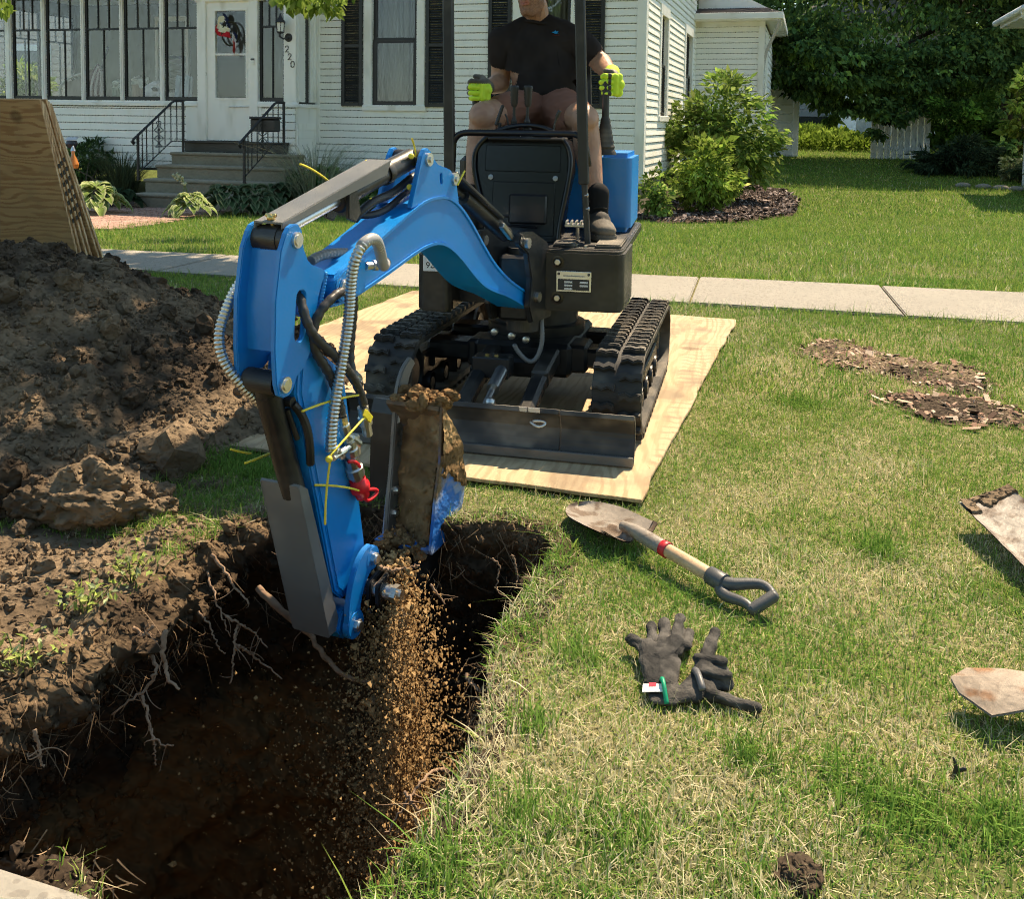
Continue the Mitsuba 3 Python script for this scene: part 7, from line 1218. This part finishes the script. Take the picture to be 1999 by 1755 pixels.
tw = num('dark_twig'); lab(tw, 'short black twig stub standing in the grass below the spade', 'twig'); p = V(*(0.694,1.472,0)); scene[tw] = mikit.ply(cat([tube(spl([p, p + V(.003, 0, .015), p + V(-.001, .003, .033)], 10), np.linspace(.0055, .0015, 10), 7), tube(spl([p + V(.004, 0, .015), p + V(.014, -.004, .022)], 6) if 0 else np.linspace(p + V(.004, 0, .012), p + V(.016, -.005, .02), 5), .003, 6)]), 'painted', True, color=np.tile(V(.012, .011, .010), (cat([tube(spl([p, p + V(.003, 0, .015), p + V(-.001, .003, .033)], 10), np.linspace(.0055, .0015, 10), 7), tube(np.linspace(p + V(.004, 0, .012), p + V(.016, -.005, .02), 5), .003, 6)]).vertices.shape[0], 1)))
# pale rounded kerb stone at the pit's near edge
kb = num('kerb_stone'); lab(kb, 'pale rounded concrete kerb end at the lower left corner', 'kerb stone'); scene[kb] = mikit.ply(mv(ext(rpoly([(-.6, -.12), (.16, -.10), (.20, .0), (.12, .07), (-.6, .10)], .05, 8), .5, np.eye(4), .02), fr((.96, -.28, 0), (.28, .96, 0), (0, 0, 1), (*(-0.652,1.172), -.228))), 'concrete', 40)
# ================================================================ grass
GR = np.random.default_rng(77)
AVOID = [sg.Polygon([(.341, 2.547), (1.148, 5.006), (-.077, 5.41), (-.885, 2.95)]).buffer(-.004), sg.Polygon([(-1.38, 3.34), (-.573, 5.80), (.652, 5.398), (-.155, 2.939)]).buffer(-.004), MB_.buffer(-.03), BP_.buffer(-.02), *[P.buffer(-.05) for P in FB_]]
HP = lambda u, d: (HO + HU * u + HV * d)[:2]
AVOID += [sg.Polygon([HP(-5, -.05), HP(1.05, -.05), HP(1.05, .55), HP(5.65, .55), HP(5.65, 6.3), HP(6.9, 6.3), HP(6.9, 12), HP(-5, 12)]), sg.Polygon([HP(-.7, -1.2), HP(1.2, -1.2), HP(1.2, 0), HP(-.7, 0)])]
def ok_(q):
    x, y = q[:, 0], q[:, 1]; k = np.ones(len(q), bool)
    for P in AVOID: k &= ~shapely.contains_xy(P, x, y)
    for P in (L1, L2): k &= ~shapely.contains_xy(P, x, y) | (GR.random(len(q)) < .16 + .5 * (meshkit.noise(np.c_[q * 14, 0 * x], 5) > .55))
    k &= ~((y > near(x) + .012) & (y < far(x) - .012) & (np.abs(x) < 10)); k &= ~shapely.contains_xy(PITP.buffer(-.012), x, y)
    inb = (x > PX0) & (x < PX1) & (y > PY0) & (y < PY1); h = np.where(inb, mound(x, y), 0); k &= h < .012 + .01 * GR.random(len(q))
    dp = shapely.distance(PITP, shapely.points(x, y)); leftb = (x < -.6) & (y < 2.35) & (dp < .55) & (GR.random(len(q)) > .05); k &= ~leftb
    k &= ~((dp < .09) & (GR.random(len(q)) < np.where(x > -.2, .30, .75)))
    return k
SIDES = V(0)
def frustum(y, x): return np.abs(x - .0) < .56 * y + .35
def blades(q, h, w, seed, lean=.5, seg=2, tint=None):
    g = np.random.default_rng(seed); n = len(q); inb = (q[:, 0] > PX0) & (q[:, 0] < PX1) & (q[:, 1] > PY0) & (q[:, 1] < PY1)
    z = np.where(inb, dug_z(q[:, 0], q[:, 1]), TZ(q[:, 1])) - .004; o = np.c_[q, z]
    a = g.random(n) * 6.283; d = np.c_[np.cos(a), np.sin(a), 0 * a]; s = np.c_[-np.sin(a), np.cos(a), 0 * a]; f = g.uniform(0, 1, n); tw = g.normal(0, .6, n); s = s * np.cos(tw)[:, None] + d * np.sin(tw)[:, None]
    H = h * np.exp(g.normal(0, .35, n)); B_ = H * np.abs(g.normal(0, lean, n)); W_ = w * g.uniform(.6, 1.3, n)
    us = np.linspace(0, 1, seg + 1); vs = []
    for u in us[:-1]: P = o + d * (B_ * u ** 1.8)[:, None] + np.c_[0 * H, 0 * H, H * u * (1 - .25 * u * np.clip(B_ / H, 0, 1.6))]; vs += [P - s * (W_ * (1 - .55 * u))[:, None], P + s * (W_ * (1 - .55 * u))[:, None]]
    vs.append(o + d * B_[:, None] + np.c_[0 * H, 0 * H, H * (1 - .25 * np.clip(B_ / H, 0, 1.6))]); v = np.stack(vs, 1); m = v.shape[1]; fs = []
    for k in range(seg - 1): i = 2 * k; fs += [[i, i + 1, i + 3], [i, i + 3, i + 2]]
    fs.append([m - 3, m - 2, m - 1]); F_ = np.array(fs)[None] + (np.arange(n) * m)[:, None, None]
    P3 = np.c_[q * 1.0, 0 * a]; big = meshkit.fbm(P3 * .9, 3, 41); mid = meshkit.fbm(P3 * 4.5, 3, 42); tuft = meshkit.noise(P3 * 3.1, 43)
    y = q[:, 1]; green = np.clip(.78 + .9 * (big - .5) + 1.5 * (mid - .5) + np.interp(y, [1, 2.5, 5, 6.5, 9, 20], [.02, .08, .20, .46, .5, .55]) + (q[:, 0] < -.3) * (y < 7) * .35, .05, .97)
    isg = g.random(n) < green; t = g.random((n, 1)); gr = (1 - t) * V(.10, .225, .035) + t * V(.20, .335, .075); yl = (1 - t) * V(.21, .31, .05) + t * V(.33, .40, .10); st_ = (1 - t) * V(.52, .46, .28) + t * V(.74, .68, .47)
    c = np.where((g.random(n) < .36 + .4 * (tuft - .5) + .12 * (y > 5.5))[:, None], yl, gr); c = np.where(isg[:, None], c, st_) * np.exp(g.normal(0, .15, (n, 1)))
    return TM(v.reshape(-1, 3), F_.reshape(-1, 3)), np.clip(np.repeat(c, m, 0), 0, 1)
def area(n, x0, x1, y0, y1, dens=None):
    q = np.c_[GR.uniform(x0, x1, n), GR.uniform(y0, y1, n)]; q = q[frustum(q[:, 1], q[:, 0])]
    return q[ok_(q)]
def lawn_piece(key, label, q, h, w, seed, lean=.6, seg=2):
    m, c = blades(q, h, w, seed, lean, seg); add(key, m, 'grass_blade', False, c, label=label, kind='stuff')
q = np.vstack([area(165000, -.9, 1.6, 1.0, 2.3), area(170000, -1.4, 2.3, 2.3, 3.6)])
hh = .017 * (.55 + .9 * meshkit.fbm(np.c_[q * 3.3, 0 * q[:, 0]], 3, 44))
lawn_piece('near_grass', 'dry straw and green grass blades of the near lawn', q, hh, .0012, 1, .85)
# thatch: flat dead blades lying between
q = np.vstack([area(34000, -.9, 1.6, 1.0, 2.3), area(34000, -.9, 2.3, 2.3, 3.8)]); m, c = blades(q, np.full(len(q), .009), .0012, 2, 2.6, 2); k_ = len(c) // len(q)
add('thatch_straw', m, 'grass_blade', False, np.repeat(V(.62, .54, .32) * np.exp(GR.normal(0, .3, (len(q), 1))), k_, 0), label='dead straw lying between the blades of the near lawn', kind='stuff')
q = area(190000, -2.9, 3.6, 3.6, 6.6); hh = .024 * (.6 + .8 * meshkit.fbm(np.c_[q * 3.3, 0 * q[:, 0]], 3, 44)) * (1 + .5 * np.exp(-np.abs(q[:, 1] - near(q[:, 0])) / .08)); lawn_piece('mid_grass', 'grass of the parkway strip between the walk and the pit', q, hh, .0019, 3, .65)
q = area(210000, -5.8, 7.5, 5.6, 13); q = q[q[:, 1] > far(q[:, 0]) - .03]; hh = .038 * (.6 + .8 * meshkit.fbm(np.c_[q * 2.3, 0 * q[:, 0]], 3, 44)) * (1 + .8 * np.exp(-np.abs(q[:, 1] - far(q[:, 0])) / .1)); lawn_piece('yard_grass', 'mown green grass of the front yard beyond the walk', q, hh, .0036, 4, .6, 1)
q = area(150000, -1, 14, 13, 25); q = q[q[:, 0] > 1.5]; lawn_piece('far_grass', 'mown grass of the side yard running back to the garden', q, np.full(len(q), .045), .0075, 5, .6, 1)
# coarse tufts: dark green clumps in the near lawn
tq = []; tr_ = np.random.default_rng(12)
for p, r, n in (((0.878,2.305), .07, 420), ((0.54,1.441), .09, 420), ((0.395,1.517), .05, 200), ((0.605,1.392), .06, 260), ((0.718,1.362), .06, 300), ((0.157,1.33), .07, 320), ((0.021,1.369), .08, 360), ((-0.083,1.268), .06, 320), ((1.048,3.545), .12, 500), ((2.03,4.314), .14, 420), ((-0.793,2.841), .10, 700), ((-0.707,2.739), .08, 500), ((0.047,1.589), .05, 220), ((0.137,1.798), .05, 180)):
    tq.append(V(*p)[:2] + tr_.normal(0, .5, (n, 2)) * r)
q = np.vstack(tq); q = q[ok_(q)]; m, c = blades(q, np.full(len(q), .028), .0016, 6, .8, 3); g6 = np.random.default_rng(6); cc = np.repeat((V(.10, .20, .03) + g6.random((len(q), 1)) * V(.12, .16, .05)), len(c) // len(q), 0); add('grass_tufts', m, 'grass_blade', False, cc, label='darker green tufts scattered through the lawn', kind='stuff')
# grass hanging over the cut edge
sel = np.flatnonzero((B[:, 0] > -.35) | (B[:, 1] > 2.2)); sel = sel[GR.integers(0, len(sel), 2600)]; q = B[sel] - inn[sel] * GR.uniform(-.004, .05, (len(sel), 1)); m, c = blades(q, np.full(len(q), .023), .0014, 7, 1.1, 3); add('edge_grass', m, 'grass_blade', False, c, label='ragged grass along the cut edge of the pit', kind='stuff')
